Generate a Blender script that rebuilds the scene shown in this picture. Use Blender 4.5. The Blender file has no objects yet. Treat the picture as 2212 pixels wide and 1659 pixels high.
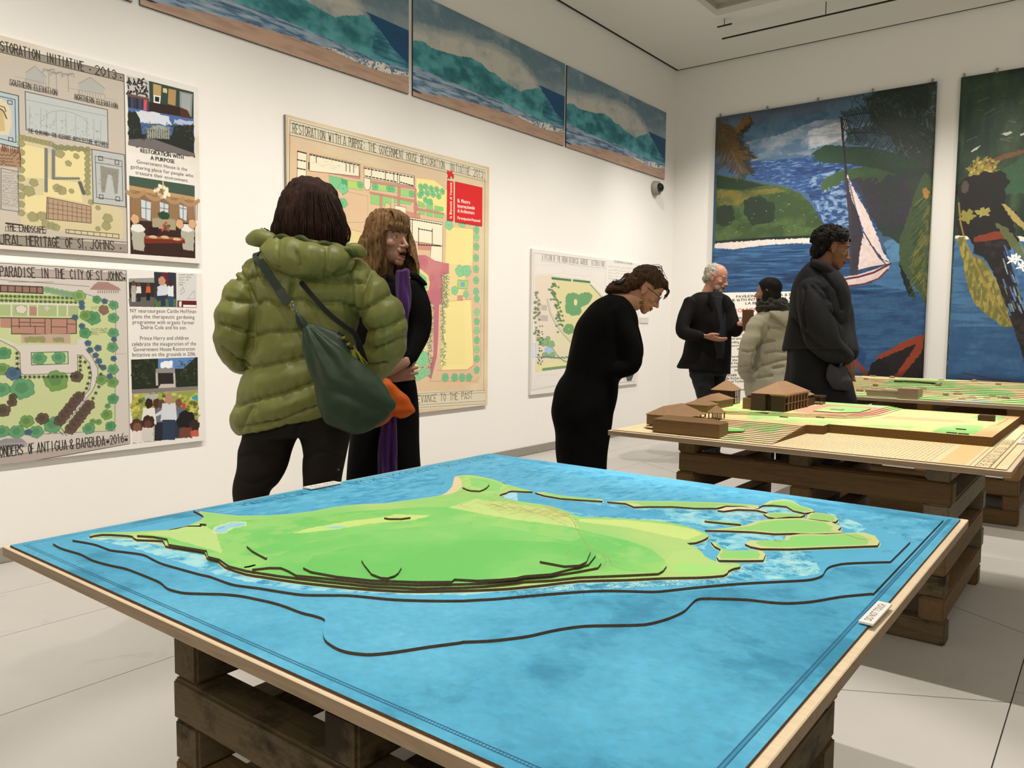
import bpy, bmesh, math, random
import numpy as np
from mathutils import Vector, Matrix, noise
random.seed(7); rng = np.random.RandomState(7)
SC = bpy.context.scene
COL = SC.collection
# ------------------------------------------------------------------ camera
H = 1.13                                   # lens height above the floor
YAW, PITCH, ROLL, FPX = 0.65999886, -0.07373556, 0.00992161, 1691.29
_f = np.array([-math.sin(YAW)*math.cos(PITCH), math.cos(YAW)*math.cos(PITCH), math.sin(PITCH)])
_r = np.cross(_f, [0, 0, 1]); _r /= np.linalg.norm(_r); _u = np.cross(_r, _f)
CR = math.cos(ROLL)*_r + math.sin(ROLL)*_u; CU = -math.sin(ROLL)*_r + math.cos(ROLL)*_u; CF = _f
cam = bpy.data.cameras.new('camera'); camo = bpy.data.objects.new('camera', cam); COL.objects.link(camo)
cam.sensor_width = 36.0; cam.lens = 36.0*FPX/2212; cam.clip_start = 0.05; cam.clip_end = 60
camo.matrix_world = Matrix(((CR[0], CU[0], -CF[0], 0), (CR[1], CU[1], -CF[1], 0), (CR[2], CU[2], -CF[2], H), (0, 0, 0, 1)))
SC.camera = camo
# ------------------------------------------------------------------ light and exposure
vs = SC.view_settings; vs.view_transform = 'Standard'; vs.look = 'None'; vs.gamma = 1.0; vs.exposure = 0.0
try: vs.use_curve_mapping = False
except Exception: pass
WX, WY, WZ = -4.078, 8.2, 3.987            # left wall, end wall, ceiling
wd = bpy.data.worlds.new('world'); SC.world = wd; wd.use_nodes = True
wd.node_tree.nodes['Background'].inputs[0].default_value = (1, .93, .84, 1)
wd.node_tree.nodes['Background'].inputs[1].default_value = 0.05
def spot(name, loc, tgt, watts, ang, blend=.5, size=.03, col=(1, .88, .74)):
    L = bpy.data.lights.new(name, 'SPOT'); o = bpy.data.objects.new(name, L); COL.objects.link(o)
    L.energy = watts; L.spot_size = math.radians(ang); L.spot_blend = blend; L.shadow_soft_size = size; L.color = col
    o.location = loc; o.rotation_euler = (Vector(tgt)-Vector(loc)).to_track_quat('-Z', 'Y').to_euler(); return o
def area(name, loc, tgt, watts, sx, sy, col=(1, .9, .78)):
    L = bpy.data.lights.new(name, 'AREA'); o = bpy.data.objects.new(name, L); COL.objects.link(o)
    L.shape = 'RECTANGLE'; L.size = sx; L.size_y = sy; L.energy = watts; L.color = col
    o.location = loc; o.rotation_euler = (Vector(tgt)-Vector(loc)).to_track_quat('-Z', 'Y').to_euler(); return o
LC = (1, .93, .845)
for y, w, a in ((1.3, 345, 43), (3.08, 400, 46), (4.45, 240, 40), (5.5, 360, 46)):
    spot('table_spot', (-.95, y, 3.93), (-.95, y, 0), w, a, .35, .02, LC)
for i in range(8):
    y = -.6+1.15*i; spot('wall_spot', (-1.9, y, 3.93), (-4.0, y+.1, .35), 235, 78, 1.0, .04, LC)
for i, x in enumerate((-3.2, -2.0, -.8, .4)):
    spot('banner_spot', (x, 6.1, 3.93), (x, 8.2, 1.0), 175, 72, 1.0, .04, LC)
area('fill_light', (.6, -1.6, 3.9), (.3, -.6, 0), 150, 3, 3, LC)  # unseen fill added behind the camera to brighten the figures
area('ceiling_fill', (2.6, 4.2, 2.9), (1.2, 4.6, 4.0), 45, 2.5, 2.5, LC)  # unseen upward fill added to lift the ceiling
# ------------------------------------------------------------------ helpers
def onz(x, y, z):
    d = CF + CR*(x-1106)/FPX - CU*(y-829.5)/FPX; t = (z-H)/d[2]; return d*t + np.array([0, 0, H])
def onx(x, y, X):
    d = CF + CR*(x-1106)/FPX - CU*(y-829.5)/FPX; t = X/d[0]; return d*t + np.array([0, 0, H])
def ony(x, y, Y):
    d = CF + CR*(x-1106)/FPX - CU*(y-829.5)/FPX; t = Y/d[1]; return d*t + np.array([0, 0, H])
def at(x, y, dep):
    return (CF + CR*(x-1106)/FPX - CU*(y-829.5)/FPX)*dep + np.array([0, 0, H])
def tag(o, label, cat, group=None, kind=None):
    if label: o['label'] = label
    if cat: o['category'] = cat
    if group: o['group'] = group
    if kind: o['kind'] = kind
    return o
def empty(name, loc, label=None, cat=None, group=None):
    o = bpy.data.objects.new(name, None); COL.objects.link(o); o.location = loc; o.empty_display_size = .1
    return tag(o, label, cat, group)
def link(name, me, m=None, parent=None, smooth=False, loc=None):
    if m is not None and not me.materials:
        for q in (m if isinstance(m, (list, tuple)) else [m]): me.materials.append(q)
    o = bpy.data.objects.new(name, me); COL.objects.link(o)
    if smooth: me.polygons.foreach_set('use_smooth', [True]*len(me.polygons))
    if parent is not None:
        o.parent = parent
        if loc is None and parent.parent is None: o.matrix_parent_inverse = Matrix.Translation(-Vector(parent.location))
    if loc is not None: o.location = loc
    return o
def mesh(name, V, F):
    me = bpy.data.meshes.new(name); me.from_pydata([tuple(map(float, v)) for v in V], [], F); me.update(); return me
def box(name, a, b, m, parent=None, bev=0.0, loc=None):
    (x0, y0, z0), (x1, y1, z1) = a, b
    bm = bmesh.new()
    vs_ = [bm.verts.new(p) for p in ((x0, y0, z0), (x1, y0, z0), (x1, y1, z0), (x0, y1, z0), (x0, y0, z1), (x1, y0, z1), (x1, y1, z1), (x0, y1, z1))]
    for f in ((0, 3, 2, 1), (4, 5, 6, 7), (0, 1, 5, 4), (1, 2, 6, 5), (2, 3, 7, 6), (3, 0, 4, 7)): bm.faces.new([vs_[i] for i in f])
    if bev: bmesh.ops.bevel(bm, geom=list(bm.edges), offset=bev, segments=1, affect='EDGES')
    me = bpy.data.meshes.new(name); bm.to_mesh(me); bm.free(); return link(name, me, m, parent, loc=loc)
def prism(name, pts, z0, z1, m, parent=None, msides=None, uv=None):
    """vertical prism over an XY outline; material 1 on the sides; uv=(x0,y0,x1,y1) maps the top"""
    n = len(pts)
    if sum(pts[i][0]*pts[(i+1) % n][1]-pts[(i+1) % n][0]*pts[i][1] for i in range(n)) < 0: pts = pts[::-1]
    V = [(p[0], p[1], z0) for p in pts] + [(p[0], p[1], z1) for p in pts]
    F = [tuple(range(n, 2*n))] + [(i, (i+1) % n, n+(i+1) % n, n+i) for i in range(n)]
    me = mesh(name, V, F)
    me.materials.append(m); me.materials.append(msides or m)
    for p in me.polygons: p.material_index = 0 if p.index == 0 else 1
    if uv:
        L = me.uv_layers.new(name='UVMap')
        for lp in me.loops:
            c = me.vertices[lp.vertex_index].co; L.data[lp.index].uv = ((c.x-uv[0])/(uv[2]-uv[0]), (c.y-uv[1])/(uv[3]-uv[1]))
    bm = bmesh.new(); bm.from_mesh(me); bm.faces.ensure_lookup_table()
    bmesh.ops.triangulate(bm, faces=[f for f in bm.faces if len(f.verts) > 4], ngon_method='EAR_CLIP'); bm.to_mesh(me); bm.free()
    return link(name, me, None, parent)
# ------------------------------------------------------------------ materials
def lin(c):
    if isinstance(c, str): c = [int(c[i:i+2], 16)/255 for i in (0, 2, 4)]
    return tuple((v/12.92 if v <= .04045 else ((v+.055)/1.055)**2.4) for v in c)
class N:
    def __init__(s, name, rough=.7, spec=.3):
        s.m = bpy.data.materials.new(name); s.m.use_nodes = True; s.t = s.m.node_tree; s.b = s.t.nodes['Principled BSDF']
        s.b.inputs['Roughness'].default_value = rough; s.b.inputs['Specular IOR Level'].default_value = spec
    def n(s, t, **k):
        nd = s.t.nodes.new(t)
        for a, v in k.items():
            if hasattr(nd, a) and not a[0].isupper(): setattr(nd, a, v)
        return nd
    def l(s, a, b): s.t.links.new(a, b)
    def coords(s, scale=(1, 1, 1), kind='Object'):
        tc = s.n('ShaderNodeTexCoord'); mp = s.n('ShaderNodeMapping'); mp.inputs['Scale'].default_value = scale
        s.l(tc.outputs[kind], mp.inputs['Vector']); return mp.outputs[0]
    def noise(s, vec, scale, detail=4, rough=.55, dist=0):
        nd = s.n('ShaderNodeTexNoise'); nd.inputs['Scale'].default_value = scale; nd.inputs['Detail'].default_value = detail
        nd.inputs['Roughness'].default_value = rough; nd.inputs['Distortion'].default_value = dist
        s.l(vec, nd.inputs['Vector']); return nd.outputs['Fac']
    def ramp(s, fac, stops):
        r = s.n('ShaderNodeValToRGB'); e = r.color_ramp.elements
        while len(e) < len(stops): e.new(.5)
        for i, (p, c) in enumerate(stops): e[i].position = p; e[i].color = (*lin(c), 1)
        s.l(fac, r.inputs[0]); return r.outputs[0]
    def mix(s, fac, a, b, mode='MIX'):
        x = s.n('ShaderNodeMix'); x.data_type = 'RGBA'; x.blend_type = mode
        if isinstance(fac, float): x.inputs[0].default_value = fac
        else: s.l(fac, x.inputs[0])
        for i, v in ((6, a), (7, b)):
            if isinstance(v, tuple): x.inputs[i].default_value = (*v, 1)
            else: s.l(v, x.inputs[i])
        return x.outputs[2]
    def col(s, o):
        if isinstance(o, tuple): s.b.inputs['Base Color'].default_value = (*o, 1)
        else: s.l(o, s.b.inputs['Base Color'])
        return s
    def bump(s, fac, strength=.3, dist=.01):
        b = s.n('ShaderNodeBump'); b.inputs['Strength'].default_value = strength; b.inputs['Distance'].default_value = dist
        s.l(fac, b.inputs['Height']); s.l(b.outputs[0], s.b.inputs['Normal']); return s
_mc = {}
def flat(name, c, rough=.7, spec=.3, var=.06, sc=12, bump=0, metal=0):
    if name in _mc: return _mc[name]
    s = N(name, rough, spec); v = s.coords(); nz = s.noise(v, sc, 5)
    a = lin(c); lo = tuple(x*(1-var) for x in a); hi = tuple(min(1, x*(1+var)) for x in a)
    s.col(s.mix(nz, lo, hi)); s.b.inputs['Metallic'].default_value = metal
    if bump: s.bump(nz, bump, .003)
    _mc[name] = s.m; return s.m
def wood(name, c1, c2, axis=0, rough=.6, knots=True, sc=1.0, dark=None):
    if name in _mc: return _mc[name]
    s = N(name, rough, .25)
    st = [18*sc, 18*sc, 18*sc]; st[axis] = 1.3*sc
    oi = s.n('ShaderNodeObjectInfo'); tc = s.n('ShaderNodeTexCoord'); add = s.n('ShaderNodeVectorMath'); add.operation = 'ADD'
    comb = s.n('ShaderNodeMath'); comb.operation = 'MULTIPLY'; comb.inputs[1].default_value = 31.7; s.l(oi.outputs['Random'], comb.inputs[0])
    s.l(tc.outputs['Object'], add.inputs[0]); s.l(comb.outputs[0], add.inputs[1])
    mp = s.n('ShaderNodeMapping'); mp.inputs['Scale'].default_value = st; s.l(add.outputs[0], mp.inputs['Vector'])
    g = s.noise(mp.outputs[0], 2.2, 6, .65, 1.6); g2 = s.noise(mp.outputs[0], 9, 3, .6, .4)
    c = s.ramp(g, [(.3, c1), (.55, c2), (.72, c1)]); c = s.mix(g2, c, tuple(x*.7 for x in lin(c1)), 'MIX') if False else c
    mm = s.n('ShaderNodeMath'); mm.operation = 'MULTIPLY'; mm.inputs[1].default_value = .55; s.l(g2, mm.inputs[0])
    c = s.mix(mm.outputs[0], c, lin(c1))
    if dark:
        m2 = s.n('ShaderNodeMapping'); m2.inputs['Scale'].default_value = (3, 3, 5); s.l(add.outputs[0], m2.inputs['Vector'])
        k = s.noise(m2.outputs[0], 1.6, 6, .7); rr = s.n('ShaderNodeValToRGB'); rr.color_ramp.elements[0].position = .5; rr.color_ramp.elements[1].position = .62
        s.l(k, rr.inputs[0]); c = s.mix(rr.outputs[0], c, lin(dark))
    s.col(c); s.bump(g, .25, .002); _mc[name] = s.m; return s.m
def texmat(name, img, rough=.55, spec=.25, bumpn=0.0):
    s = N(name, rough, spec); t = s.n('ShaderNodeTexImage'); t.image = img; t.extension = 'EXTEND'; s.col(t.outputs[0])
    if bumpn: s.bump(s.noise(s.coords(), 60, 4), bumpn, .002)
    return s.m
# ------------------------------------------------------------------ drawing flat print (posters, banners, painted sheets)
def vnoise(h, w, fy, fx, seed=0):
    """smooth value noise, fy x fx cells over the sheet"""
    R = np.random.RandomState(seed); gy, gx = int(fy)+3, int(fx)+3; g = R.rand(gy, gx)
    y = np.linspace(0, fy, h); x = np.linspace(0, fx, w); yi = y.astype(int); xi = x.astype(int)
    ty = y-yi; tx = x-xi; ty = (ty*ty*(3-2*ty))[:, None]; tx = (tx*tx*(3-2*tx))[None, :]
    a = g[yi][:, xi]; b = g[yi][:, xi+1]; c = g[yi+1][:, xi]; d = g[yi+1][:, xi+1]
    return (a*(1-tx)+b*tx)*(1-ty) + (c*(1-tx)+d*tx)*ty
def fbm(h, w, fy, fx, seed=0, octv=4, gain=.55):
    o = np.zeros((h, w)); amp = 1; tot = 0
    for k in range(octv): o += amp*vnoise(h, w, fy*2**k, fx*2**k, seed+k*13); tot += amp; amp *= gain
    return o/tot
def rgb(c):
    if isinstance(c, str): return np.array([int(c[i:i+2], 16) for i in (0, 2, 4)], float)/255
    return np.array(c, float)
GL = {}
def glyph(ch):
    if ch in GL: return GL[ch]
    cu = bpy.data.curves.new('g', 'FONT'); cu.body = ch; cu.resolution_u = 3; o = bpy.data.objects.new('g', cu); COL.objects.link(o)
    dg = bpy.context.evaluated_depsgraph_get(); dg.update(); me = o.evaluated_get(dg).to_mesh()
    cnt = {}
    for p in me.polygons:
        for k in p.edge_keys: cnt[k] = cnt.get(k, 0)+1
    V = [tuple(v.co)[:2] for v in me.vertices]
    E = [(V[a], V[b]) for (a, b), n in cnt.items() if n == 1]
    # the advance comes from a pair of letters
    o.evaluated_get(dg).to_mesh_clear(); bpy.data.objects.remove(o); bpy.data.curves.remove(cu)
    xs = [p[0] for e in E for p in e] or [0, .28]
    GL[ch] = (np.array(E).reshape(-1, 4) if E else np.zeros((0, 4)), min(xs), max(xs)); return GL[ch]
# single-line hand lettering on a 4 x 6 grid: strokes of digit pairs
HS = dict(A='00 26 40|11 31', B='00 06 36 45 33 03|33 42 40 30 00'.replace('33 42 40 30', '33 42 41 30'), C='45 26 04 02 20 41', D='00 06 26 44 42 20 00', E='40 00 06 46|03 33', F='00 06 46|03 33',
  G='45 26 04 02 20 41 43 23', H='00 06|40 46|04 44', I='20 26', J='01 10 30 46', K='00 06|46 03 40', L='06 00 40', M='00 06 22 46 40', N='00 06 40 46', O='20 02 04 26 44 42 20',
  P='00 06 36 45 44 33 03', Q='20 02 04 26 44 42 20|21 40', R='00 06 36 45 44 33 03|23 40', S='45 26 05 04 42 41 20 01', T='20 26|06 46', U='06 01 20 41 46', V='06 20 46', W='06 10 24 30 46',
  X='00 46|06 40', Y='06 23 46|23 20', Z='06 46 00 40')
HS.update({'0': '20 02 04 26 44 42 20', '1': '15 26 20', '2': '05 26 45 44 00 40', '3': '05 26 44 33 23|33 42 20 01', '6': '46 03 01 20 41 42 33 02', '&': '40 05 26 35 01 20 42', '.': '20 21', ':': '21 22|24 25', '~': '22 23 33 32 22'})
class Sheet:
    """a flat print; fr maps photo pixels to sheet metres (a, b) measured right and up; ext = (a0, b0, a1, b1)"""
    def __init__(s, name, ext, ppm, base, fr, aspect=1):
        s.name, s.ext, s.ppm, s.fr = name, ext, ppm, fr
        s.w = int((ext[2]-ext[0])*ppm); s.h = int((ext[3]-ext[1])*ppm)
        s.im = np.empty((s.h, s.w, 3)); s.im[:] = rgb(base)
    def q(s, pts):
        """photo pixels -> texture pixels"""
        P = np.array([s.fr(x, y) for x, y in pts]); return s.m(P)
    def m(s, P):
        P = np.asarray(P, float); return np.stack([(P[:, 0]-s.ext[0])*s.ppm, (s.ext[3]-P[:, 1])*s.ppm], 1)
    def _fill(s, E, c, al=1.0, tex=None):
        E = np.asarray(E, float)
        if len(E) == 0: return
        y0 = max(0, int(min(E[:, 1].min(), E[:, 3].min()))); y1 = min(s.h, int(max(E[:, 1].max(), E[:, 3].max()))+1)
        x0 = max(0, int(min(E[:, 0].min(), E[:, 2].min()))-1); x1 = min(s.w, int(max(E[:, 0].max(), E[:, 2].max()))+2)
        if y1 <= y0 or x1 <= x0: return
        W = x1-x0; cov = np.zeros((y1-y0, W+2)); SS = 3
        ya = np.minimum(E[:, 1], E[:, 3]); yb = np.maximum(E[:, 1], E[:, 3]); dy = E[:, 3]-E[:, 1]; dy[dy == 0] = 1e-9
        sl = (E[:, 2]-E[:, 0])/dy
        for r in range(y0, y1):
            for k in range(SS):
                yy = r+(k+.5)/SS; a = (ya <= yy) & (yb > yy)
                if not a.any(): continue
                xs = np.sort(E[a, 0]+(yy-E[a, 1])*sl[a])-x0
                for i in range(0, len(xs)-1, 2):
                    u, v = max(0., xs[i]), min(float(W), xs[i+1])
                    if v <= u: continue
                    iu, iv = int(u), int(v); row = cov[r-y0]
                    # coverage kept as differences of a running sum
                    row[iu] += (iu+1-u)/SS; row[iu+1] += (u-iu)/SS; row[iv] -= (iv+1-v)/SS; row[min(iv+1, W+1)] -= (v-iv)/SS
        cov = np.clip(np.cumsum(cov, 1)[:, :W], 0, 1)*al
        reg = s.im[y0:y1, x0:x1]; cc = rgb(c)
        if tex is not None: cov = cov*tex[y0:y1, x0:x1]
        reg += (cc-reg)*cov[..., None]
    def poly(s, pts, c, al=1.0, tex=None, raw=False, rag=0, seed=0):
        P = np.asarray(pts, float) if raw else s.q(pts)
        if rag:
            R = np.random.RandomState(seed); out = []
            for i in range(len(P)):
                a, b = P[i], P[(i+1) % len(P)]; L = np.hypot(*(b-a)); n = max(1, int(L/(rag*2.2))); t = np.arange(n)/n
                q = a+(b-a)*t[:, None]; q += R.randn(n, 2)*rag*.5; out.append(q)
            P = np.concatenate(out)
        s._fill(np.concatenate([P, np.roll(P, -1, 0)], 1), c, al, tex)
    def line(s, pts, wd, c, al=1.0, closed=False, raw=False):
        P = np.asarray(pts, float) if raw else s.q(pts)
        if closed: P = np.concatenate([P, P[:1]])
        cc = rgb(c)
        for a, b in zip(P[:-1], P[1:]):
            n = max(1, int(np.hypot(*(b-a))/160))
            for k in range(n):
                s._seg(a+(b-a)*k/n, a+(b-a)*(k+1)/n, wd, cc, al)
    def _seg(s, a, b, wd, cc, al):
        m = wd+1; x0 = max(0, int(min(a[0], b[0])-m)); x1 = min(s.w, int(max(a[0], b[0])+m)+1); y0 = max(0, int(min(a[1], b[1])-m)); y1 = min(s.h, int(max(a[1], b[1])+m)+1)
        if x1 <= x0 or y1 <= y0: return
        X = np.arange(x0, x1)+.5-a[0]; Y = (np.arange(y0, y1)+.5-a[1])[:, None]; d = b-a; L2 = max(1e-9, d@d)
        t = np.clip((X*d[0]+Y*d[1])/L2, 0, 1); D = np.hypot(X-t*d[0], Y-t*d[1]); cov = np.clip(wd/2+.5-D, 0, 1)*min(1, wd)*al
        reg = s.im[y0:y1, x0:x1]; reg += (cc-reg)*cov[..., None]
    def disc(s, c0, rx, ry, c, al=1.0, raw=False, rag=0.06, edge=None, seed=None):
        x, y = c0 if raw else s.q([c0])[0]; cc = rgb(c); m = max(rx, ry)*1.3+2
        x0, x1, y0, y1 = max(0, int(x-m)), min(s.w, int(x+m)+1), max(0, int(y-m)), min(s.h, int(y+m)+1)
        if x1 <= x0 or y1 <= y0: return
        X = np.arange(x0, x1)+.5-x; Y = (np.arange(y0, y1)+.5-y)[:, None]; th = np.arctan2(Y, X); ph = rng.rand()*6.28 if seed is None else seed
        rr = np.hypot(X/rx, Y/ry)/(1+rag*np.sin(5*th+ph)+rag*.7*np.sin(9*th+2*ph)); k = min(rx, ry)
        cov = np.clip((1-rr)*k+.5, 0, 1)*al; reg = s.im[y0:y1, x0:x1]; reg += (cc-reg)*cov[..., None]
        if edge: e = np.clip(1.2-abs(rr-1)*k, 0, 1)*.8; reg += (rgb(edge)-reg)*e[..., None]
    def grain(s, fy, fx, amp, seed=0, octv=4, mask=None):
        n = (fbm(s.h, s.w, fy, fx, seed, octv)-.5)*2*amp
        if mask is not None: n = n*mask
        s.im *= (1+n)[..., None]
    def tint(s, fy, fx, c, lo, hi, seed=0, al=1, octv=4, mask=None):
        n = np.clip((fbm(s.h, s.w, fy, fx, seed, octv)-lo)/(hi-lo), 0, 1)*al
        if mask is not None: n = n*mask
        s.im += (rgb(c)-s.im)*n[..., None]
    def text(s, st, p0, p1, hgt, c, wgt=0.0, hand=None, al=1.0, raw=False):
        """lettering between two baseline points (photo pixels); hgt = cap height in metres"""
        A, B = (np.asarray(p0, float), np.asarray(p1, float)) if raw else s.q([p0, p1]); D = B-A; L = np.hypot(*D); D /= L; U = np.array([D[1], -D[0]]); hp = hgt*s.ppm
        if hand:
            n = len(st); adv = L/max(.72, n-.28); cw = adv*.72
            for i, ch in enumerate(st):
                if ch not in HS: continue
                o = A+D*adv*i
                for strk in HS[ch].split('|'):
                    P = [o+D*(int(k[0])/4*cw)+U*(int(k[1])/6*hp) for k in strk.split()]; s.line(P, hand, c, al, raw=True)
            return
        xs = []; x = 0
        for ch in st:
            E, a, b = glyph(ch)
            if ch == ' ': x += .30; xs.append(x); continue
            xs.append(x-a+.04); x += (b-a)+.11
        sx = L/max(.01, x); sy = hp/.72
        for ch, q in zip(st, xs):
            if ch == ' ': continue
            E = glyph(ch)[0]; T = np.empty_like(E)
            for k in (0, 2):
                T[:, k:k+2] = A + D*((E[:, k]+q)*sx)[:, None] + U*(E[:, k+1]*sy)[:, None]
            s._fill(T, c, al)
            if wgt:
                for dx in (wgt, -wgt): s._fill(T+np.array([dx, 0, dx, 0]), c, al)
    def words(s, ws, z, base, hgt, c, hand):
        for st, x0, x1 in ws: q = z((x0, base(x0)), (x1, base(x1))); s.text(st, q[0], q[1], hgt, c, hand=hand)
    def scribble(s, p0, p1, hgt, c, wd=1.2, al=.8, n=None, seed=0, raw=False):
        """a line of writing too small to read"""
        A, B = (np.asarray(p0, float), np.asarray(p1, float)) if raw else s.q([p0, p1]); D = B-A; L = np.hypot(*D); D /= L; U = np.array([D[1], -D[0]]); hp = hgt*s.ppm; R = np.random.RandomState(seed)
        x = 0
        while x < L:
            wl = hp*(1.5+R.rand()*5); k = max(3, int(wl/(hp*.45)))
            P = [A+D*min(L, x+wl*j/k)+U*hp*(.1+.8*(j % 2)*R.rand()) for j in range(k+1)]; s.line(P, wd, c, al, raw=True); x += wl+hp*.8
    def image(s):
        img = bpy.data.images.new(s.name, s.w, s.h, alpha=False); a = np.ones((s.h, s.w, 4), np.float32); a[..., :3] = np.clip(s.im[::-1], 0, 1)
        img.pixels.foreach_set(a.ravel()); img.pack(); return img
def panel(name, axis, pos, ext, thick, img_m, side_m, parent=None):
    """a board on the left wall (axis 'x': a = Y, b = Z, facing +X) or the end wall (axis 'y': a = X, b = Z, facing -Y)"""
    a0, b0, a1, b1 = ext
    if axis == 'x': P = lambda a, b, d: (pos+d, a, b)
    else: P = lambda a, b, d: (a, pos-d, b)
    V = [P(a0, b0, 0), P(a1, b0, 0), P(a1, b1, 0), P(a0, b1, 0), P(a0, b0, thick), P(a1, b0, thick), P(a1, b1, thick), P(a0, b1, thick)]
    F = [(4, 5, 6, 7), (3, 2, 1, 0), (0, 1, 5, 4), (1, 2, 6, 5), (2, 3, 7, 6), (3, 0, 4, 7)]
    me = mesh(name, V, F); me.materials.append(img_m); me.materials.append(side_m)
    for p in me.polygons: p.material_index = 0 if p.index == 0 else 1
    L = me.uv_layers.new(name='UVMap')
    for k, uv in enumerate(((0, 0), (1, 0), (1, 1), (0, 1))): L.data[k].uv = uv
    return link(name, me, None, parent)
# ------------------------------------------------------------------ the room
def struct(o): o['kind'] = 'structure'; return o
def wallmat(name, c):
    s = N(name, .85, .2); v = s.coords((1, 1, 1)); s.col(s.mix(s.noise(v, .8, 3), lin(c), tuple(x*.97 for x in lin(c)))); s.bump(s.noise(v, 90, 3), .05, .001); return s.m
M_wall = wallmat('white_wall_paint', 'e8e6e1'); M_ceil = wallmat('white_ceiling_paint', 'e3e0da')
M_base = flat('grey_skirting_paint', '8f8a82', .5, .3, .03)
M_dark = flat('shadow_gap_black', '3a362f', .8, .1, .02)
X1, Y0r = 5.2, -3.2
struct(box('wall_left', (WX-.2, Y0r, 0), (WX, WY+.2, WZ+.3), M_wall))
struct(box('wall_end', (WX, WY, 0), (X1, WY+.2, WZ+.3), M_wall))
struct(box('wall_right', (X1, Y0r, 0), (X1+.2, WY+.2, WZ+.3), M_wall))
struct(box('wall_back', (WX-.2, Y0r-.2, 0), (X1+.2, Y0r, WZ+.3), M_wall))
# the ceiling hangs just clear of the walls: a dark shadow gap runs round it; a square lightwell is cut into it
rx0, rx1, ry0, ry1 = -3.09, -.9, 4.2, 6.99
gap = .032; Zc = WZ
ce = empty('ceiling', (0, 0, Zc)); ce['kind'] = 'structure'
for nm, a, b in (('slab', (WX+gap, Y0r, Zc), (rx0, WY-gap, Zc+.06)), ('slab', (rx0, Y0r, Zc), (rx1, ry0, Zc+.06)), ('slab', (rx0, ry1, Zc), (rx1, WY-gap, Zc+.06)), ('slab', (rx1, Y0r, Zc), (X1, WY-gap, Zc+.06))):
    box(nm, a, b, M_ceil, ce)
M_well = wallmat('lightwell_paint', 'b0aaa0')
box('lightwell_lid', (rx0-.02, ry0-.02, Zc+.1), (rx1+.02, ry1+.02, Zc+.14), M_well, ce)
for a, b in (((rx0-.03, ry0-.03, Zc+.0601), (rx0, ry1+.03, Zc+.1)), ((rx1, ry0-.03, Zc+.0601), (rx1+.03, ry1+.03, Zc+.1)), ((rx0, ry0-.03, Zc+.0601), (rx1, ry0, Zc+.1)), ((rx0, ry1, Zc+.0601), (rx1, ry1+.03, Zc+.1))):
    box('lightwell_side', a, b, M_well, ce)
struct(box('gap_shade_strip_1', (WX, Y0r, Zc+.004), (WX+gap, WY, Zc+.05), M_dark)); struct(box('gap_shade_strip_2', (WX+gap, WY-gap, Zc+.004), (X1, WY, Zc+.05), M_dark))  # dark strips in the gap, its shade put into their colour
struct(box('baseboard_left', (WX, Y0r, .012), (WX+.012, WY, .075), M_base)); struct(box('baseboard_end', (WX+.012, WY-.012, .012), (X1, WY, .075), M_base))
# floor of large poured slabs, each slab its own piece with an open joint between
fl = empty('floor', (0, 0, 0)); fl['kind'] = 'structure'
box('subfloor', (WX-.2, Y0r, -.12), (X1, WY+.1, -.04), M_dark, fl)
sfl = N('polished_concrete', .38, .35); vv = sfl.coords((1, 1, 1)); c = sfl.mix(sfl.noise(vv, .9, 5, .6), lin('bdbab5'), lin('aca9a3'))
k = sfl.noise(vv, 3.4, 7, .7, 1.2); rr = sfl.n('ShaderNodeValToRGB'); rr.color_ramp.elements[0].position = .62; rr.color_ramp.elements[1].position = .8; sfl.l(k, rr.inputs[0])
c = sfl.mix(rr.outputs[0], c, lin('9d9a94')); sfl.col(c); r2 = sfl.n('ShaderNodeMapRange'); r2.inputs[3].default_value = .3; r2.inputs[4].default_value = .55; sfl.l(sfl.noise(vv, 2.5, 4), r2.inputs[0]); sfl.l(r2.outputs[0], sfl.b.inputs['Roughness']); M_floor = sfl.m
xs = [WX, -3.625, -3.12, -2.485, -1.345, -.207, .93, 2.07, 3.21, 4.35, X1]; g_ = .0018
for i in range(len(xs)-1):
    ys = [Y0r]+[y for y in np.arange(-2.6+(.9 if i % 2 else 0), WY, 2.28)]+[WY]
    for a_, b_ in zip(ys[:-1], ys[1:]): box('floor_slab', (xs[i]+g_, a_+g_, -.06), (xs[i+1]-g_, b_-g_, 0), M_floor, fl)
for (xa, ya), (xb, yb) in (((-.70, 2.49), (-.207, 2.765)), ((-3.12, 5.826), (-2.49, 5.45)), ((-.207, 3.43), (-.75, 3.76))):
    d = Vector((yb-ya, xa-xb)).normalized()*.0012; prism('floor_crack', [(xa-d.x, ya-d.y), (xb-d.x, yb-d.y), (xb+d.x, yb+d.y), (xa+d.x, ya+d.y)], -.002, .0004, M_dark, fl)
# suspended track of the ceiling
tr = empty('ceiling_track', (-2.5, 7.55, 3.9), 'thin black track wire hung under the ceiling along the painting wall', 'track')
M_blk = flat('black_metal', '17150f', .4, .4)
tz = 3.87
ta, tb_ = onz(1560, 84, tz), onz(1930, 0, tz)
tr.location = (ta[0], ta[1], tz); dirv = (Vector(tb_)-Vector(ta)).normalized()
box('track_wire', (ta[0], ta[1]-.006, tz-.006), (X1-.4, ta[1]+.006, tz+.006), M_blk, tr)
for k in range(5): x = ta[0]+.95+k*1.25; box('hanger', (x-.003, ta[1]-.003, tz), (x+.003, ta[1]+.003, WZ), M_blk, tr)
box('end_clip', (ta[0]+.02, ta[1]-.17, tz+.05), (ta[0]+.16, ta[1]-.155, tz+.06), M_blk, tr); box('hanger', (ta[0]+.085, ta[1]-.165, tz+.06), (ta[0]+.09, ta[1]-.16, WZ), M_blk, tr)
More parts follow.
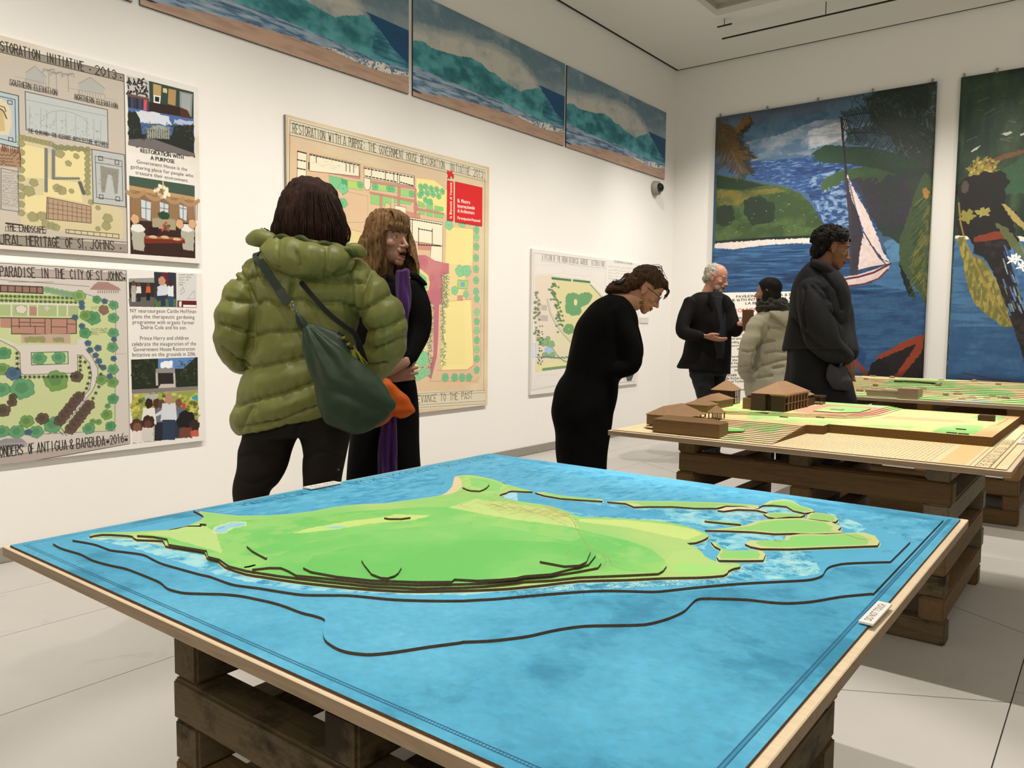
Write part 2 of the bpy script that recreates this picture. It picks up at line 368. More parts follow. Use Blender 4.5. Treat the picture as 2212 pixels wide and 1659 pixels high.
# ------------------------------------------------------------------ prints on the walls
def Zf(ox, oy, s): return lambda *p: [(ox+a/s, oy+b/s) for a, b in p]
TB = .022                                    # foam board thickness, prints sit on its face
def frx(d): return lambda x, y: onx(x, y, WX+d)[1:]
def fry(d): return lambda x, y: ony(x, y, WY-d)[[0, 2]]
M_foam = flat('white_foam_board_edge', 'dcd8d0', .7, .2, .02)
M_grey = flat('grey_board_edge', '8d8a84', .6, .3, .03)
# ---- four wave photographs, the same picture on each
def wave_sheet():
    S = Sheet('wave_print', (0, 0, 1.92, .724), 620, '62788a', None); W, Hh = S.w, S.h
    P = lambda pts: [(u*W, v*Hh) for u, v in pts]
    yy = np.linspace(0, 1, Hh)[:, None]
    S.im[:] = rgb('54707f')*(1-yy[..., None]) + rgb('8b9aa3')*yy[..., None]
    S.tint(5, 9, 'a3a9aa', .5, .8, 3, .5); S.tint(9, 16, '93a0a6', .52, .8, 8, .5)
    S.poly(P([(.76, .385), (1, .395), (1, 1), (.5, 1), (.5, .5)]), '1f4a72', raw=True)
    spray = [(0, .34), (.1, .3), (.2, .25), (.28, .21), (.36, .22), (.45, .17), (.52, .18), (.6, .2), (.66, .21), (.7, .26), (.74, .3), (.78, .37), (.8, .43), (.82, .47), (.7, .55), (.5, .55), (.3, .5), (0, .52)]
    n = fbm(Hh, W, 10, 22, 5); 
    for k in range(12): S.poly(P([(u, v-.05+k*.011+.012*math.sin(u*40+k)) for u, v in spray]), 'a9aba8' if k < 7 else 'c0beb6', .2, raw=True, tex=np.clip(n*1.6+.1, 0, 1), rag=5, seed=k)
    teal = [(0, .47), (.05, .44), (.1, .47), (.2, .455), (.27, .43), (.33, .4), (.4, .42), (.44, .47), (.48, .46), (.52, .5), (.6, .53), (.66, .55), (.7, .5), (.74, .47), (.79, .42), (.84, .47), (.88, .54), (.92, .62), (1, .72), (1, .8), (.7, .82), (.4, .76), (.2, .74), (0, .7)]
    msk = np.zeros((Hh, W)); S.poly(P(teal), '3a7f8a', 1, raw=True, rag=3)
    n2 = fbm(Hh, W, 8, 14, 9); S.poly(P(teal), '63aab2', .75, raw=True, tex=np.clip((n2-.4)*3.4, 0, 1)); S.poly(P(teal), '1f5a66', .8, raw=True, tex=np.clip((.46-n2)*4.5, 0, 1))
    n3 = fbm(Hh, W, 60, 10, 12); S.poly(P([(.84, .5), (1, .42), (1, .82), (.86, .8), (.82, .7)]), '1c456f', .75, raw=True, tex=np.clip((n3-.3)*2, 0, 1))
    flatw = [(0, .7), (.12, .73), (.25, .735), (.4, .735), (.55, .745), (.7, .765), (.85, .79), (1, .76), (1, .9), (.8, .9), (.65, .86), (.5, .86), (.35, .88), (.2, .91), (0, .97)]
    S.poly(P(flatw), '7d93a8', 1, raw=True, rag=2); n4 = fbm(Hh, W, 50, 18, 4); S.poly(P(flatw), '3b5a78', .9, raw=True, tex=np.clip((n4-.5)*5, 0, 1)); S.poly(P(flatw), 'a9b4bd', .7, raw=True, tex=np.clip((.45-n4)*5, 0, 1))
    sand = [(0, .955), (.1, .93), (.2, .895), (.35, .862), (.5, .85), (.65, .845), (.8, .88), (.9, .872), (1, .83), (1, 1), (0, 1)]
    foam = [(.6, .84), (.66, .82), (.72, .84), (.8, .82), (.87, .79), (.93, .81), (1, .8), (1, .86), (.9, .885), (.8, .89), (.66, .86)]
    n5 = fbm(Hh, W, 60, 120, 6); S.poly(P(foam), 'cfcdc6', 1, raw=True, rag=4, tex=np.clip((n5-.38)*6, 0, 1)); S.poly(P(foam), '3d4a50', .7, raw=True, tex=np.clip((.42-n5)*7, 0, 1))
    S.poly(P(sand), 'a58a78', 1, raw=True, rag=2); S.poly(P(sand), '8d7466', .6, raw=True, tex=np.clip((fbm(Hh, W, 30, 12, 2)-.45)*4, 0, 1)); S.poly(P([(0, .93), (.05, .95), (.03, .96), (0, .955)]), '2d2c3c', 1, raw=True)
    S.im = S.im*1.1+.02; return S.image()
M_wave = texmat('wave_photo_print', wave_sheet(), .5, .3)
wl = ['sliver of an ocean wave photograph at the top left edge of the wall', 'large ocean wave photograph above the gap between the garden panels and the big map', 'ocean wave photograph above the big map, second from the corner camera', 'ocean wave photograph nearest the room corner, directly above the dome camera']
for k, (a, b) in enumerate(((.13, 2.055), (2.095, 4.015), (4.056, 5.968), (6.0, 7.945))):
    tag(panel('wave_print', 'x', WX+.0015, (a, 2.757, b, 3.476), .012, M_wave, flat('print_edge_dark', '3b3a3a')), wl[k], 'print', 'row of wave photographs high on the wall')
# ---- big hand-drawn plan
def map_sheet():
    ext = (2.97, .487, 4.9, 2.392); S = Sheet('plan_sheet', ext, 640, 'd3c4a4', frx(TB)); z = Zf(600, 230, 2.4766)
    S.grain(4, 4, .05, 1); S.tint(6, 6, 'c9a58c', .45, .8, 4, .5)
    ink = '3a342b'
    S.poly(z((55, 60), (1118, 335), (1118, 395), (60, 145)), 'd6d2bd', .9)
    for a, b in (((64, 72), (1110, 342)), ((64, 88), (1110, 356)), ((62, 152), (1108, 402)), ((64, 138), (1108, 390))): S.line(z(a, b), 1.6, ink, .8)
    S.words((('RESTORATION', 80, 252), ('WITH', 272, 335), ('A', 350, 364), ('PURPOSE:', 380, 466), ('THE', 483, 525), ('GOVERNMENT', 543, 672), ('HOUSE', 688, 745), ('RESTORATION', 763, 890), ('INITIATIVE', 918, 1027), ('2013', 1047, 1098)), z, lambda x: 141+.2392*(x-80), .058, ink, 2.3)
    S.line(z((64, 70), (55, 1660)), 2, ink, .8); S.line(z((1108, 345), (1100, 1580)), 2, ink, .8); S.line(z((48, 70), (40, 1660)), 1.2, ink, .4)
    # ground tone and lots
    S.poly(z((70, 205), (740, 375), (870, 400), (900, 430), (1075, 640), (1075, 1480), (730, 1540), (70, 1500)), 'd5b795', .8)
    S.poly(z((740, 385), (835, 395), (905, 450), (900, 580), (740, 500)), 'e6db8f')
    S.poly(z((905, 640), (1045, 655), (1040, 850), (900, 840)), 'eadb96'); S.poly(z((900, 1045), (1035, 1035), (1045, 1380), (1015, 1405), (880, 1410), (870, 1380)), 'eadc99')
    S.poly(z((730, 1060), (790, 1060), (800, 1380), (735, 1400)), 'e3d594'); S.poly(z((900, 640), (1000, 640), (1000, 1380), (880, 1380)), 'e6d794', .7)
    for p in (((900, 640), (1045, 655), (1045, 850)), ((900, 1045), (1030, 1030), (1050, 1385), (1010, 1410), (850, 1412)), ((810, 1470), (1060, 1470), (1085, 1440), (1082, 1050))): S.line(z(*p), 1.5, 'a05a4a', .7)
    # gardens
    for p, c in ((((275, 370), (345, 385), (345, 450), (280, 430)), '7cc08c'), (((340, 385), (372, 395), (370, 460), (345, 475)), '55a878'), (((372, 395), (455, 405), (455, 450), (372, 435)), 'b3d070'), (((505, 410), (640, 430), (640, 462), (505, 445)), 'a8cf80'),
                 (((655, 440), (730, 455), (728, 487), (655, 475)), '9bca80'), (((497, 470), (545, 475), (545, 528), (497, 520)), '93c87c'), (((560, 475), (607, 482), (605, 540), (560, 530)), '93c87c'), (((620, 485), (718, 503), (715, 525), (620, 515)), '8cc47c'),
                 (((752, 505), (785, 520), (785, 540), (750, 535)), '8cc47c'), (((795, 515), (830, 520), (828, 555), (795, 550)), '8cc47c'), (((838, 530), (885, 540), (885, 560), (838, 560)), '8cc47c'), (((750, 550), (785, 558), (785, 580), (750, 575)), '8cc47c'), (((795, 560), (828, 565), (826, 590), (795, 585)), '8cc47c'), (((836, 568), (885, 575), (884, 598), (836, 592)), '8cc47c')):
        S.poly(z(*p), c); S.line(z(*p), 1.2, '4c8a5e', .8, closed=True)
    pk = 'c0857a'
    for p in (((275, 340), (440, 370), (440, 390), (275, 358)), ((495, 395), (735, 432), (735, 445), (495, 408)), ((490, 455), (735, 500), (735, 515), (490, 465)), ((640, 430), (655, 432), (650, 600), (640, 600)), ((730, 440), (742, 442), (740, 600), (728, 600)), ((545, 470), (558, 472), (556, 600), (545, 600)), ((735, 540), (890, 570), (890, 580), (735, 552)), ((680, 560), (760, 575), (760, 600), (680, 590)), ((750, 730), (830, 740), (830, 770), (750, 765))): S.poly(z(*p), pk, .85); S.line(z(*p), 1, '8a4c42', .6, closed=True)
    S.disc(z((737, 540))[0], 13, 20, pk, edge='8a4c42'); S.disc(z((587, 545))[0], 18, 24, 'dcc596', edge='8a4c42')
    for p in (((365, 455), (480, 480), (480, 620), (370, 620)), ((270, 350), (275, 420), (175, 400))): S.line(z(*p), 1.4, 'a06a52', .7)
    # buildings
    bl = '1c1a16'
    for p in (((105, 238), (155, 250), (150, 420), (102, 420)), ((170, 252), (440, 310), (438, 375), (168, 345)), ((460, 322), (730, 372), (728, 428), (462, 380)), ((462, 380), (495, 388), (495, 430), (485, 448), (470, 446), (460, 425)), ((625, 528), (685, 540), (685, 590), (625, 580)), ((690, 590), (882, 622), (880, 745), (690, 715)), ((820, 745), (880, 750), (878, 835), (815, 820))):
        S.poly(z(*p), 'e6dfc6'); S.line(z(*p), 1.6, bl, .9, closed=True)
    for a, b, n in (((172, 258), (438, 316), 16), ((165, 300), (165, 340), 4), ((462, 330), (728, 380), 14), ((468, 372), (640, 405), 9), ((655, 405), (728, 425), 5), ((705, 602), (880, 632), 14), ((750, 740), (875, 745), 9), ((718, 605), (718, 715), 7), ((752, 650), (752, 740), 6), ((826, 655), (826, 740), 6), ((755, 655), (830, 668), 6), ((105, 240), (155, 252), 4), ((104, 285), (154, 295), 3), ((104, 330), (152, 340), 3), ((103, 380), (150, 390), 3)):
        for k in range(n):
            t0, t1 = k/n, (k+.62)/n; q = z((a[0]+(b[0]-a[0])*t0, a[1]+(b[1]-a[1])*t0), (a[0]+(b[0]-a[0])*t1, a[1]+(b[1]-a[1])*t1)); S.line(q, 4.2, bl)
    for a, b in (((205, 265), (205, 300)), ((365, 300), (365, 345)), ((385, 305), (385, 350)), ((405, 308), (405, 355)), ((435, 312), (435, 370)), ((575, 345), (575, 395)), ((500, 330), (500, 372)), ((620, 355), (620, 400)), ((640, 358), (640, 410)), ((650, 365), (650, 412)), ((728, 375), (728, 428))): S.line(z(a, b), 3, bl, .9)
    R = np.random.RandomState(3)
    for k in range(26):
        x, y = 175+R.rand()*260, 262+R.rand()*70; S.line(z((x, y), (x+8+R.rand()*22, y+2+R.rand()*8)), 1, '8a8474', .6)
    # red drive
    S.poly(z((700, 795), (790, 795), (850, 830), (915, 840), (915, 895), (880, 900), (880, 1050), (862, 1060), (858, 1230), (850, 1340), (820, 1460), (800, 1440), (832, 1330), (832, 1060), (740, 1045), (700, 1030)), 'b8707a')
    S.poly(z((700, 795), (790, 795), (850, 830), (915, 840), (880, 1050), (862, 1060), (850, 1340), (820, 1460), (832, 1330), (832, 1060), (700, 1030)), 'c98a86', .7, tex=np.clip((fbm(S.h, S.w, 12, 12, 3)-.4)*4, 0, 1))
    S.poly(z((700, 870), (765, 870), (805, 905), (812, 945), (805, 985), (740, 985), (700, 970)), 'd9d08e'); S.poly(z((700, 880), (755, 885), (795, 915), (800, 975), (730, 975), (700, 960)), '7dbd8d')
    # palms along the drive
    for x, y0, y1 in ((778, 1055, 1400), (815, 1055, 1400), (885, 905, 1390), (903, 905, 1080)):
        y = y0
        while y < y1:
            c = z((x+R.randn()*3, y))[0]
            for t in range(7):
                a = R.rand()*6.28; S.line([c, (c[0]+math.cos(a)*6.5, c[1]+math.sin(a)*6.5)], 1.6, '3c6b51', .9)
            y += 17
    # trees
    def tree(x, y, r, c='6fb886'): S.disc(z((x, y))[0], r*1.13, r*.95, c, .92, edge='4a8d68'); S.disc(z((x, y))[0], 2, 2, '2d5b44')
    for x, y in ((765, 430), (790, 430), (820, 440), (850, 445), (880, 455), (770, 460), (800, 465), (830, 470), (860, 480), (760, 475), (790, 500), (815, 510), (520, 430), (595, 440), (612, 442), (440, 420), (715, 468)): tree(x, y, 15)
    for y in (660, 700, 750, 810, 870, 930, 990, 1030, 1100, 1150, 1200, 1250, 1300, 1350, 1410): tree(1062+(y > 1000)*4-(y > 800)*2, y, 19, '79bd8c' if y % 100 else '8fc98f')
    for x in (895, 945, 985, 1022): tree(x, 1450, 21)
    for x, y, r in ((975, 880, 30), (1010, 880, 28), (945, 985, 22), (1005, 1005, 18), (985, 620, 26), (770, 1350, 40), (745, 1440, 26), (770, 1430, 24), (800, 1420, 20), (350, 440, 22), (372, 700, 24), (380, 730, 20), (375, 760, 20), (915, 635, 24), (700, 1200, 30), (690, 1300, 30)): tree(x, y, r, '83c494')
    S.poly(z((960, 925), (1018, 930), (1015, 980), (958, 975)), 'a9c777'); S.poly(z((978, 938), (1000, 940), (999, 965), (977, 963)), '7fa6cc'); S.line(z((962, 928), (1016, 933), (1013, 978), (960, 973)), 1.5, '4a8d68', closed=True)
    S.poly(z((960, 1010), (990, 1010), (990, 1040), (958, 1040)), pk, .8)
    S.poly(z((60, 1535), (1108, 1520), (1108, 1600), (60, 1650)), 'd3ccb4', .9)
    for a, b in (((60, 1570), (1110, 1518)), ((60, 1585), (1110, 1530)), ((60, 1640), (1110, 1575)), ((60, 1650), (1110, 1590))): S.line(z(a, b), 1.6, ink, .7)
    S.text('BRINGING  PEOPLE TOGETHER & RELEVANCE TO THE PAST', z((100, 1640))[0], z((1040, 1562))[0], .055, ink, hand=2.3)
    R = np.random.RandomState(14)
    for p in (((130, 470), (330, 520), (325, 760), (130, 740)), ((365, 650), (470, 680), (465, 900), (365, 880)), ((130, 790), (440, 930), (430, 1180), (130, 1160)), ((130, 1220), (420, 1230), (415, 1440), (130, 1440)), ((480, 960), (690, 1060), (690, 1220), (480, 1180)), ((480, 1240), (680, 1260), (670, 1440), (480, 1430))):
        S.poly(z(*p), 'dccb94' if p[0][0] > 200 else 'd9c39a', .9); S.line(z(*p), 1.5, 'a06a52', .8, closed=True)
    for k in range(34): x, y = [(115+R.rand()*12, 480+R.rand()*960), (345+R.rand()*12, 480+R.rand()*700), (460+R.rand()*14, 900+R.rand()*540), (140+R.rand()*520, 1470+R.rand()*15)][k % 4]; tree(x, y, 20)
    for k in range(7): S.line(z((150+R.rand()*150, 800+R.rand()*300), (170+R.rand()*240, 900+R.rand()*260)), 1.2, 'b08a6c', .6)
    return S.image()
mp_ = tag(panel('plan_drawing', 'x', WX+.0015, (2.97, .487, 4.9, 2.392), TB, texmat('hand_drawn_plan', map_sheet(), .7, .15), M_grey), 'big hand-drawn estate plan on cream paper behind the two women', 'plan')
# ---- red exhibition signs on its corner
zz = Zf(600, 230, 2.4766); fx = frx(TB+.004)
c0, c1 = fx(*zz((950, 393))[0]), fx(*zz((1092, 640))[0])
M_red = flat('sign_red', 'cf2a2d', .5, .3, .01)
rs = Sheet('red_sign_sheet', (c0[0], c1[1], c1[0], c0[1]-.012), 900, 'cf2a2d', fx)
for st, p0, p1, hh in (('16. Mostra', (960, 512), (1028, 522), .028), ('Internazionale', (960, 540), (1053, 552), .028), ('di Architettura', (960, 566), (1051, 578), .028), ('Partecipazioni Nazionali', (960, 602), (1082, 619), .022)): rs.text(st, zz(p0)[0], zz(p1)[0], hh, 'f5efe8', wgt=.8)
tag(panel('red_sign', 'x', WX+TB+.003, rs.ext, .0045, texmat('red_sign_print', rs.image(), .5, .3), M_red), 'square red exhibition sign with white lettering on the corner of the big plan', 'sign')
c0, c1 = fx(*zz((907, 392))[0]), fx(*zz((938, 612))[0])
rs2 = Sheet('red_strip_sheet', (c0[0], c1[1], c1[0], c0[1]-.004), 900, 'cf2a2d', fx)
aa = np.array([rs2.w*.72, rs2.h*.95]); bb = np.array([rs2.w*.72, rs2.h*.03]); rs2.text('la Biennale di Venezia', aa, bb, .026, 'f5efe8', wgt=.7, raw=True)
st_ = tag(panel('red_strip_sign', 'x', WX+TB+.003, rs2.ext, .0045, texmat('red_strip_print', rs2.image(), .5, .3), M_red), 'narrow upright red sign with vertical lettering and winged lion emblem', 'sign')
# the lion standing on the strip
lz = lambda *p: [fx(*q) for q in zz(*p)]
def cut(name, pts, x0, x1, m, parent):
    n = len(pts); V = [(x0, a, b) for a, b in pts]+[(x1, a, b) for a, b in pts]; F = [tuple(range(n))[::-1], tuple(range(n, 2*n))]+[(i, (i+1) % n, n+(i+1) % n, n+i) for i in range(n)]
    me = mesh(name, V, F); bm = bmesh.new(); bm.from_mesh(me); bmesh.ops.triangulate(bm, faces=list(bm.faces), ngon_method='EAR_CLIP'); bmesh.ops.recalc_face_normals(bm, faces=list(bm.faces)); bm.to_mesh(me); bm.free(); return link(name, me, m, parent)
cut('lion_emblem', lz((907, 385), (912, 370), (906, 352), (909, 343), (917, 348), (924, 350), (929, 342), (936, 347), (931, 356), (938, 362), (942, 372), (940, 385), (935, 385), (935, 376), (928, 370), (922, 374), (924, 385), (917, 385), (917, 372), (913, 385)), WX+TB+.003, WX+TB+.0065, M_red, st_)
# ---- small board
def small_sheet():
    ext = (5.49, .532, 7.42, 1.80); S = Sheet('park_plan_sheet', ext, 560, 'dddad3', frx(TB)); z = Zf(1120, 520, 4.74); gk = '7e7a72'
    S.line(z((158, 125), (892, 215), (880, 1400), (130, 1530)), 1.6, gk, .8, closed=True); S.line(z((228, 205), (890, 285)), 1.4, gk, .8)
    S.text('A VISION OF THE URBAN BOTANICAL GARDENS / VICTORIA PARK', z((240, 195))[0], z((880, 268))[0], .05, '6a665e', hand=2.0)
    S.poly(z((165, 360), (345, 350), (700, 400), (870, 560), (870, 1250), (480, 1300), (170, 1350)), 'd8c9b4', .7)
    S.poly(z((350, 395), (720, 430), (840, 570), (860, 700), (640, 900), (560, 1040), (440, 900), (350, 600)), 'd3cc9c'); S.poly(z((380, 900), (560, 1040), (520, 1240), (400, 1150), (330, 1050)), 'd8d0b0'); S.poly(z((180, 1260), (500, 1210), (500, 1280), (180, 1345)), 'd9d6a0')
    for p in (((170, 250), (440, 250), (455, 330), (190, 350)), ((470, 230), (720, 290), (720, 370), (470, 340)), ((740, 290), (880, 310), (880, 500), (750, 400)), ((190, 1380), (400, 1370), (420, 1480), (150, 1500))): S.line(z(*p), 1, 'b7afa3', .8, closed=True)
    S.poly(z((205, 760), (300, 765), (298, 825), (205, 820)), 'b5b2aa'); S.poly(z((232, 655), (290, 660), (290, 715), (232, 712)), 'b5b2aa'); S.poly(z((190, 620), (225, 620), (225, 800), (190, 800)), 'cfb9a6')
    S.line(z((290, 600), (320, 740), (380, 860), (450, 950), (530, 1040)), 5, '7d9a75', .9); S.line(z((300, 590), (335, 740), (395, 850), (470, 950), (540, 1030)), 3, '9db08f', .9); S.line(z((735, 450), (790, 510), (860, 590)), 7, '6f9a6f', .9)
    S.line(z((345, 1100), (400, 1180), (460, 1230), (500, 1240)), 8, '7ea27c', .9)
    tr = lambda x, y, r, c='5f9468': S.disc(z((x, y))[0], r*1.0, r*.52, c, .95, edge='44694c')
    for k in range(17): tr(350+k*22+(k > 8)*20, 385+k*2.4, 11, '3f7a58')
    for x, y, r in ((550, 600, 62), (540, 690, 60), (680, 590, 58), (710, 570, 40), (600, 720, 40), (515, 905, 50)): tr(x, y, r, '6a9c6c')
    S.poly(z((500, 560), (560, 530), (640, 560), (720, 540), (745, 580), (720, 640), (640, 680), (600, 760), (540, 770), (490, 720), (480, 620)), '6a9c6c', rag=3); S.disc(z((583, 630))[0], 17, 17, 'd9d09a'); S.disc(z((512, 905))[0], 14, 8, '9aa873', edge='44694c')
    R = np.random.RandomState(5)
    for k in range(60): t = R.rand(); tr(350+t*90+R.randn()*25, 460+t*430+R.randn()*30, 9, R.choice(['557d5a', '6f8560', '7c8a64']))
    for k in range(40): tr(160+R.rand()*60, 520+R.rand()*500, 9, '8b8a70')
    for x, y, r in ((260, 1040, 38), (330, 1060, 34), (270, 1170, 26), (340, 1170, 30), (300, 1000, 20), (230, 1010, 20)): tr(x, y, r, '83a878')
    S.poly(z((262, 1100), (300, 1085), (345, 1100), (350, 1130), (315, 1160), (265, 1130)), '9fbcdc'); S.line(z((135, 1055), (175, 1055), (178, 1190), (135, 1190)), 1.5, '8aa3cf', closed=True); S.poly(z((137, 1058), (172, 1058), (175, 1188), (137, 1188)), 'c3d2e6', .8)
    for k in range(16): tr(250+k*17, 1195+R.randn()*5, 7, '6f8a60')
    for k in range(14): tr(255+k*17, 1318-k*2, 12, '7b9a6b')
    for k in range(40): tr(190+R.rand()*60, 850+R.rand()*420, 5, '5c5a48')
    S.text('VICTORIA PARK AS A CIVIL RIGHT', z((975, 226))[0], z((1168, 247))[0], .03, '4c4a48')
    for k in range(6): S.scribble(z((917, 272+k*31))[0], z((1230-(k % 2)*30, 300+k*31))[0], .024, '77747a', 1.2, .8, seed=k)
    for k in range(12): S.scribble(z((930, 470+k*31))[0], z((1210, 495+k*31))[0], .024, '88858a', 1.1, .7, seed=k+9)
    S.line(z((1035, 1400), (1085, 1405), (1085, 1450), (1038, 1455)), 1.5, '6b6862', closed=True); S.line(z((1095, 1320), (1188, 1320), (1188, 1440), (1095, 1450)), 1.5, '6b6862', closed=True); S.poly(z((1110, 1330), (1170, 1325), (1178, 1370), (1155, 1435), (1110, 1440), (1100, 1400)), '55555b')
    return S.image()
tag(panel('park_plan_board', 'x', WX+.0015, (5.49, .532, 7.42, 1.80), TB, texmat('park_plan', small_sheet(), .6, .2), M_foam), 'smaller pale park plan board behind the bending woman in black', 'plan')
lb = Sheet('wall_label_sheet', (7.17, 1.16, 7.42, 1.27), 500, 'd5cfc9', frx(.006)); zq = Zf(1290, 560, 10.37)
for k in range(3): lb.scribble((4, 10+k*9), (lb.w-12-k*8, 10+k*9), .007, '9a948f', 1, .7, seed=k, raw=True)
def lab():
    a = onx(*zq((948, 1300))[0], WX); b = onx(*zq((1135, 1430))[0], WX)
    return (a[1], b[2], b[1], a[2])
tag(panel('wall_label', 'x', WX+.0015, lab(), .008, texmat('wall_label_print', lb.image()), M_foam), 'tiny white caption card on the left wall near the bending face', 'card')
# ---- board with survey drawings and photographs, upper left
def up_sheet():
    ext = (.35, E1[1], 2.40, 2.413); S = Sheet('survey_sheet', ext, 760, 'dcd9d3', frx(TB)); z = Zf(0, 60, 3.318); ink = '2e2a25'
    S.poly(z((-900, -90), (888, 340), (915, 1615), (-900, 1500)), 'b9b1a6'); S.tint(6, 8, 'c7b79f', .45, .8, 3, .5)
    S.poly(z((-900, -95), (885, 335), (885, 385), (-900, -40)), '8f887c'); S.line(z((-900, -95), (886, 336), (886, 386), (-900, -40)), 2, ink, closed=True)
    S.words((('RESTORATION', -63, 283), ('INITIATIVE', 330, 598), ('2013', 682, 832)), z, lambda x: 163+.247*x, .043, ink, 3.2); S.disc(z((643, 300))[0], 3, 3, ink); S.disc(z((862, 357))[0], 3, 3, ink)
    S.line(z((886, 336), (912, 1612)), 2.4, ink)
    lt = '7a7a78'
    R = np.random.RandomState(11)
    for (ox, oy, w) in ((180, 270, 150), (560, 350, 190)):
        S.poly(z((ox, oy+50), (ox+w*.45, oy+5), (ox+w, oy+80), (ox+w*.95, oy+130), (ox+5, oy+95)), '9fa6a6', .6); S.line(z((ox, oy+50), (ox+w*.45, oy+5), (ox+w, oy+85)), 1.5, lt)
        S.line(z((ox, oy+95), (ox+w, oy+130), (ox+w, oy+170), (ox, oy+130)), 1.2, lt, closed=True)
        for k in range(9): S.line(z((ox+8+k*w/10, oy+100+k*3.5), (ox+8+k*w/10, oy+128+k*3.5)), 2, lt, .7)
        S.line(z((ox-80, oy+80), (ox, oy+95)), 1.2, lt, .7); S.line(z((ox+w, oy+150), (ox+w+80, oy+175), (ox+w+80, oy+190)), 1.2, lt, .7)
    for px_, py_ in ((345, 310), (400, 330), (485, 340)):
        S.line(z((px_, py_), (px_+4, py_+120)), 1.6, lt)
        for t in range(8): a = -.3-t*.36; S.line(z((px_, py_), (px_+math.cos(a)*42, py_-14), (px_+math.cos(a)*48, py_+25+math.sin(a)*20)), 1.5, lt, .8)
    for a, b, st in (((62, 412), (415, 490), 'SOUTHERN ELEVATION'), ((528, 515), (848, 585), 'NORTHERN ELEVATION')): S.poly(z((a[0], a[1]-25), (b[0], b[1]-30), b, a), '8f8a80', .8); S.text(st, z((a[0]+8, a[1]-3))[0], z((b[0]-10, b[1]-5))[0], .026, ink, hand=1.8)
    S.poly(z((178, 457), (767, 587), (773, 862), (185, 730)), 'b3b9b9'); S.line(z((178, 457), (767, 587), (773, 862), (185, 730)), 2, ink, closed=True); S.line(z((180, 515), (768, 635)), 1.2, lt); S.line(z((186, 730), (772, 835)), 1.5, ink)
    for x in (210, 290, 330, 400, 470, 540, 620, 670, 720): S.line(z((x, 555+(x-180)*.2), (x, 700+(x-180)*.2)), 1.2, lt, .8)
    S.line(z(*[(330+150*(1-math.cos(t*.31))*1.0, 640-math.sin(t*.31)*70+(150*(1-math.cos(t*.31)))*.2) for t in range(11)]), 2, '8b9a9d', .9)
    for k in range(60): x = 210+R.rand()*520; y = 600+(x-180)*.21+R.rand()*90; S.line(z((x, y), (x+R.randn()*10, y+R.rand()*14)), 1.6, lt, .7)
    S.text('THE CLOSING: THE ELEGANT ARCHITECTURE RESTORED', z((200, 752))[0], z((768, 852))[0], .02, ink, hand=1.5)
    # arch drawing at the left edge
    S.poly(z((-120, 430), (130, 488), (136, 860), (-120, 800)), 'a8b8c0'); S.line(z((-120, 430), (130, 488), (136, 862), (-120, 802)), 2.4, ink, closed=True); S.line(z((-100, 470), (105, 515), (112, 822), (-100, 770)), 2, ink, closed=True); S.line(z((53, 520), (85, 525), (85, 550), (53, 545)), 2, ink, closed=True); S.line(z((60, 785), (90, 790), (90, 815), (60, 810)), 2, ink, closed=True)
    S.poly(z((-90, 520), (0, 505), (50, 540), (78, 600), (80, 700), (60, 770), (-90, 760)), 'cfc2a2'); S.poly(z((-60, 560), (20, 580), (35, 740), (-60, 740)), 'bfa97e'); S.line(z((0, 580), (25, 600), (45, 650)), 4, '4b4a3c'); S.line(z((0, 560), (30, 570), (40, 600)), 3, '4b4a3c')
    # site plan
    ol = '9a9667'
    S.poly(z((140, 760), (340, 800), (340, 900), (650, 850), (660, 1190), (880, 1310), (880, 1510), (150, 1420)), 'c6bb95')
    for p in (((160, 835), (325, 870), (330, 1080), (160, 1075)), ((395, 870), (610, 890), (605, 1100), (400, 1060)), ((175, 1200), (330, 1200), (330, 1330), (180, 1320)), ((330, 1080), (560, 1110), (590, 1250), (310, 1200))): S.poly(z(*p), 'd8cb98')
    tr = lambda x, y, r, c='8e8c62': S.disc(z((x, y))[0], r*.64, r*.6, c, .85, edge='6b6a4a')
    for k in range(9): tr(150+k*27, 785+k*6, 15); tr(150, 830+k*62, 18)
    for k in range(11): tr(390+k*24, 850+(k % 2)*8+k*2, 14, '7d7f5a')
    for k in range(8): tr(625, 900+k*40, 17, '87875e')
    for x, y, r in ((425, 900, 26), (545, 920, 16), (488, 972, 17), (410, 1150, 24), (440, 1165, 26), (510, 1170, 14), (235, 1355, 28), (300, 1350, 26), (205, 1170, 30), (240, 1110, 22), (770, 1365, 28), (760, 1420, 26), (650, 1250, 16), (700, 1290, 14), (330, 1410, 24), (370, 1420, 22), (400, 1430, 20), (700, 1440, 14)): tr(x, y, r)
    for k in range(26): S.disc(z((328, 870+k*12))[0], 6, 5, '6a6e6c', .9); S.disc(z((380+(k > 16)*(k-16)*20, 880+min(k, 16)*12.5))[0], 6, 5, '6a6e6c', .9)
    for k in range(8): S.disc(z((570+k*4, 1110+k*11))[0], 7, 6, '55595a', .9)
    S.poly(z((335, 1215), (650, 1280), (650, 1400), (330, 1370)), 'ab9077'); S.line(z((335, 1215), (650, 1280), (650, 1400), (330, 1370)), 1.8, ink, closed=True)
    for k in range(9): x = 345+k*34; S.line(z((x, 1225+k*7), (x, 1370+k*3)), 1.4, ink, .7)
    for k in range(3): S.line(z((335, 1255+k*35), (648, 1310+k*28)), 1.4, ink, .7)
    S.line(z((470, 1470), (850, 1510), (850, 1480), (470, 1445)), 2, ink, closed=True)
    for k in range(8): S.line(z((490+k*45, 1450+k*4), (490+k*45, 1472+k*4)), 1.5, ink)
    S.line(z((40, 1400), (160, 1415)), 5, ink); S.text('THE LANDSCAPE', z((50, 1450))[0], z((320, 1470))[0], .028, ink, hand=2.4); S.line(z((38, 1425), (328, 1445), (325, 1475), (38, 1455)), 1.5, ink, closed=True)
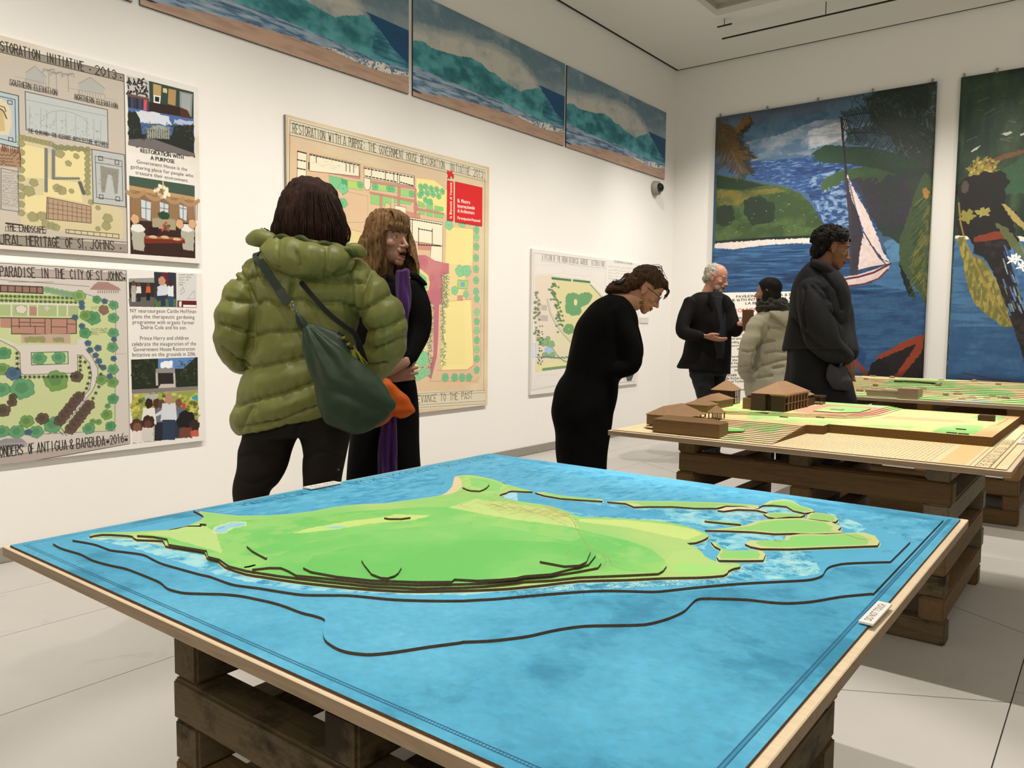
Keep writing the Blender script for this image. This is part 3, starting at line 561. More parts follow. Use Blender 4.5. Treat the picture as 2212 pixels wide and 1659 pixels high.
    # framed detail right
    S.poly(z((656, 870), (890, 910), (900, 1285), (665, 1255)), 'aeb3b2'); S.line(z((656, 870), (890, 910), (900, 1285), (665, 1255)), 2.2, ink, closed=True); S.line(z((680, 920), (872, 955), (878, 1240), (690, 1215)), 1.6, ink, closed=True)
    for x, y in ((705, 920), (822, 948), (710, 1195), (828, 1210)): S.line(z((x, y), (x+27, y+4), (x+27, y+32), (x, y+28)), 2, ink, closed=True)
    S.poly(z((715, 990), (850, 1015), (840, 1190), (820, 1190), (800, 1060), (770, 1050), (750, 1180), (725, 1180)), '807b70', .8); S.line(z((680, 965), (870, 995)), 1.5, ink)
    for k in range(40): x, y = 700+R.rand()*150, 930+R.rand()*240; S.line(z((x, y), (x+R.randn()*8, y+R.rand()*12)), 1.5, '5c5a55', .6)
    # title block and writing panel at left
    S.poly(z((-100, 840), (150, 880), (150, 1005), (-100, 980)), '9c8166'); S.text('ANTIGUA', z((10, 885))[0], z((140, 905))[0], .03, '5a2f22', hand=2); [S.scribble(z((-20, 915+k*22))[0], z((145, 930+k*22))[0], .018, '4c3528', 2, .8, seed=k) for k in range(4)]
    S.poly(z((-100, 990), (130, 1030), (135, 1320), (-100, 1300)), 'b5b0a7'); S.line(z((5, 1005), (128, 1032), (133, 1318), (5, 1300)), 1.5, ink, closed=True); [S.scribble(z((12, 1040+k*18))[0], z((124, 1052+k*18))[0], .014, '6b665c', 1.2, .7, seed=k) for k in range(14)]
    S.line(z((-100, 1480), (560, 1520)), 3, ink); S.line(z((400, 1497), (905, 1537)), 2, ink)
    S.poly(z((-900, 1390), (-100, 1480), (910, 1550), (912, 1612), (-100, 1545), (-900, 1480)), '8f887c'); S.line(z((-900, 1480), (-100, 1545), (912, 1614)), 2, ink)
    S.words((('THE', -560, -440), ('ARCHITECTURAL', -410, 155), ('HERITAGE', 190, 425), ('OF', 470, 520), ('ST.', 560, 622), ('JOHNS', 645, 815)), z, lambda x: 1550+.052*x, .045, ink, 3.2); S.disc(z((862, 1580))[0], 3, 3, ink)
    photo(S, z)
    tk = '2b2928'
    S.text('RESTORATION WITH', z((1004, 893))[0], z((1315, 943))[0], .021, tk, wgt=.8); S.text('A PURPOSE', z((1076, 945))[0], z((1250, 973))[0], .021, tk, wgt=.8)
    S.text('Government House is the', z((976, 970))[0], z((1341, 1028))[0], .019, tk); S.text('gathering place for people who', z((932, 1005))[0], z((1384, 1073))[0], .019, tk); S.text('treasure their environment.', z((968, 1048))[0], z((1350, 1108))[0], .019, tk)
    return S.image()
def photo(S, z):
    R = np.random.RandomState(21)
    q = [(905, 340), (1385, 462), (1385, 655), (915, 570)]
    S.poly(z(*q), '2f4038'); S.poly(z((1095, 400), (1155, 415), (1150, 500), (1095, 490)), 'b29a68'); S.poly(z((1205, 435), (1260, 447), (1255, 560), (1200, 545)), 'a88a5c'); S.poly(z((1285, 455), (1378, 475), (1370, 640), (1285, 600)), '8c9390'); S.poly(z((1300, 470), (1365, 485), (1360, 600), (1300, 580)), '9ba3a5')
    S.poly(z((1060, 530), (1290, 570), (1290, 630), (1060, 600)), '2b1c16'); S.poly(z((1290, 570), (1340, 590), (1370, 650), (1290, 640)), '4c2c1d'); S.poly(z((1098, 482), (1150, 490), (1145, 545), (1098, 535)), 'e8e8e6'); S.poly(z((1108, 492), (1140, 498), (1137, 533), (1108, 526)), '1c1c1e'); S.poly(z((1165, 430), (1195, 437), (1195, 470), (1165, 462)), 'd0c080')
    S.poly(z((905, 340), (1065, 380), (1070, 530), (910, 480)), 'bdbab5')
    for k in range(60): x, y = 910+R.rand()*150, 360+R.rand()*120; S.line(z((x, y), (x+R.randn()*8, y+R.rand()*26)), 5, '1d1a1c', .9)
    S.poly(z((910, 470), (1068, 510), (1060, 605), (915, 570)), '3c4254')
    for k in range(8): x = 925+k*19; S.poly(z((x-8, 490+k*4), (x+8, 492+k*4), (x+9, 590), (x-9, 585)), ['232433', '3a3f58', '2b3048'][k % 3]); S.disc(z((x, 483+k*4))[0], 5, 6, '6b4c3d')
    S.poly(z((1028, 515), (1052, 518), (1048, 600), (1025, 590)), 'c4525c')
    q = [(915, 570), (1386, 655), (1390, 925), (920, 840)]; S.poly(z(*q), '46649b'); S.poly(z((960, 590), (1100, 600), (1200, 640), (1230, 700), (1000, 680)), 'd7dbe0', .9, rag=5); S.poly(z((1240, 650), (1386, 670), (1386, 700), (1240, 690)), 'c3cbd8', .8, rag=5)
    S.poly(z((915, 590), (960, 600), (1000, 650), (1010, 760), (1230, 780), (1250, 700), (1386, 700), (1390, 925), (920, 840)), '20261e', rag=5); S.poly(z((1045, 715), (1215, 720), (1215, 800), (1050, 790)), '73776f'); S.poly(z((1100, 690), (1215, 715), (1215, 730), (1070, 725)), '92988f'); S.poly(z((920, 800), (1080, 790), (1390, 900), (1390, 926), (920, 842)), '6a6465')
    for k in range(90): x, y = 920+R.rand()*460, 690+R.rand()*120; a = R.rand()*3.14; S.line(z((x, y), (x+math.cos(a)*18, y-math.sin(a)*16)), 3, R.choice(['2f3a28', '151a14', '46523c']), .7)
    for x in range(1060, 1215, 16): S.line(z((x, 730), (x, 790)), 2, 'b9bdb5')
    q = [(923, 1060), (1392, 1132), (1397, 1652), (933, 1620)]; S.poly(z(*q), '7c6650'); S.poly(z((923, 1060), (1392, 1132), (1392, 1220), (925, 1130)), '3e5245'); S.poly(z((924, 1128), (1392, 1212), (1392, 1245), (924, 1158)), 'b29165')
    for x0, x1 in ((930, 1010), (1075, 1150), (1205, 1285), (1335, 1395)): S.poly(z((x0, 1160+(x0-930)*.15), (x1, 1172+(x1-930)*.15), (x1-8, 1390), (x0+8, 1375)), '9b7c58'); [S.line(z((x0+5+k*12, 1180+(x0-930)*.15), (x0+8+k*11, 1380)), 3, '6b523a', .8) for k in range(7)]
    for x0, x1 in ((1008, 1080), (1142, 1205), (1282, 1338)): S.poly(z((x0, 1220+(x0-930)*.13), (x1, 1232+(x1-930)*.13), (x1-4, 1385), (x0+4, 1360)), 'bfc7cf'); S.line(z((x0, 1290), (x1, 1300)), 3, '6f6a66'); S.line(z(((x0+x1)/2, 1230), ((x0+x1)/2, 1370)), 3, '6f6a66')
    for x in (970, 1110, 1250, 1360): S.line(z(*[(x-60+k*12, 1170+(x-930)*.16+30*math.sin(k*.31)) for k in range(11)]), 16, 'a4845e', .9)
    for k in range(40): a = R.rand()*6.28; rr = R.rand()**.5; S.disc(z((1168+math.cos(a)*rr*58, 1170+math.sin(a)*rr*42))[0], 7, 8, R.choice(['d9c9a8', 'b9a079', 'ece0c6', '8a7050']), .9)
    S.line(z((1166, 1095), (1166, 1150)), 5, 'cdbb95')
    S.poly(z((930, 1380), (1395, 1400), (1397, 1652), (933, 1620)), '33201b')
    S.poly(z((1090, 1360), (1260, 1375), (1260, 1450), (1090, 1440)), '9c9478', rag=3); S.disc(z((1172, 1345))[0], 24, 16, '28452f'); S.disc(z((1060, 1500))[0], 1, 1, '000000')
    for x in (985, 1340): S.poly(z((x-50, 1440), (x-30, 1415), (x+30, 1420), (x+50, 1450), (x+48, 1600), (x-30, 1590)), 'a7a596', rag=3); S.disc(z((x, 1435))[0], 28, 16, 'd8d8d4')
    S.poly(z((1060, 1430), (1135, 1430), (1130, 1500), (1065, 1500)), '2a1418'); S.poly(z((1030, 1500), (1320, 1515), (1325, 1545), (1030, 1545)), '6e2a1c'); S.poly(z((1040, 1490), (1315, 1505), (1310, 1520), (1040, 1510)), '9a5a40'); S.poly(z((1060, 1545), (1075, 1545), (1075, 1625), (1060, 1620)), '3c1611'); S.poly(z((1290, 1545), (1305, 1545), (1305, 1640), (1290, 1640)), '3c1611')
    for x, y in ((1095, 1498), (1180, 1500), (1265, 1515)): S.disc(z((x, y))[0], 18, 6, 'c4ac80')
    for x, y in ((965, 1370), (1285, 1405), (1375, 1405)): S.disc(z((x, y))[0], 17, 20, 'c9a07a', edge='33201b')
    for k in range(16): S.disc(z((1190+R.randn()*16, 1430+R.randn()*14))[0], 5, 5, R.choice(['8e2a22', 'b94236', '4b5a3a']))
E1 = onx(211, 553, WX+TB)[1:]
M_up = texmat('survey_board_print', up_sheet(), .55, .25)
tag(panel('survey_board', 'x', WX+.0015, (.35, E1[1], 2.40, 2.413), TB, M_up, M_foam), 'upper of two boards at far left, grey survey drawings beside a column of photographs', 'board', None)
def low_sheet():
    ext = (.35, .47, 2.40, E2[1]); S = Sheet('garden_sheet', ext, 760, 'dcd9d3', frx(TB)); z = Zf(0, 540, 3.318); ink = '2f2b28'
    S.poly(z((-900, 40), (905, 148), (925, 1390), (-900, 1740)), 'c3bdb4')
    S.line(z((-900, 40), (903, 148), (928, 1388)), 1.6, ink)
    S.poly(z((-900, 80), (900, 172), (902, 222), (-900, 150)), 'a89c96'); S.line(z((-900, 80), (900, 172)), 1.4, ink, .7); S.line(z((-900, 150), (902, 222)), 2, ink)
    S.words((('GARDEN', -280, -60), ('PARADISE', 0, 250), ('IN', 290, 343), ('THE', 392, 462), ('CITY', 503, 595), ('OF', 622, 665), ('ST', 690, 735), ('JOHNS', 763, 876)), z, lambda x: 190+.036*x, .046, ink, 3.0); S.disc(z((889, 205))[0], 5, 5, ink)
    g = 'b7bf8d'; S.poly(z((-300, 300), (300, 260), (560, 330), (800, 370), (825, 500), (825, 1290), (470, 1300), (-300, 1340)), 'b9c290')
    S.tint(14, 20, 'a5b37c', .48, .75, 3, .0)
    for a, b in (((0, 212), (640, 262)), ((60, 228), (380, 230))): S.line(z(a, b), 1.3, ink, .8)
    S.poly(z((-60, 250), (305, 262), (305, 312), (-60, 295)), '8c6a60'); [S.line(z((k*52-50, 255+k), (k*52-50, 300+k)), 3, ink) for k in range(7)]; S.line(z((-60, 250), (305, 265), (305, 312), (-60, 296)), 4, ink, .8, closed=True)
    S.poly(z((670, 250), (700, 228), (770, 230), (850, 270), (865, 290), (640, 285)), '9c7a74'); S.poly(z((640, 285), (865, 290), (865, 315), (640, 312)), 'c6beb8'); [S.line(z((700+k*16, 292), (700+k*16, 308)), 3, '6b6270') for k in range(10)]
    S.poly(z((-60, 318), (560, 330), (560, 380), (-60, 372)), 'a8b777'); S.poly(z((-60, 390), (560, 400), (560, 475), (-60, 470)), '9eae7b')
    for k in range(20): 
        for yy in (328, 360): S.disc(z((-50+k*31, yy+k*.9))[0], 5.5, 5, '3f4a38', .9, rag=.3)
    S.line(z((-60, 380), (570, 392)), 6, 'cfc8be')
    for x in (80, 200, 265, 410, 480): S.line(z((x, 395), (x, 470)), 5, 'cfc8be')
    S.poly(z((210, 405), (262, 408), (262, 470), (210, 468)), 'a57f6e'); S.poly(z((335, 395), (355, 418), (335, 440), (315, 418)), 'b9b5b4'); S.disc(z((150, 425))[0], 18, 15, 'c9c4b4', edge='6b6a55')
    S.poly(z((0, 485), (480, 490), (545, 478), (545, 595), (480, 600), (365, 605), (80, 600), (80, 560), (0, 555)), 'a8806f'); S.line(z((0, 485), (545, 492), (545, 598), (365, 605), (80, 600)), 3, ink, .9)
    for x, y0, y1 in ((80, 490, 600), (135, 490, 560), (215, 490, 545), (320, 492, 600), (365, 492, 604), (478, 492, 600), (250, 545, 600)): S.line(z((x, y0), (x, y1)), 2.2, ink, .85)
    for a, b in (((80, 545), (320, 548)), ((135, 518), (215, 520)), ((365, 550), (478, 552)), ((478, 530), (545, 532)), ((225, 520), (320, 522))): S.line(z(a, b), 2.2, ink, .85)
    S.poly(z((150, 605), (500, 600), (505, 670), (150, 665)), 'b29c8a'); S.poly(z((175, 620), (320, 618), (320, 660), (180, 662)), '8a8a5e', rag=3); S.poly(z((375, 625), (455, 625), (455, 660), (375, 660)), '8a8a5e', rag=3)
    road = 'c8c1ba'
    S.poly(z((0, 625), (150, 690), (150, 680), (550, 680), (552, 640), (608, 636), (612, 710), (660, 770), (698, 850), (700, 920), (660, 1010), (600, 1100), (480, 1230), (400, 1300), (350, 1310), (480, 1180), (560, 1080), (640, 1000), (655, 900), (640, 810), (590, 755), (552, 752), (555, 880), (170, 895), (145, 880), (140, 740), (100, 700), (0, 650)), road)
    S.line(z((0, 648), (100, 698), (140, 735), (145, 880), (170, 895), (555, 880), (553, 752), (590, 755), (640, 810), (655, 900), (640, 1000), (560, 1085)), 2, '5a564c'); S.line(z((612, 710), (660, 770), (698, 850), (700, 920), (660, 1010), (480, 1230), (340, 1320)), 2, '5a564c')
    S.poly(z((222, 735), (485, 728), (487, 815), (225, 824)), 'b3c392'); S.line(z((222, 735), (485, 728), (487, 815), (225, 824)), 2.5, '4e5540', closed=True)
    S.line(z((0, 1330), (820, 1295), (828, 380), (560, 300)), 2, '3d4a3a', .7)
    tr = lambda x, y, r, c='4f8a5f', e='2f5a3f': (S.disc(z((x, y))[0], r*.65, r*.6, c, .95, edge=e), S.disc(z((x-r*.12, y-r*.1))[0], r*.35, r*.33, e, .3))
    for x, y, r in ((280, 777, 36), (420, 772, 36), (20, 855, 34), (15, 1000, 38), (160, 993, 60), (402, 938, 62), (190, 1228, 36), (258, 1303, 36), (377, 1253, 48), (120, 1303, 38), (15, 1300, 34), (635, 1280, 34), (763, 1180, 32), (808, 1067, 32), (806, 948, 32), (808, 855, 32), (804, 697, 31), (810, 595, 31), (810, 487, 31), (812, 395, 28), (608, 595, 32), (665, 487, 42), (612, 470, 32), (692, 355, 24), (725, 930, 32), (28, 740, 34), (770, 1118, 16), (790, 1262, 30), (705, 1232, 17), (662, 1230, 17)): tr(x, y, r, R_c((x*7+y) % 3))
    for k in range(7): tr(335+k*35, 285+k*7, 18, '7d9d7d', '5d7d60')
    tr(568, 330, 34, '7aa058')
    for x, y, r in ((95, 885, 38), (583, 380, 16), (585, 410, 16), (585, 545, 17), (700, 703, 20), (705, 797, 19), (738, 842, 18), (683, 755, 17), (643, 717, 18), (628, 668, 18), (815, 640, 16), (812, 778, 17), (783, 905, 17), (748, 368, 17), (535, 483, 17), (200, 1305, 18)): tr(x, y, r, '45607a', '2c3d55')
    br = '5b4a41'
    for k in range(6): tr(427+k*27, 1222-k*34, 32, br, '352b27')
    for k in range(6): tr(505+k*26, 1282-k*34, 33, br, '352b27')
    for x, y, r in ((302, 1208, 34), (548, 908, 34), (20, 1150, 36), (90, 1053, 20), (85, 1092, 24), (75, 1040, 1)): tr(x, y, r, '584a3c', '2e2a22')
    for k in range(13): S.disc(z((145+k*33, 911-k*.4))[0], 5, 5, '33382e', .95, rag=.35)
    for x, y in ((120, 740), (122, 775), (122, 815), (122, 850), (573, 770), (573, 800), (573, 830), (573, 860), (608, 803), (635, 843), (643, 880), (640, 915), (628, 957), (618, 992), (597, 1024), (720, 890), (706, 980), (684, 1025), (664, 1063), (712, 830)): S.disc(z((x, y))[0], 5.5, 5.5, '33382e', .95, rag=.35)
    S.disc(z((742, 430))[0], 18, 18, '7e6256', edge='4a3a33'); [S.scribble(z((650, 412+k*10))[0], z((712, 412+k*10))[0], .008, '55503f', 1.1, .7, seed=k) for k in range(2)]; [S.scribble(z((650, 572+k*12))[0], z((765-(k > 2)*50, 570+k*12))[0], .009, '4b4a3a', 1.2, .8, seed=k) for k in range(4)]
    S.line(z((440, 1280), (475, 1330)), 2, ink); S.line(z((415, 1290), (450, 1325)), 2, ink); S.line(z((830, 745), (900, 743)), 1, ink, .5)
    S.poly(z((-100, 1400), (35, 1350), (150, 1348), (195, 1385), (185, 1410), (0, 1440)), '8a8688'); S.poly(z((5, 1388), (190, 1378), (192, 1405), (10, 1425)), '9b979b'); [S.line(z((20+k*18, 1395), (20+k*18, 1410)), 3, '55525a') for k in range(9)]
    S.poly(z((-900, 1640), (916, 1330), (920, 1382), (-900, 1720)), 'a89c96'); S.line(z((-900, 1640), (916, 1330)), 1.6, ink); S.line(z((-900, 1715), (922, 1388)), 2.2, ink)
    S.words((('NATURAL', -300, -70), ('WONDERS', -30, 160), ('OF', 203, 240), ('ANTIGUA', 265, 478), ('&', 500, 524), ('BARBUDA', 548, 750)), z, lambda x: 1483-.112*x, .048, ink, 3.2); S.text('2016', z((790, 1393))[0], z((886, 1376))[0], .046, ink, hand=2.8); S.disc(z((770, 1373))[0], 6, 6, ink); S.disc(z((902, 1359))[0], 6, 6, ink)
    tk = '3a3735'
    for st, p0, p1 in (('NY neurosurgeon Caitlin Hoffman', (930, 448), (1405, 453)), ('plans the therapeutic gardening', (945, 489), (1393, 494)), ('programme with organic farmer', (947, 529), (1393, 533)), ('Delrie Cole and his son.', (1008, 567), (1337, 569)), ('Prince Harry and children', (1000, 645), (1352, 643)), ('celebrate the inauguration of the', (942, 687), (1404, 683)), ('Government House Restoration', (953, 726), (1396, 720)), ('Initiative on the grounds in 2016.', (945, 764), (1404, 757))): S.text(st, z(p0)[0], z(p1)[0], .021, tk)
    R = np.random.RandomState(5)
    # three small photographs
    S.poly(z((920, 205), (1105, 200), (1108, 408), (926, 405)), '2b2a28'); S.poly(z((922, 340), (1107, 335), (1108, 408), (926, 405)), '5c5a58', rag=3); S.poly(z((920, 205), (1105, 200), (1105, 235), (920, 230)), '8d918e')
    def fig(x, y, h, top, leg, skin='5c3d30', w=1.0):
        S.poly(z((x-h*.11*w, y-h*.82), (x+h*.11*w, y-h*.82), (x+h*.14*w, y-h*.42), (x-h*.14*w, y-h*.42)), top, rag=1); S.poly(z((x-h*.11*w, y-h*.45), (x+h*.11*w, y-h*.45), (x+h*.1*w, y), (x-h*.1*w, y)), leg, rag=1); S.disc(z((x, y-h*.92))[0], h*.065*.8, h*.085*.8, skin)
    for a in ((955, 372, 145, 'a59c98', 'b3aaa4'), (992, 370, 135, 'd6d2cc', '2c2a2c'), (1060, 362, 125, 'c05a2a', '1c1a1c')): fig(*a)
    S.poly(z((1103, 157), (1260, 165), (1263, 410), (1108, 408)), '39323a'); S.poly(z((1108, 350), (1263, 350), (1263, 410), (1108, 408)), '4f6a3c')
    for x, c in ((1125, '2a2c38'), (1180, '5a2430'), (1225, '2c2f40')): S.poly(z((x-24, 160), (x+24, 163), (x+20, 260), (x-20, 260)), c)
    S.poly(z((1125, 260), (1180, 240), (1225, 290), (1220, 310), (1170, 330), (1125, 335)), 'c3ccd2', rag=2); S.disc(z((1158, 222))[0], 15, 18, 'b98a6c'); S.poly(z((1120, 330), (1180, 325), (1185, 400), (1150, 405), (1150, 360), (1122, 370)), '28334a'); S.poly(z((1200, 255), (1240, 255), (1243, 335), (1200, 330)), 'd3dadd', rag=1); S.disc(z((1220, 238))[0], 10, 13, '3a2620'); S.poly(z((1198, 335), (1242, 335), (1238, 408), (1208, 408)), '2e4a6c')
    S.poly(z((1268, 170), (1405, 172), (1406, 415), (1268, 412)), 'c9c9c6'); [S.scribble(z((1280, 182+k*18))[0], z((1385-k*20, 182+k*18))[0], .009, '55555a', 1.3, .8, seed=k) for k in range(5)]; S.line(z((1290, 300), (1310, 265), (1320, 300), (1290, 320)), 2, '8a8a8a'); S.line(z((1335, 355), (1390, 290), (1395, 350), (1340, 350)), 2, '9a9a9a'); S.poly(z((1268, 362), (1406, 365), (1406, 413), (1268, 411)), '5c1a1c'); S.poly(z((1310, 392), (1404, 395), (1404, 410), (1310, 409)), 'e5e2df'); S.poly(z((1280, 368), (1300, 368), (1298, 408), (1280, 406)), 'dcd8d4')
    # portico photograph
    S.poly(z((937, 785), (1414, 768), (1416, 1002), (943, 1032)), '232a1c'); S.poly(z((1130, 778), (1400, 768), (1310, 850), (1130, 850)), '5a7fb5'); S.poly(z((1150, 800), (1230, 790), (1240, 845), (1150, 845)), 'e2e6ea', rag=3)
    for k in range(160): x, y = 945+R.rand()*460, 790+R.rand()*170; a = R.rand()*6.28; (not 1135 < x < 1265) and S.line(z((x, y), (x+math.cos(a)*22, y+math.sin(a)*22)), 3, R.choice(['3d4a2a', '141a12', '2c3a22', '55623a']), .7)
    S.poly(z((1112, 852), (1252, 850), (1255, 970), (1112, 972)), '2a2524'); S.poly(z((1112, 850), (1252, 848), (1252, 880), (1112, 882)), '8b857e'); S.poly(z((1112, 880), (1128, 880), (1132, 970), (1115, 972)), 'b5afa8'); S.poly(z((1238, 880), (1253, 880), (1257, 972), (1243, 972)), 'b5afa8'); S.poly(z((1150, 960), (1240, 958), (1265, 985), (1130, 990)), 'b9b4ae'); S.poly(z((942, 1000), (1416, 975), (1416, 1003), (943, 1033)), '7b736d')
    # crowd photograph
    S.poly(z((943, 1035), (1416, 1004), (1420, 1333), (948, 1388)), '8a9450')
    for k in range(240): x, y = 945+R.rand()*470, 1030+R.rand()*160; S.disc(z((x, y))[0], 7+R.rand()*6, 7, R.choice(['a8ad4c', '5e7038', '8d9a48', 'c3c06a', '41552c', 'b59a3a']), .8)
    S.poly(z((1030, 1035), (1130, 1030), (1130, 1085), (1040, 1090)), 'a9aaa0')
    for x, y, h, t, l, sk, w in ((1120, 1365, 290, '474a55', '22242c', '4a3228', 1.2), (1155, 1360, 280, '6a6d78', '24262e', '5a4034', 1.1), (1065, 1375, 300, 'd8d5cc', 'a8a49c', '33221c', 1.3), (1278, 1345, 270, '5b667c', '2c3342', '6b4c3c', 1.2), (1208, 1360, 320, 'c7ccd4', '2c3a4e', 'b0806a', 1.35)): fig(x, y, h, t, l, sk, w)
    S.poly(z((1105, 1180), (1180, 1130), (1190, 1160), (1112, 1195)), 'c7ccd4')
    for x, y, r, c in ((978, 1260, 26, '4a3028'), (1060, 1235, 26, '3c2820'), (1330, 1225, 40, '1d1a1c'), (1390, 1260, 24, '33251f')): S.disc(z((x, y))[0], r, r*1.1, c)
    for a, c in (((948, 1290, 1030, 1382), 'd6cfca'), ((1015, 1270, 1095, 1370), 'c9c2bd'), ((1285, 1270, 1372, 1345), '6b3f34'), ((1365, 1290, 1420, 1336), 'b9574c')): S.poly(z((a[0], a[1]), (a[2], a[1]), (a[2], a[3]), (a[0], a[3])), c, rag=3)
    for x, y, r, c in ((980, 1268, 17, '7a4f3e'), (1058, 1248, 15, '5c3d30')): S.disc(z((x, y))[0], r, r, c)
    S.poly(z((1370, 1050), (1410, 1035), (1415, 1070), (1385, 1075)), '2f9aa5', rag=3); S.poly(z((1300, 1100), (1325, 1095), (1328, 1140), (1305, 1140)), 'b0443a')
    return S.image()
def R_c(k): return ['4f8a5f', '5b9268', '6b8f4e'][int(k)]
E2 = onx(211, 577, WX+TB)[1:]
tag(panel('garden_board', 'x', WX+.0015, (.35, .47, 2.40, E2[1]), TB, texmat('garden_board_print', low_sheet(), .55, .25), M_foam), 'lower of two boards at far left, green garden plan beside a column of photographs', 'board', None)
# ---- hanging painted banners on the end wall
DB = .03
M_bedge = flat('banner_edge', 'b8b2a6', .7, .2, .02)
def frond(S, z, base, tip, sag, n, ln, c, wd, side=(1, -1), seed=0, al=.95):
    R = np.random.RandomState(seed)
    P = [(base[0]+(tip[0]-base[0])*t, base[1]+(tip[1]-base[1])*t - sag*math.sin(t*math.pi)) for t in np.linspace(0, 1, 12)]
    S.line(z(*P), wd*1.3, c, al)
    for k in range(n):
        t = .08+.9*k/n; i = min(10, int(t*11)); x, y = P[i][0]+(P[i+1][0]-P[i][0])*(t*11-i), P[i][1]+(P[i+1][1]-P[i][1])*(t*11-i)
        dx, dy = P[i+1][0]-P[i][0], P[i+1][1]-P[i][1]; L = math.hypot(dx, dy); dx /= L; dy /= L
        for sd in side:
            l = ln*(1.15-t*.7)*(.7+R.rand()*.6); ex, ey = x+(dx*.55-sd*dy*.8)*l, y+(dy*.55+sd*dx*.8)*l+l*.25
            q = z((x, y), (ex, ey)); S.line([q[0], q[1]], wd*(.8+R.rand()*.6), c, al)
def paint_1():
    ext = (-3.585, .672, -1.452, 3.40); S = Sheet('sailboat_painting', ext, 430, '3e5a7a', fry(DB)); z = Zf(1520, 160, 2.4755); h, w = S.h, S.w
    fine = fbm(h, w, 90, 14, 2, 4); med = fbm(h, w, 30, 12, 7, 4); R = np.random.RandomState(4)
    # sky
    sky = z((60, 230), (1260, 20), (1260, 560), (620, 470), (240, 470), (60, 480)); S.poly(sky, '4d6a84'); S.poly(sky, '35536f', .7, tex=np.clip((med-.45)*4, 0, 1))
    S.poly(z((60, 235), (760, 120), (760, 180), (60, 300)), '565a68', .6, tex=np.clip(med*1.5, 0, 1)); S.poly(z((200, 370), (420, 320), (600, 250), (760, 230), (760, 440), (420, 430), (240, 470)), 'a3a6ad', .75, tex=np.clip((med-.3)*3, 0, 1), rag=4)
    S.poly(z((560, 300), (760, 250), (800, 330), (660, 380), (560, 400)), 'c0c0c4', .7, tex=np.clip((fine-.35)*4, 0, 1), rag=4); S.poly(z((400, 400), (500, 390), (560, 410), (430, 430)), '55607f', .6)
    # far water
    wt = z((240, 470), (600, 440), (760, 440), (1000, 500), (900, 1000), (640, 820), (560, 640), (420, 590), (260, 560)); S.poly(wt, '27477a'); S.poly(wt, '7f9cc0', .6, tex=np.clip((fbm(h, w, 200, 40, 8)-.5)*6, 0, 1)); S.poly(wt, '152c5a', .7, tex=np.clip((.45-fine)*6, 0, 1))
    S.poly(z((560, 560), (760, 500), (820, 800), (660, 830), (600, 700)), '9db4cc', .7, tex=np.clip((fbm(h, w, 110, 50, 18)-.46)*6, 0, 1), rag=4)
    # island
    isl = z((70, 535), (200, 560), (330, 590), (430, 600), (520, 640), (570, 690), (605, 740), (640, 800), (650, 880), (60, 905)); S.poly(isl, '33482a', rag=3); S.poly(isl, '4b6236', .8, tex=np.clip((med-.42)*4, 0, 1))
    S.poly(z((70, 620), (200, 625), (400, 610), (440, 630), (250, 650), (190, 700), (70, 700)), '746831', .9, rag=4, tex=np.clip((med-.1)*2, 0, 1)); S.poly(z((70, 540), (330, 595), (200, 620), (70, 612)), '1f3122', .9)
    for p in (((70, 710), (150, 700), (170, 770), (120, 820), (70, 800)), ((215, 670), (300, 650), (380, 700), (380, 790), (260, 810), (215, 740))): S.poly(z(*p), '1f2c22', .85, rag=5)
    for k in range(40): c = z((80+R.rand()*540, 650+R.rand()*210))[0]; S.disc(c, 2+R.rand()*2, 2, R.choice(['7f8f68', '1c2a1c', '9ba384']), .8)
    S.poly(z((60, 893), (350, 872), (600, 862), (700, 870), (700, 885), (350, 890), (60, 905)), '141f1c', .9)
    # surf
    S.poly(z((60, 905), (350, 885), (620, 872), (760, 880), (760, 910), (500, 905), (330, 915), (160, 940), (60, 935)), 'd8cdc8', rag=3)
    # near water
    nw = z((50, 930), (160, 938), (330, 915), (640, 905), (900, 1000), (1060, 860), (1230, 860), (1180, 1640), (40, 1640)); S.poly(nw, '234872', rag=2); S.poly(nw, '4d7ba8', .6, tex=np.clip((fbm(h, w, 190, 9, 5)-.5)*6, 0, 1)); S.poly(nw, '0f2648', .8, tex=np.clip((.46-fbm(h, w, 120, 7, 31))*6, 0, 1))
    lo = z((740, 1180), (1230, 1170), (1190, 1640), (600, 1640)); S.poly(lo, '33587e', .85, rag=3, tex=np.clip(med*1.7, 0, 1)); S.poly(lo, '1f3e66', .6, tex=np.clip((fine-.5)*5, 0, 1)); S.poly(z((1050, 870), (1060, 860), (1230, 900), (1200, 1180), (900, 1120), (960, 980)), '4a7aa4', .7, rag=4)
    S.poly(z((960, 900), (1060, 860), (1060, 1000), (1000, 1010)), '5f8fb5', .7, rag=3)
    # big palm mass, upper right
    dk = '1e2a26'
    S.poly(z((870, 130), (960, 60), (1250, 30), (1240, 500), (1200, 900), (1140, 940), (1040, 900), (960, 860), (890, 760), (860, 640), (800, 560), (900, 480), (1050, 460), (1000, 330), (900, 260)), '2b3a35', rag=6)
    S.poly(z((790, 560), (950, 530), (1100, 560), (1120, 800), (980, 820), (900, 760), (860, 700)), '3a3442', .85, rag=5, tex=np.clip(med*1.8, 0, 1)); S.poly(z((1050, 300), (1240, 260), (1230, 760), (1120, 760), (1090, 560)), '3c4034', .7, tex=np.clip((med-.3)*3, 0, 1))
    for k in range(330):
        x, y = 770+R.rand()*460, 100+R.rand()*330; a = R.choice([-1.1, -.5, .6, 1.9])+R.randn()*.35; l = 12+R.rand()*44; S.line(z((x, y), (x+math.cos(a)*l, y-math.sin(a)*l)), 2+R.rand()*1.5, R.choice(['4c5c6c', '66777c', '3c4c50', '7b8a90', '24302c', '1c2622', '33443a']), .8)
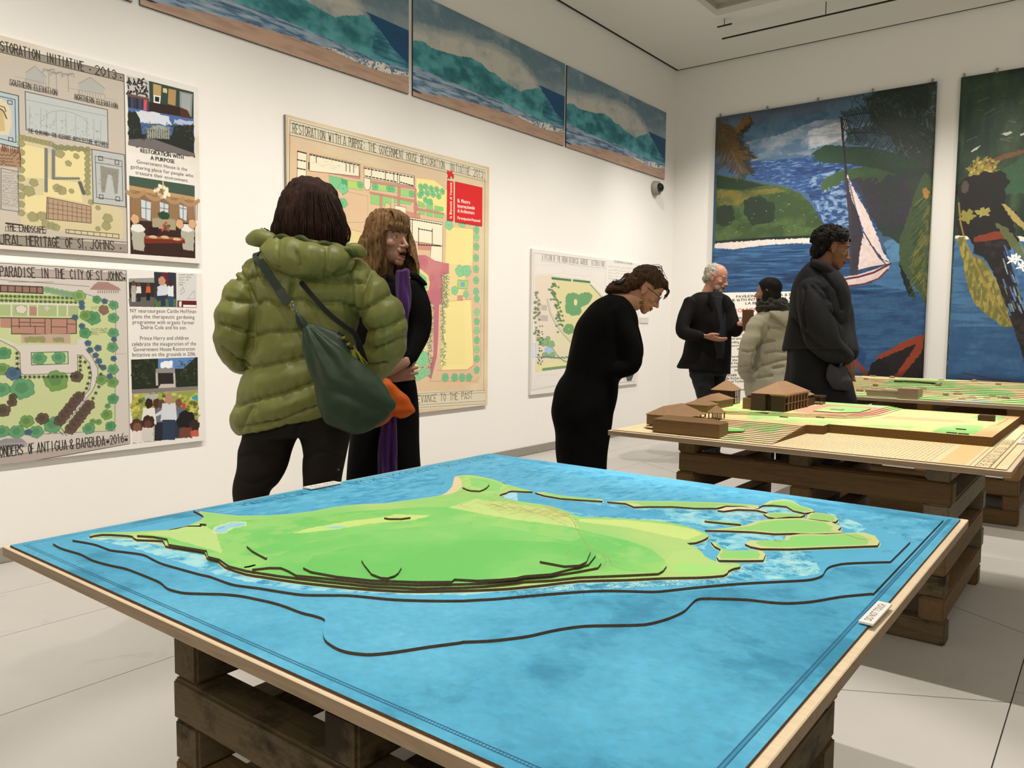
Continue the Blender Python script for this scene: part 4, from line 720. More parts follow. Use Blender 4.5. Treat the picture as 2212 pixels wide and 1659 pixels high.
    for b, t, sg, ln in (((1250, 120), (860, 150), 40, 70), ((1200, 320), (740, 230), 60, 95), ((1150, 380), (760, 320), 30, 90), ((1220, 200), (930, 60), 20, 80), ((1240, 400), (900, 250), 50, 90)): frond(S, z, b, t, sg, 34, ln, dk, 3.4, seed=int(t[0]))
    for b, t, sg, ln, c in (((1150, 480), (580, 430), 60, 85, '24402f'), ((1020, 540), (620, 610), 70, 55, '3b5236')):
        frond(S, z, b, t, sg, 60, ln, c, 5, side=(-1,), seed=3)
    S.poly(z((580, 420), (650, 380), (760, 385), (900, 420), (1150, 460), (1150, 500), (900, 500), (760, 480), (620, 470)), '2a4232', rag=3); S.poly(z((640, 560), (740, 515), (900, 505), (960, 530), (780, 560), (660, 600), (630, 615)), '3b5738', rag=3)
    # right hand leaf
    S.poly(z((1180, 520), (1215, 560), (1215, 1000), (1200, 1250), (1150, 1160), (1090, 1090), (1045, 1010), (1050, 880), (1090, 760), (1130, 640)), '3f5236', rag=4); S.poly(z((1190, 700), (1215, 700), (1205, 1230), (1150, 1100), (1100, 1050), (1140, 900)), '746c34', .7, tex=np.clip((fbm(h, w, 40, 60, 3)-.4)*5, 0, 1)); S.poly(z((1045, 1010), (1090, 1090), (1135, 1190), (1100, 1190), (1060, 1090)), '14211c', rag=3)
    for k in range(60): t = R.rand(); x, y = 1200-t*30, 620+t*520; S.line(z((x, y), (x-50-R.rand()*40, y+60+R.rand()*40)), 2.2, R.choice(['24361f', '8c8040', '5a6a3c', '1d2c1c']), .7)
    S.poly(z((1170, 610), (1185, 605), (1210, 630), (1195, 665), (1175, 660)), 'a87a3c', rag=2)
    # left palm
    for b, t, sg, ln in (((75, 240), (255, 460), 20, 80), ((80, 260), (240, 540), 5, 90), ((250, 215), (200, 310), 6, 30)): frond(S, z, b, t, -sg, 36, ln, '2c2c1c', 3, seed=int(t[1])); frond(S, z, b, (t[0]-30, t[1]-6), -sg, 22, ln*.9, '7a5426', 2.6, seed=int(t[1])+2)
    S.poly(z((75, 240), (130, 235), (160, 330), (130, 480), (75, 520)), '4f3d24', .6, tex=np.clip((med-.3)*3, 0, 1))
    # boat: mast, sails, hull
    S.poly(z((732, 235), (745, 240), (765, 520), (790, 640), (810, 760), (830, 930), (822, 1080), (785, 1085), (775, 760), (755, 560)), '3a3540', rag=2); S.poly(z((790, 640), (830, 760), (855, 870), (850, 940), (820, 1040), (795, 1040)), '33303a', rag=3)
    S.line(z((725, 230), (760, 245)), 4, '24222a'); S.line(z((735, 240), (765, 540)), 6, '24242a')
    S.poly(z((765, 530), (800, 610), (870, 730), (920, 840), (960, 950), (1000, 1010), (960, 990), (905, 920), (860, 850), (835, 770), (790, 660)), 'e2cfcc', rag=2.5); S.poly(z((855, 850), (900, 925), (945, 990), (1000, 1012), (960, 1020), (880, 1035), (825, 1050), (835, 960)), 'dccac8', rag=2.5)
    S.line(z((860, 850), (900, 920), (935, 975), (975, 1018)), 4, '4a3430', .9); S.line(z((820, 1052), (900, 1032), (1000, 1016)), 4, '3a2a2e', .9)
    for k in range(30): t = k/30; S.line(z((770+t*80, 560+t*320), (780+t*80, 570+t*320)), 3, '2e2a34', .8)
    S.poly(z((740, 1085), (820, 1075), (900, 1050), (1000, 1012), (990, 1040), (950, 1085), (860, 1120), (740, 1135)), 'd3c0c0', rag=1.5); S.line(z((738, 1100), (830, 1085), (910, 1062), (1000, 1014)), 8, '5a2a30'); S.line(z((738, 1138), (860, 1122), (935, 1095), (985, 1045)), 6, '6b2a2c'); S.disc(z((722, 1075))[0], 15, 18, '38363e')
    # red canoe, lower right
    S.poly(z((1180, 1390), (1182, 1640), (840, 1640), (880, 1590), (960, 1500), (1080, 1440)), '1e1a1c', rag=3); S.poly(z((1180, 1390), (1170, 1480), (1100, 1570), (1040, 1640), (1000, 1640), (1080, 1530), (1140, 1440), (1000, 1500), (930, 1530), (930, 1510), (1080, 1425)), '8a3a24', rag=3); S.poly(z((780, 1490), (820, 1530), (885, 1600), (870, 1620), (810, 1560), (770, 1510)), '7a3a30', rag=2); S.poly(z((900, 1540), (940, 1520), (1000, 1560), (980, 1640), (880, 1640)), '121114', rag=4)
    S.poly(z((780, 1440), (830, 1450), (870, 1500), (860, 1560), (790, 1500)), '1d3c6e', .8, rag=3)
    S.grain(120, 90, .07, 3, 3); S.im = S.im*1.0+.01
    return S.image()
M_p1 = texmat('sailboat_painting_print', paint_1(), .42, .4, .15)
def banner(name, ext, m, label):
    """printed cloth hanging a little off the wall, with slight waves and pins along its top"""
    nx, nz = 40, 30; V = []; F = []
    for j in range(nz+1):
        for i in range(nx+1):
            u, v = i/nx, j/nz; d = DB + .006*math.sin(u*9+1)*(1-v*.6) + .012*(u*(1-u))*4*(1-v) + (.012 if u > .97 else 0)*math.sin(v*7)
            V.append((ext[0]+(ext[2]-ext[0])*u, WY-d, ext[1]+(ext[3]-ext[1])*v))
    for j in range(nz):
        for i in range(nx): a = j*(nx+1)+i; F.append((a, a+1, a+nx+2, a+nx+1))
    me = mesh(name, V, F); L = me.uv_layers.new(name='UVMap')
    for lp in me.loops:
        c = me.vertices[lp.vertex_index].co; L.data[lp.index].uv = ((c.x-ext[0])/(ext[2]-ext[0]), (c.z-ext[1])/(ext[3]-ext[1]))
    o = link(name, me, m, None, True); md = o.modifiers.new('s', 'SOLIDIFY'); md.thickness = .002; md.offset = -1
    tag(o, label, 'banner')
    for k in range(5):
        x = ext[0]+(ext[2]-ext[0])*(.02+.96*k/4); box('pin', (x-.006, WY-DB, ext[3]-.01), (x+.006, WY-.002, ext[3]+.035), flat('pin_metal', '8a857c', .4, .5, .02), o)
    return o
banner('painted_banner', (-3.585, .672, -1.452, 3.40), M_p1, 'tall painted banner of a white sailboat, green island and dark palms')
def paint_2():
    ext = (-1.262, .66, -.2, 3.40); S = Sheet('palm_painting', ext, 430, '26382a', fry(DB)); z = Zf(1520, 160, 2.4755); h, w = S.h, S.w; R = np.random.RandomState(8); med = fbm(h, w, 26, 10, 3)
    S.tint(14, 8, '3a4c36', .4, .7, 2); S.tint(10, 14, '1b2a24', .45, .7, 12, .8)
    lo = z((1345, 870), (2400, 870), (2400, 1680), (1300, 1660)); S.poly(lo, '3d6488', rag=3); S.poly(lo, '2c4c70', .8, tex=np.clip((fbm(h, w, 90, 6, 5)-.45)*6, 0, 1)); S.poly(z((1320, 1350), (2400, 1350), (2400, 1680), (1300, 1660)), '27466c', .8, tex=np.clip(med*1.8, 0, 1))
    S.poly(z((1345, 862), (1450, 868), (1440, 885), (1345, 880)), 'cfc9bf', rag=2); S.poly(z((1670, 865), (1720, 870), (1720, 900), (1680, 890)), 'cfc9bf', rag=2)
    for k in range(60): x, y = 1390+R.rand()*600, 40+R.rand()*330; a = .15+R.randn()*.25; l = 30+R.rand()*80; S.line(z((x, y), (x+l, y-l*a)), 2+R.rand()*3, R.choice(['55655c', '3f5240', '1a2620', '6f7f78']), .5)
    for p in (((1585, 320), (1640, 305), (1650, 315), (1620, 330)), ((1420, 420), (1450, 395), (1485, 380), (1450, 412)), ((1690, 318), (1712, 312), (1712, 325), (1690, 330))): S.poly(z(*p), 'b9bcb8', rag=2)
    S.poly(z((1500, 470), (1600, 430), (1720, 400), (1720, 420), (1600, 460), (1520, 490)), '7a4b2c', .8, rag=3)
    S.poly(z((1575, 520), (1720, 440), (1720, 640), (1590, 640)), '33523c', .9, rag=3)
    for x, y, r in ((1480, 490, 34), (1460, 520, 28), (1520, 500, 36), (1440, 510, 22), (1500, 540, 22), (1545, 520, 20)): S.disc(z((x, y))[0], r*.8, r*.8, '8a7a3c', .9, rag=.4)
    for k in range(60): S.disc(z((1430+R.rand()*130, 460+R.rand()*100))[0], 4, 4, R.choice(['b5a050', '3a3a20', 'c0ac60']), .9, rag=.5)
    for x, y, r in ((1430, 620, 60), (1490, 600, 62), (1520, 650, 66), (1560, 670, 40), (1400, 600, 30), (1440, 690, 55), (1520, 730, 60), (1590, 770, 55), (1430, 800, 60), (1490, 790, 70), (1570, 820, 60), (1395, 590, 18), (1560, 580, 50), (1510, 860, 65), (1580, 880, 70)): S.disc(z((x, y))[0], r*.85, r*.85, '1c1b1c', 1, rag=.08)
    S.disc(z((1410, 760))[0], 24, 24, '7d7838', rag=.2); S.disc(z((1495, 738))[0], 24, 16, '8c8748', rag=.2); S.disc(z((1398, 605))[0], 13, 24, '4a4038')
    S.poly(z((1445, 870), (1560, 840), (1600, 850), (1620, 890), (1540, 905), (1450, 900)), '7a3420', .9, rag=3)
    tr = [(1450, 900), (1530, 890), (1620, 880), (1640, 1000), (1680, 1150), (1760, 1350), (1850, 1640), (1740, 1640), (1690, 1450), (1620, 1250), (1560, 1080), (1500, 980), (1440, 960)]
    S.poly(z(*tr), '1b191c', rag=3); S.poly(z(*tr), '3b332c', .5, tex=np.clip((fbm(h, w, 60, 20, 9)-.5)*6, 0, 1))
    for k in range(50): x, y = 1600+R.rand()*110, 900+R.rand()*360; S.line(z((x, y), (x+14, y+40)), 4, R.choice(['5c7ab0', '8ea6b8', '2f4a80', '6a7c58']), .8)
    for x, y in ((1650, 990), (1675, 985), (1700, 1025)): S.disc(z((x, y))[0], 13, 15, 'd3d6da', rag=.4)
    lf = [(1385, 870), (1420, 960), (1500, 1000), (1560, 1090), (1610, 1220), (1650, 1350), (1600, 1350), (1520, 1290), (1450, 1230), (1410, 1130), (1390, 1020), (1355, 880)]
    S.poly(z(*lf), '5f5f30', rag=4); S.poly(z(*lf), '9a8a48', .8, tex=np.clip((fbm(h, w, 50, 60, 19)-.45)*6, 0, 1)); S.line(z((1365, 690), (1375, 800), (1400, 900), (1470, 1050), (1560, 1220), (1640, 1345)), 6, '8a7238', .9)
    S.poly(z((1590, 690), (1620, 700), (1720, 800), (1720, 840), (1650, 780)), '9a8a50', rag=2); S.poly(z((1550, 790), (1620, 820), (1700, 920), (1720, 1000), (1640, 920)), '57603c', .9, rag=3)
    S.line(z((1390, 1600), (1660, 1650)), 5, '4a2a2c', .8); S.grain(110, 60, .06, 3, 3); S.im = S.im*1.12+.02; return S.image()
banner('painted_banner', (-1.262, .66, -.2, 3.40), texmat('palm_painting_print', paint_2(), .42, .4, .15), 'second painted banner cut by the right edge, dark coconut palm over blue water')
# ---- white text panel standing in front of the banner's lower left
def text_sheet():
    x0 = ony(1547, 700, WY-.05)[0]; ext = (x0, .30, -2.5, 1.515); S = Sheet('text_panel_sheet', ext, 620, 'ece8e0', fry(.045)); z = Zf(1440, 470, 4.148); tk = '2a2827'
    for st, p0, p1, hh, c in (('PAVILION OF ANTIGUA & BARBUDA', (622, 720), (1290, 694), .028, tk), ('THE 16TH INTERNATIONAL EXHIBITION', (540, 754), (1350, 722), .028, tk), ('LA BIENNALE DI VENEZIA', (705, 780), (1210, 760), .028, tk)): S.text(st, z(p0)[0], z(p1)[0], hh, c, wgt=.5)
    S.text('ENVIRONMENTAL JUSTICE', z((500, 852))[0], z((1130, 838))[0], .042, 'c8322c', wgt=.3)
    for st, x, x1, y in (('This exhibition is proposing that the', 440, 820, 912), ('architecture shows the instigation of', 430, 850, 1035), ('change within this island', 480, 800, 1066), ('and unique partnership', 470, 790, 1097), ('expanding with', 520, 720, 1128), ('the restoration of', 490, 780, 1160), ('Women', 630, 720, 1190), ('An excerpt from', 545, 740, 1256), ('in the film', 555, 700, 1287), ('and Venice and the', 550, 790, 1316), ('illumination of', 545, 770, 1347), ('Mother', 610, 720, 1380), ('COMMISSIONER', 440, 632, 1427), ('Neville Richardson, for', 480, 780, 1453), ('and Technology at', 560, 790, 1479), ('the same', 600, 700, 1552)):
        S.text(st, z((x, y))[0], z((x1, y-(x1-x)*.03))[0], .026, tk, wgt=.35)
    return S.image(), ext
ti, te = text_sheet()
tag(panel('text_panel', 'y', WY-.0405, te, .006, texmat('text_panel_print', ti, .6, .2), M_foam), 'white introduction text panel with red heading behind the two talking people', 'panel')
# ---- dome camera below the wave prints
dc = onx(1413, 407, WX)
def revolve(name, prof, m, parent, axis='z', seg=28, ctr=(0, 0, 0), smooth=True):
    V = []; F = []; n = len(prof)
    for k in range(seg):
        a = 2*math.pi*k/seg
        for r, h in prof:
            p = (r*math.cos(a), r*math.sin(a), h)
            if axis == 'x': p = (p[2], p[0], p[1])
            elif axis == 'y': p = (p[0], -p[2], p[1])
            V.append((p[0]+ctr[0], p[1]+ctr[1], p[2]+ctr[2]))
    for k in range(seg):
        for j in range(n-1): a = k*n+j; b = ((k+1) % seg)*n+j; F.append((a, b, b+1, a+1))
    me = mesh(name, V, F); bm = bmesh.new(); bm.from_mesh(me); bmesh.ops.remove_doubles(bm, verts=bm.verts, dist=1e-5); bmesh.ops.recalc_face_normals(bm, faces=bm.faces); bm.to_mesh(me); bm.free()
    return link(name, me, m, parent, smooth)
ct = (WX+.0015, dc[1], dc[2]); cm = empty('dome_camera', ct, 'small white dome security camera under the last wave print', 'camera')
revolve('housing', [(0, 0), (.075, 0), (.078, .01), (.072, .055), (.055, .062), (0, .062)], flat('camera_housing', '8d8a80', .5, .3, .02), cm, 'x', ctr=ct)
revolve('dome', [(.05, .062), (.049, .075), (.04, .095), (.02, .107), (0, .11)], flat('camera_dome_glass', '0b0908', .08, .6, .01), cm, 'x', ctr=ct)
# ------------------------------------------------------------------ display tables: boards on cribs of squared timber
M_edge = wood('plywood_edge', '8d7960', 'a8937a', 0, .6); M_ply = wood('birch_board', 'd9c3a2', 'e6d3b5', 0, .55)
M_ta = wood('weathered_timber', '51452f', '6e5f45', 0, .75, dark='352c1e'); M_tb = wood('brown_timber', '5c482e', '77603f', 0, .7); M_tc = wood('fresh_timber', '80613a', 'a07d4e', 0, .65); M_td = wood('grey_timber', '6a6152', '857a68', 0, .75)
_tm = {}
def timber(L, m):
    k = (round(L, 3), m.name)
    if k not in _tm:
        s = .0415; bm = bmesh.new(); bmesh.ops.create_cube(bm, size=1); bmesh.ops.scale(bm, vec=(L, 2*s, 2*s), verts=bm.verts); bmesh.ops.bevel(bm, geom=list(bm.edges), offset=.006, segments=2, affect='EDGES')
        me = bpy.data.meshes.new('timber'); bm.to_mesh(me); bm.free(); me.materials.append(m); _tm[k] = me
    return _tm[k]
def table(x0, y0, x1, y1, top, cx0, cx1, cy0, cy1, label, pal):
    t = empty('display_table', ((x0+x1)/2, (y0+y1)/2, 0), label, 'table', 'square exhibition tables on timber cribs')
    b = box('table_board', (x0, y0, top-.02), (x1, y1, top), [M_ply, M_edge], t, .0015)
    for p in b.data.polygons: p.material_index = 0 if abs(p.normal.z) > .5 else 1
    n = 8; st = (top-.02)/n; R = random.Random(int(y0*10)); C = Vector(t.location)
    for k in range(n):
        z = st*(k+.5); m = lambda: pal[R.randrange(len(pal))]
        if k % 2:
            for x in (cx0+.042, (cx0+cx1)/2, cx1-.042):
                o = link('timber', timber(cy1-cy0, m()), None, t, loc=Vector((x+R.uniform(-.004, .004), (cy0+cy1)/2+R.uniform(-.006, .006), z))-C); o.rotation_euler = (0, 0, math.pi/2)
        else:
            for y in (cy0+.045, cy1-.045):
                link('timber', timber(cx1-cx0, m()), None, t, loc=Vector(((cx0+cx1)/2+R.uniform(-.006, .006), y+R.uniform(-.004, .004), z))-C)
        for o in t.children[-3:]: 
            if o.name.startswith('timber'): o.scale = (1, 1, st/.0832)
    return t
table(-1.672, .566, -.253, 2.03, .70, -1.465, -.445, .785, 1.725, 'front display table with plywood board on stacked timbers carrying the blue relief map', [M_ta, M_tb, M_ta])
table(-1.675, 2.815, -.244, 4.265, .70, -1.495, -.445, 3.10, 4.045, 'middle display table on stacked timbers carrying the wooden villa model', [M_ta, M_tb, M_td, M_tb])
table(-1.68, 5.08, -.24, 6.53, .72, -1.44, -.42, 5.31, 6.28, 'rear display table on timbers before the painted banners, carrying the terraced site model', [M_tc, M_tb, M_tc])
# ---- blue relief map
ZS = [.7045+.0045*k for k in range(9)]
M_hard = flat('hardboard_cut_edge', '5e4936', .8, .15, .75, 320)
z1 = Zf(0, 950, 1.993); z2 = Zf(1000, 950, 1.989); z8 = Zf(450, 960, 3.115); ztp = Zf(940, 940, 8.296); zr_ = Zf(1440, 930, 2.865)
def cr2(P, n=3):
    P = np.asarray(P, float); Q = np.vstack([P[0], P, P[-1]]); out = []
    for i in range(1, len(Q)-2):
        for k in range(n):
            t = k/n; a, b, c, d = Q[i-1:i+3]; out.append(.5*((2*b)+(c-a)*t+(2*a-5*b+4*c-d)*t*t+(3*b-a-3*c+d)*t**3))
    return out+[P[-1]]
def W(pts, z): return [tuple(onz(x, y, z)[:2]) for x, y in pts]
bx0 = onz(24.4, 1177, .7045)[0]; by0 = (onz(24.4, 1177, .7045)[1]+onz(1084.8, 1659, .7045)[1])/2; bx1 = (onz(2073.4, 1124.7, .7045)[0]+onz(1604.8, 1659, .7045)[0])/2; by1 = (onz(1041.3, 974.4, .7045)[1]+onz(2073.4, 1124.7, .7045)[1])/2
A_ = z1((228, 445), (260, 462), (300, 475), (350, 490), (400, 515), (470, 535), (540, 550), (600, 572), (640, 588), (690, 610), (720, 635), (760, 648), (800, 655), (880, 658), (960, 660), (1040, 668), (1100, 680), (1160, 693), (1220, 710), (1300, 740), (1350, 752), (1397, 770), (1394, 800), (1392, 830), (1396, 850), (1410, 868), (1450, 893), (1490, 907), (1540, 915), (1600, 918), (1700, 908), (1850, 885), (1980, 868)) + z2((0, 863), (80, 860), (150, 855), (270, 840), (340, 825), (410, 810), (520, 795), (650, 792), (780, 788), (860, 770), (910, 752), (950, 732), (975, 708), (995, 688), (1015, 679), (1040, 677), (1110, 678), (1220, 682), (1320, 693), (1400, 697), (1500, 690), (1620, 670), (1720, 660), (1812, 652))
B_ = z1((312, 430), (400, 445), (450, 462), (480, 472), (560, 482), (620, 492), (660, 512), (700, 530), (770, 550), (860, 575), (905, 585), (960, 605), (1000, 618), (1040, 625), (1120, 635), (1200, 648), (1300, 662), (1400, 664), (1500, 665), (1600, 674), (1700, 683), (1860, 688), (1990, 688)) + z2((10, 686), (80, 682), (150, 678), (350, 660), (560, 645), (700, 645), (820, 648), (910, 640), (1000, 630), (1200, 613), (1400, 603), (1480, 598), (1520, 590), (1545, 578), (1556, 560), (1570, 545), (1600, 535), (1650, 527), (1780, 522), (1925, 520))
C_ = z1((385, 415), (440, 405), (520, 408), (570, 413), (590, 428), (700, 432), (712, 455), (780, 465), (880, 482), (890, 505), (940, 520), (970, 545), (1060, 575), (1130, 586), (1200, 597), (1300, 611), (1400, 622), (1500, 632), (1600, 640), (1700, 646), (1800, 648), (1990, 645)) + z2((100, 640), (200, 635), (350, 620), (500, 603), (700, 598), (870, 590), (1000, 588), (1120, 580), (1140, 562), (1165, 550), (1190, 545), (1185, 532), (1130, 530), (1080, 520), (1040, 500), (1025, 480), (990, 458), (962, 444), (1000, 440), (1040, 425), (1055, 408), (1010, 388), (940, 366), (860, 351), (730, 341), (600, 333), (510, 331), (455, 312), (395, 290), (330, 277), (230, 262), (170, 247), (158, 236), (188, 226), (210, 218), (300, 222), (240, 206), (170, 185))
BK = ztp((1330, 905), (1200, 845), (1050, 795), (880, 755), (700, 722), (560, 710), (430, 720), (350, 745), (335, 800), (320, 880), (270, 960), (200, 1030), (100, 1075), (0, 1098)) + z8((1400, 368), (1200, 395), (1000, 405), (850, 420), (700, 450), (550, 468), (400, 478), (200, 480), (60, 465), (-30, 452), (-80, 445)) + z1((855, 305), (880, 328), (862, 348), (800, 372), (720, 388), (640, 392), (560, 397), (440, 399), (395, 404))
D_ = z1((590, 410), (660, 414), (720, 425), (727, 448), (800, 460), (890, 475), (897, 500), (945, 512), (985, 540), (1060, 560), (1200, 582), (1400, 606), (1600, 627), (1800, 636), (1990, 632)) + z2((100, 625), (250, 607), (380, 600), (500, 587), (740, 577), (840, 572), (860, 560), (875, 540))
E_ = z1((1085, 555), (1160, 547), (1210, 548), (1240, 560), (1275, 580), (1400, 592), (1600, 614), (1800, 621), (1990, 617)) + z2((100, 611), (250, 591), (380, 581), (500, 562), (580, 547), (594, 528), (585, 515))
F_ = z1((1305, 548), (1340, 565), (1450, 585), (1600, 601), (1800, 608), (1945, 607), (1957, 597), (2020, 600)) + z2((60, 601), (150, 597), (230, 590), (262, 582), (380, 573), (450, 555), (540, 533), (570, 495))
G_ = z2((437, 540), (500, 536), (530, 522), (548, 480))
D_b = z2((866, 515), (810, 470), (700, 430), (560, 400), (430, 365), (330, 320), (180, 290), (60, 250), (-60, 290)) + z1((1800, 290), (1500, 310), (1250, 335), (1050, 345), (900, 370), (800, 395), (640, 402))
E_b = z2((565, 485), (480, 440), (300, 400), (150, 370)) + z1((2000, 360), (1600, 390), (1300, 450), (1160, 520))
F_b = z2((545, 465), (400, 440), (150, 430)) + z1((1900, 430), (1500, 460), (1350, 500))
G_b = z2((520, 460), (420, 480), (330, 520))
ISL = [z2((310, 226), (350, 238), (420, 250), (500, 256), (600, 262), (600, 256), (500, 247), (420, 238), (350, 225)), z2((620, 265), (700, 272), (735, 287), (800, 285), (900, 285), (1000, 292), (1090, 292), (1130, 283), (1200, 285), (1250, 296), (1272, 294), (1270, 282), (1200, 276), (1100, 270), (1000, 267), (900, 264), (800, 264), (720, 262)), z2((1095, 302), (1120, 305), (1180, 297), (1260, 300), (1310, 312), (1300, 303), (1200, 288), (1130, 289)), z2((1265, 292), (1290, 280), (1330, 279), (1390, 285), (1420, 303), (1470, 314), (1512, 308), (1500, 297), (1450, 283), (1420, 264), (1380, 256), (1320, 262)),
       z2((1292, 318), (1310, 330), (1345, 336), (1400, 330), (1450, 330), (1470, 322), (1420, 318), (1340, 312)), z2((1478, 340), (1520, 346), (1560, 351), (1600, 352), (1612, 342), (1600, 328), (1550, 316), (1500, 312), (1480, 322)), z2((1040, 387), (1130, 389), (1240, 393), (1340, 402), (1420, 400), (1500, 404), (1560, 402), (1640, 399), (1610, 388), (1625, 374), (1600, 362), (1580, 350), (1520, 343), (1450, 336), (1340, 339), (1260, 350), (1210, 368), (1120, 380)),
       z2((1212, 446), (1235, 457), (1280, 466), (1400, 467), (1560, 461), (1700, 456), (1782, 453), (1790, 438), (1770, 412), (1720, 398), (1640, 401), (1560, 406), (1450, 405), (1390, 412), (1380, 430), (1300, 432), (1230, 432)), z2((1066, 438), (1082, 456), (1108, 470), (1103, 487), (1090, 502), (1100, 516), (1200, 517), (1290, 516), (1300, 492), (1285, 476), (1150, 476), (1112, 466), (1090, 442)), z2((1038, 347), (1120, 356), (1195, 362), (1195, 357), (1120, 351), (1040, 344))]
A_ = [tuple(q) for q in cr2(A_)]; B_ = [tuple(q) for q in cr2(B_)]; C_ = [tuple(q) for q in cr2(C_, 2)]
def blue_sheet():
    ext = (bx0, by0, bx1, by1); S = Sheet('relief_map_sheet', ext, 1450, '56a8cb', lambda x, y: onz(x, y, ZS[1])[:2]); h, w = S.h, S.w
    def Z(k): S.fr = lambda x, y: onz(x, y, ZS[k])[:2]
    big = fbm(h, w, 5, 5, 3, 5); mid = fbm(h, w, 22, 20, 8, 5); fine = fbm(h, w, 160, 130, 9, 3)
    S.im += (rgb('3c8cb0')-S.im)*(np.clip((big-.42)*3.2, 0, 1)*.75)[..., None]; S.im += (rgb('2f7898')-S.im)*(np.clip((mid*big-.29)*7, 0, 1)*.55)[..., None]; S.im += (rgb('74c0dc')-S.im)*(np.clip((.44-big)*3.5, 0, 1)*.6)[..., None]
    # pools where the wash dried with a hard rim
    rim = np.clip(1-abs(mid-.56)*70, 0, 1)*np.clip((big-.45)*5, 0, 1); S.im += (rgb('2c6f90')-S.im)*(rim*.3)[..., None]; S.im *= (1+(fine-.5)*.12)[..., None]
    Z(2)
    sea = z1((312, 432), (480, 475), (700, 533), (1040, 628), (1500, 668), (2000, 690)) + z2((350, 662), (820, 650), (1400, 605), (1530, 588), (1600, 537), (1925, 522), (2060, 380), (2100, 350), (1400, 255), (600, 130), (120, 70), (-160, 110), (-540, 190)); S.poly(sea, '5cb0d6', .75)
    # dark brush dabs over the far water
    dab = fbm(h, w, 46, 90, 21, 4); back = z2((2080, 350), (1400, 250), (600, 130), (150, 75), (-60, 130), (-40, 150), (140, 170), (320, 215), (620, 255), (1000, 260), (1300, 250), (1600, 310), (1800, 380), (1960, 440)); S.poly(back, '3a8fba', .6, tex=np.clip((dab-.58)*9, 0, 1)); S.poly(back, '7cc6e2', .45, tex=np.clip((.42-dab)*8, 0, 1))
    lb_ = z8((-150, 420), (400, 330), (1000, 210), (1480, 160), (1600, 230), (1560, 330), (1200, 390), (850, 415), (550, 465), (200, 478), (-40, 450)); S.poly(lb_, '3a8fba', .65, tex=np.clip((dab-.56)*9, 0, 1)); S.poly(lb_, '7cc4e0', .45, tex=np.clip((.44-dab)*8, 0, 1))
    # pale shallows along the coasts
    sh = fbm(h, w, 60, 70, 31, 4); pale = 'a8dce0'
    def shal(p, al=.9, off=0): S.poly(p, '8fd0e0', al, tex=np.clip((sh-.28+off)*4, 0, 1), rag=5); S.poly(p, 'b5dfd6', al*.65, tex=np.clip((sh-.53+off)*6, 0, 1), rag=5); S.poly(p, '2f86a8', .7, tex=np.clip((.43-sh-off)*12, 0, 1)*np.clip((fine-.45)*9, 0, 1))
    Z(2); shal(z1((370, 420), (560, 425), (700, 440), (880, 490), (1000, 560), (1300, 615), (1700, 650), (2010, 650), (2010, 668), (1700, 668), (1300, 645), (1100, 618), (900, 570), (750, 520), (560, 462), (400, 430))); shal(z2((0, 650), (350, 625), (700, 600), (1120, 583), (1200, 540), (1300, 520), (1400, 460), (1500, 500), (1540, 575), (1400, 595), (1000, 620), (600, 640), (200, 655), (0, 665))); shal(z2((1560, 310), (1650, 330), (1740, 380), (1700, 400), (1620, 370), (1590, 330)), .9)
    shal(z2((160, 240), (240, 225), (460, 262), (800, 295), (1100, 300), (1300, 320), (1480, 350), (1300, 345), (1200, 365), (1030, 380), (860, 350), (600, 335), (500, 328), (395, 292)), .8, -.06); S.poly(z2((395, 290), (460, 310), (600, 330), (900, 345), (860, 310), (700, 295), (500, 268), (330, 235), (230, 222), (235, 262)), '4fa2cc', .8, rag=4)
    S.poly(z2((165, 235), (200, 222), (232, 225), (235, 262), (180, 250)), 'a3d6ea', .9); shal(z2((1060, 400), (1200, 392), (1380, 408), (1380, 430), (1230, 430), (1210, 445), (1290, 475), (1150, 472), (1060, 430), (1030, 480), (960, 445), (1055, 410)), .8, -.04); shal(z2((1260, 290), (1400, 290), (1500, 312), (1480, 335), (1290, 322)), .9)
    S.poly(z2((1100, 305), (1300, 312), (1300, 335), (1150, 330)), 'bfe0dc', .5); S.poly(z2((1040, 300), (1500, 320), (1300, 345), (1210, 350)), '4b9cc8', .5, tex=np.clip((dab-.5)*9, 0, 1))
    # ink swirls of the reef
    R = np.random.RandomState(6)
    for k in range(420):
        t = R.rand(); 
        if k % 3: x, y = 200+R.rand()*1000, 0; yy = np.interp(x, [200, 600, 1100, 1200], [648, 612, 592, 560])+R.rand()*(26 if x < 1100 else 50); q = z2((x, yy))[0]
        else: q = z2((1180+R.rand()*330, 460+R.rand()*120))[0]
        p = S.q([q])[0]; a = R.rand()*6.28; pts = [p]
        for j in range(4): a += R.randn()*.9; p = p+np.array([math.cos(a), math.sin(a)])*(4+R.rand()*5); pts.append(p)
        S.line(pts, 1.3, '2c6f8c', .7, raw=True)
    # land, layer by layer
    def land(pts, k, c='a6d886', mask=None):
        Z(k); S.poly(pts, c, rag=2)
    gl = np.clip((fbm(h, w, 9, 9, 40, 4)-.35)*3, 0, 1); g2 = np.clip((fbm(h, w, 30, 34, 44, 4)-.46)*6, 0, 1)
    Z(3); main = C_+BK; S.line(main, 5, 'd9d6a4', 1, closed=True); S.poly(main, 'a9cc7c'); S.poly(main, '84c870', .8, tex=gl)
    S.line(z1((390, 412), (590, 420), (880, 478), (970, 540), (1200, 590), (1600, 634), (1990, 640)), 9, 'd6d69c', .9)
    Z(4); S.poly(D_+D_b, '80c76e', .92, rag=2); S.poly(D_+D_b, '68bd64', .7, tex=gl); S.poly(D_+D_b, '9acc73', .6, tex=g2)
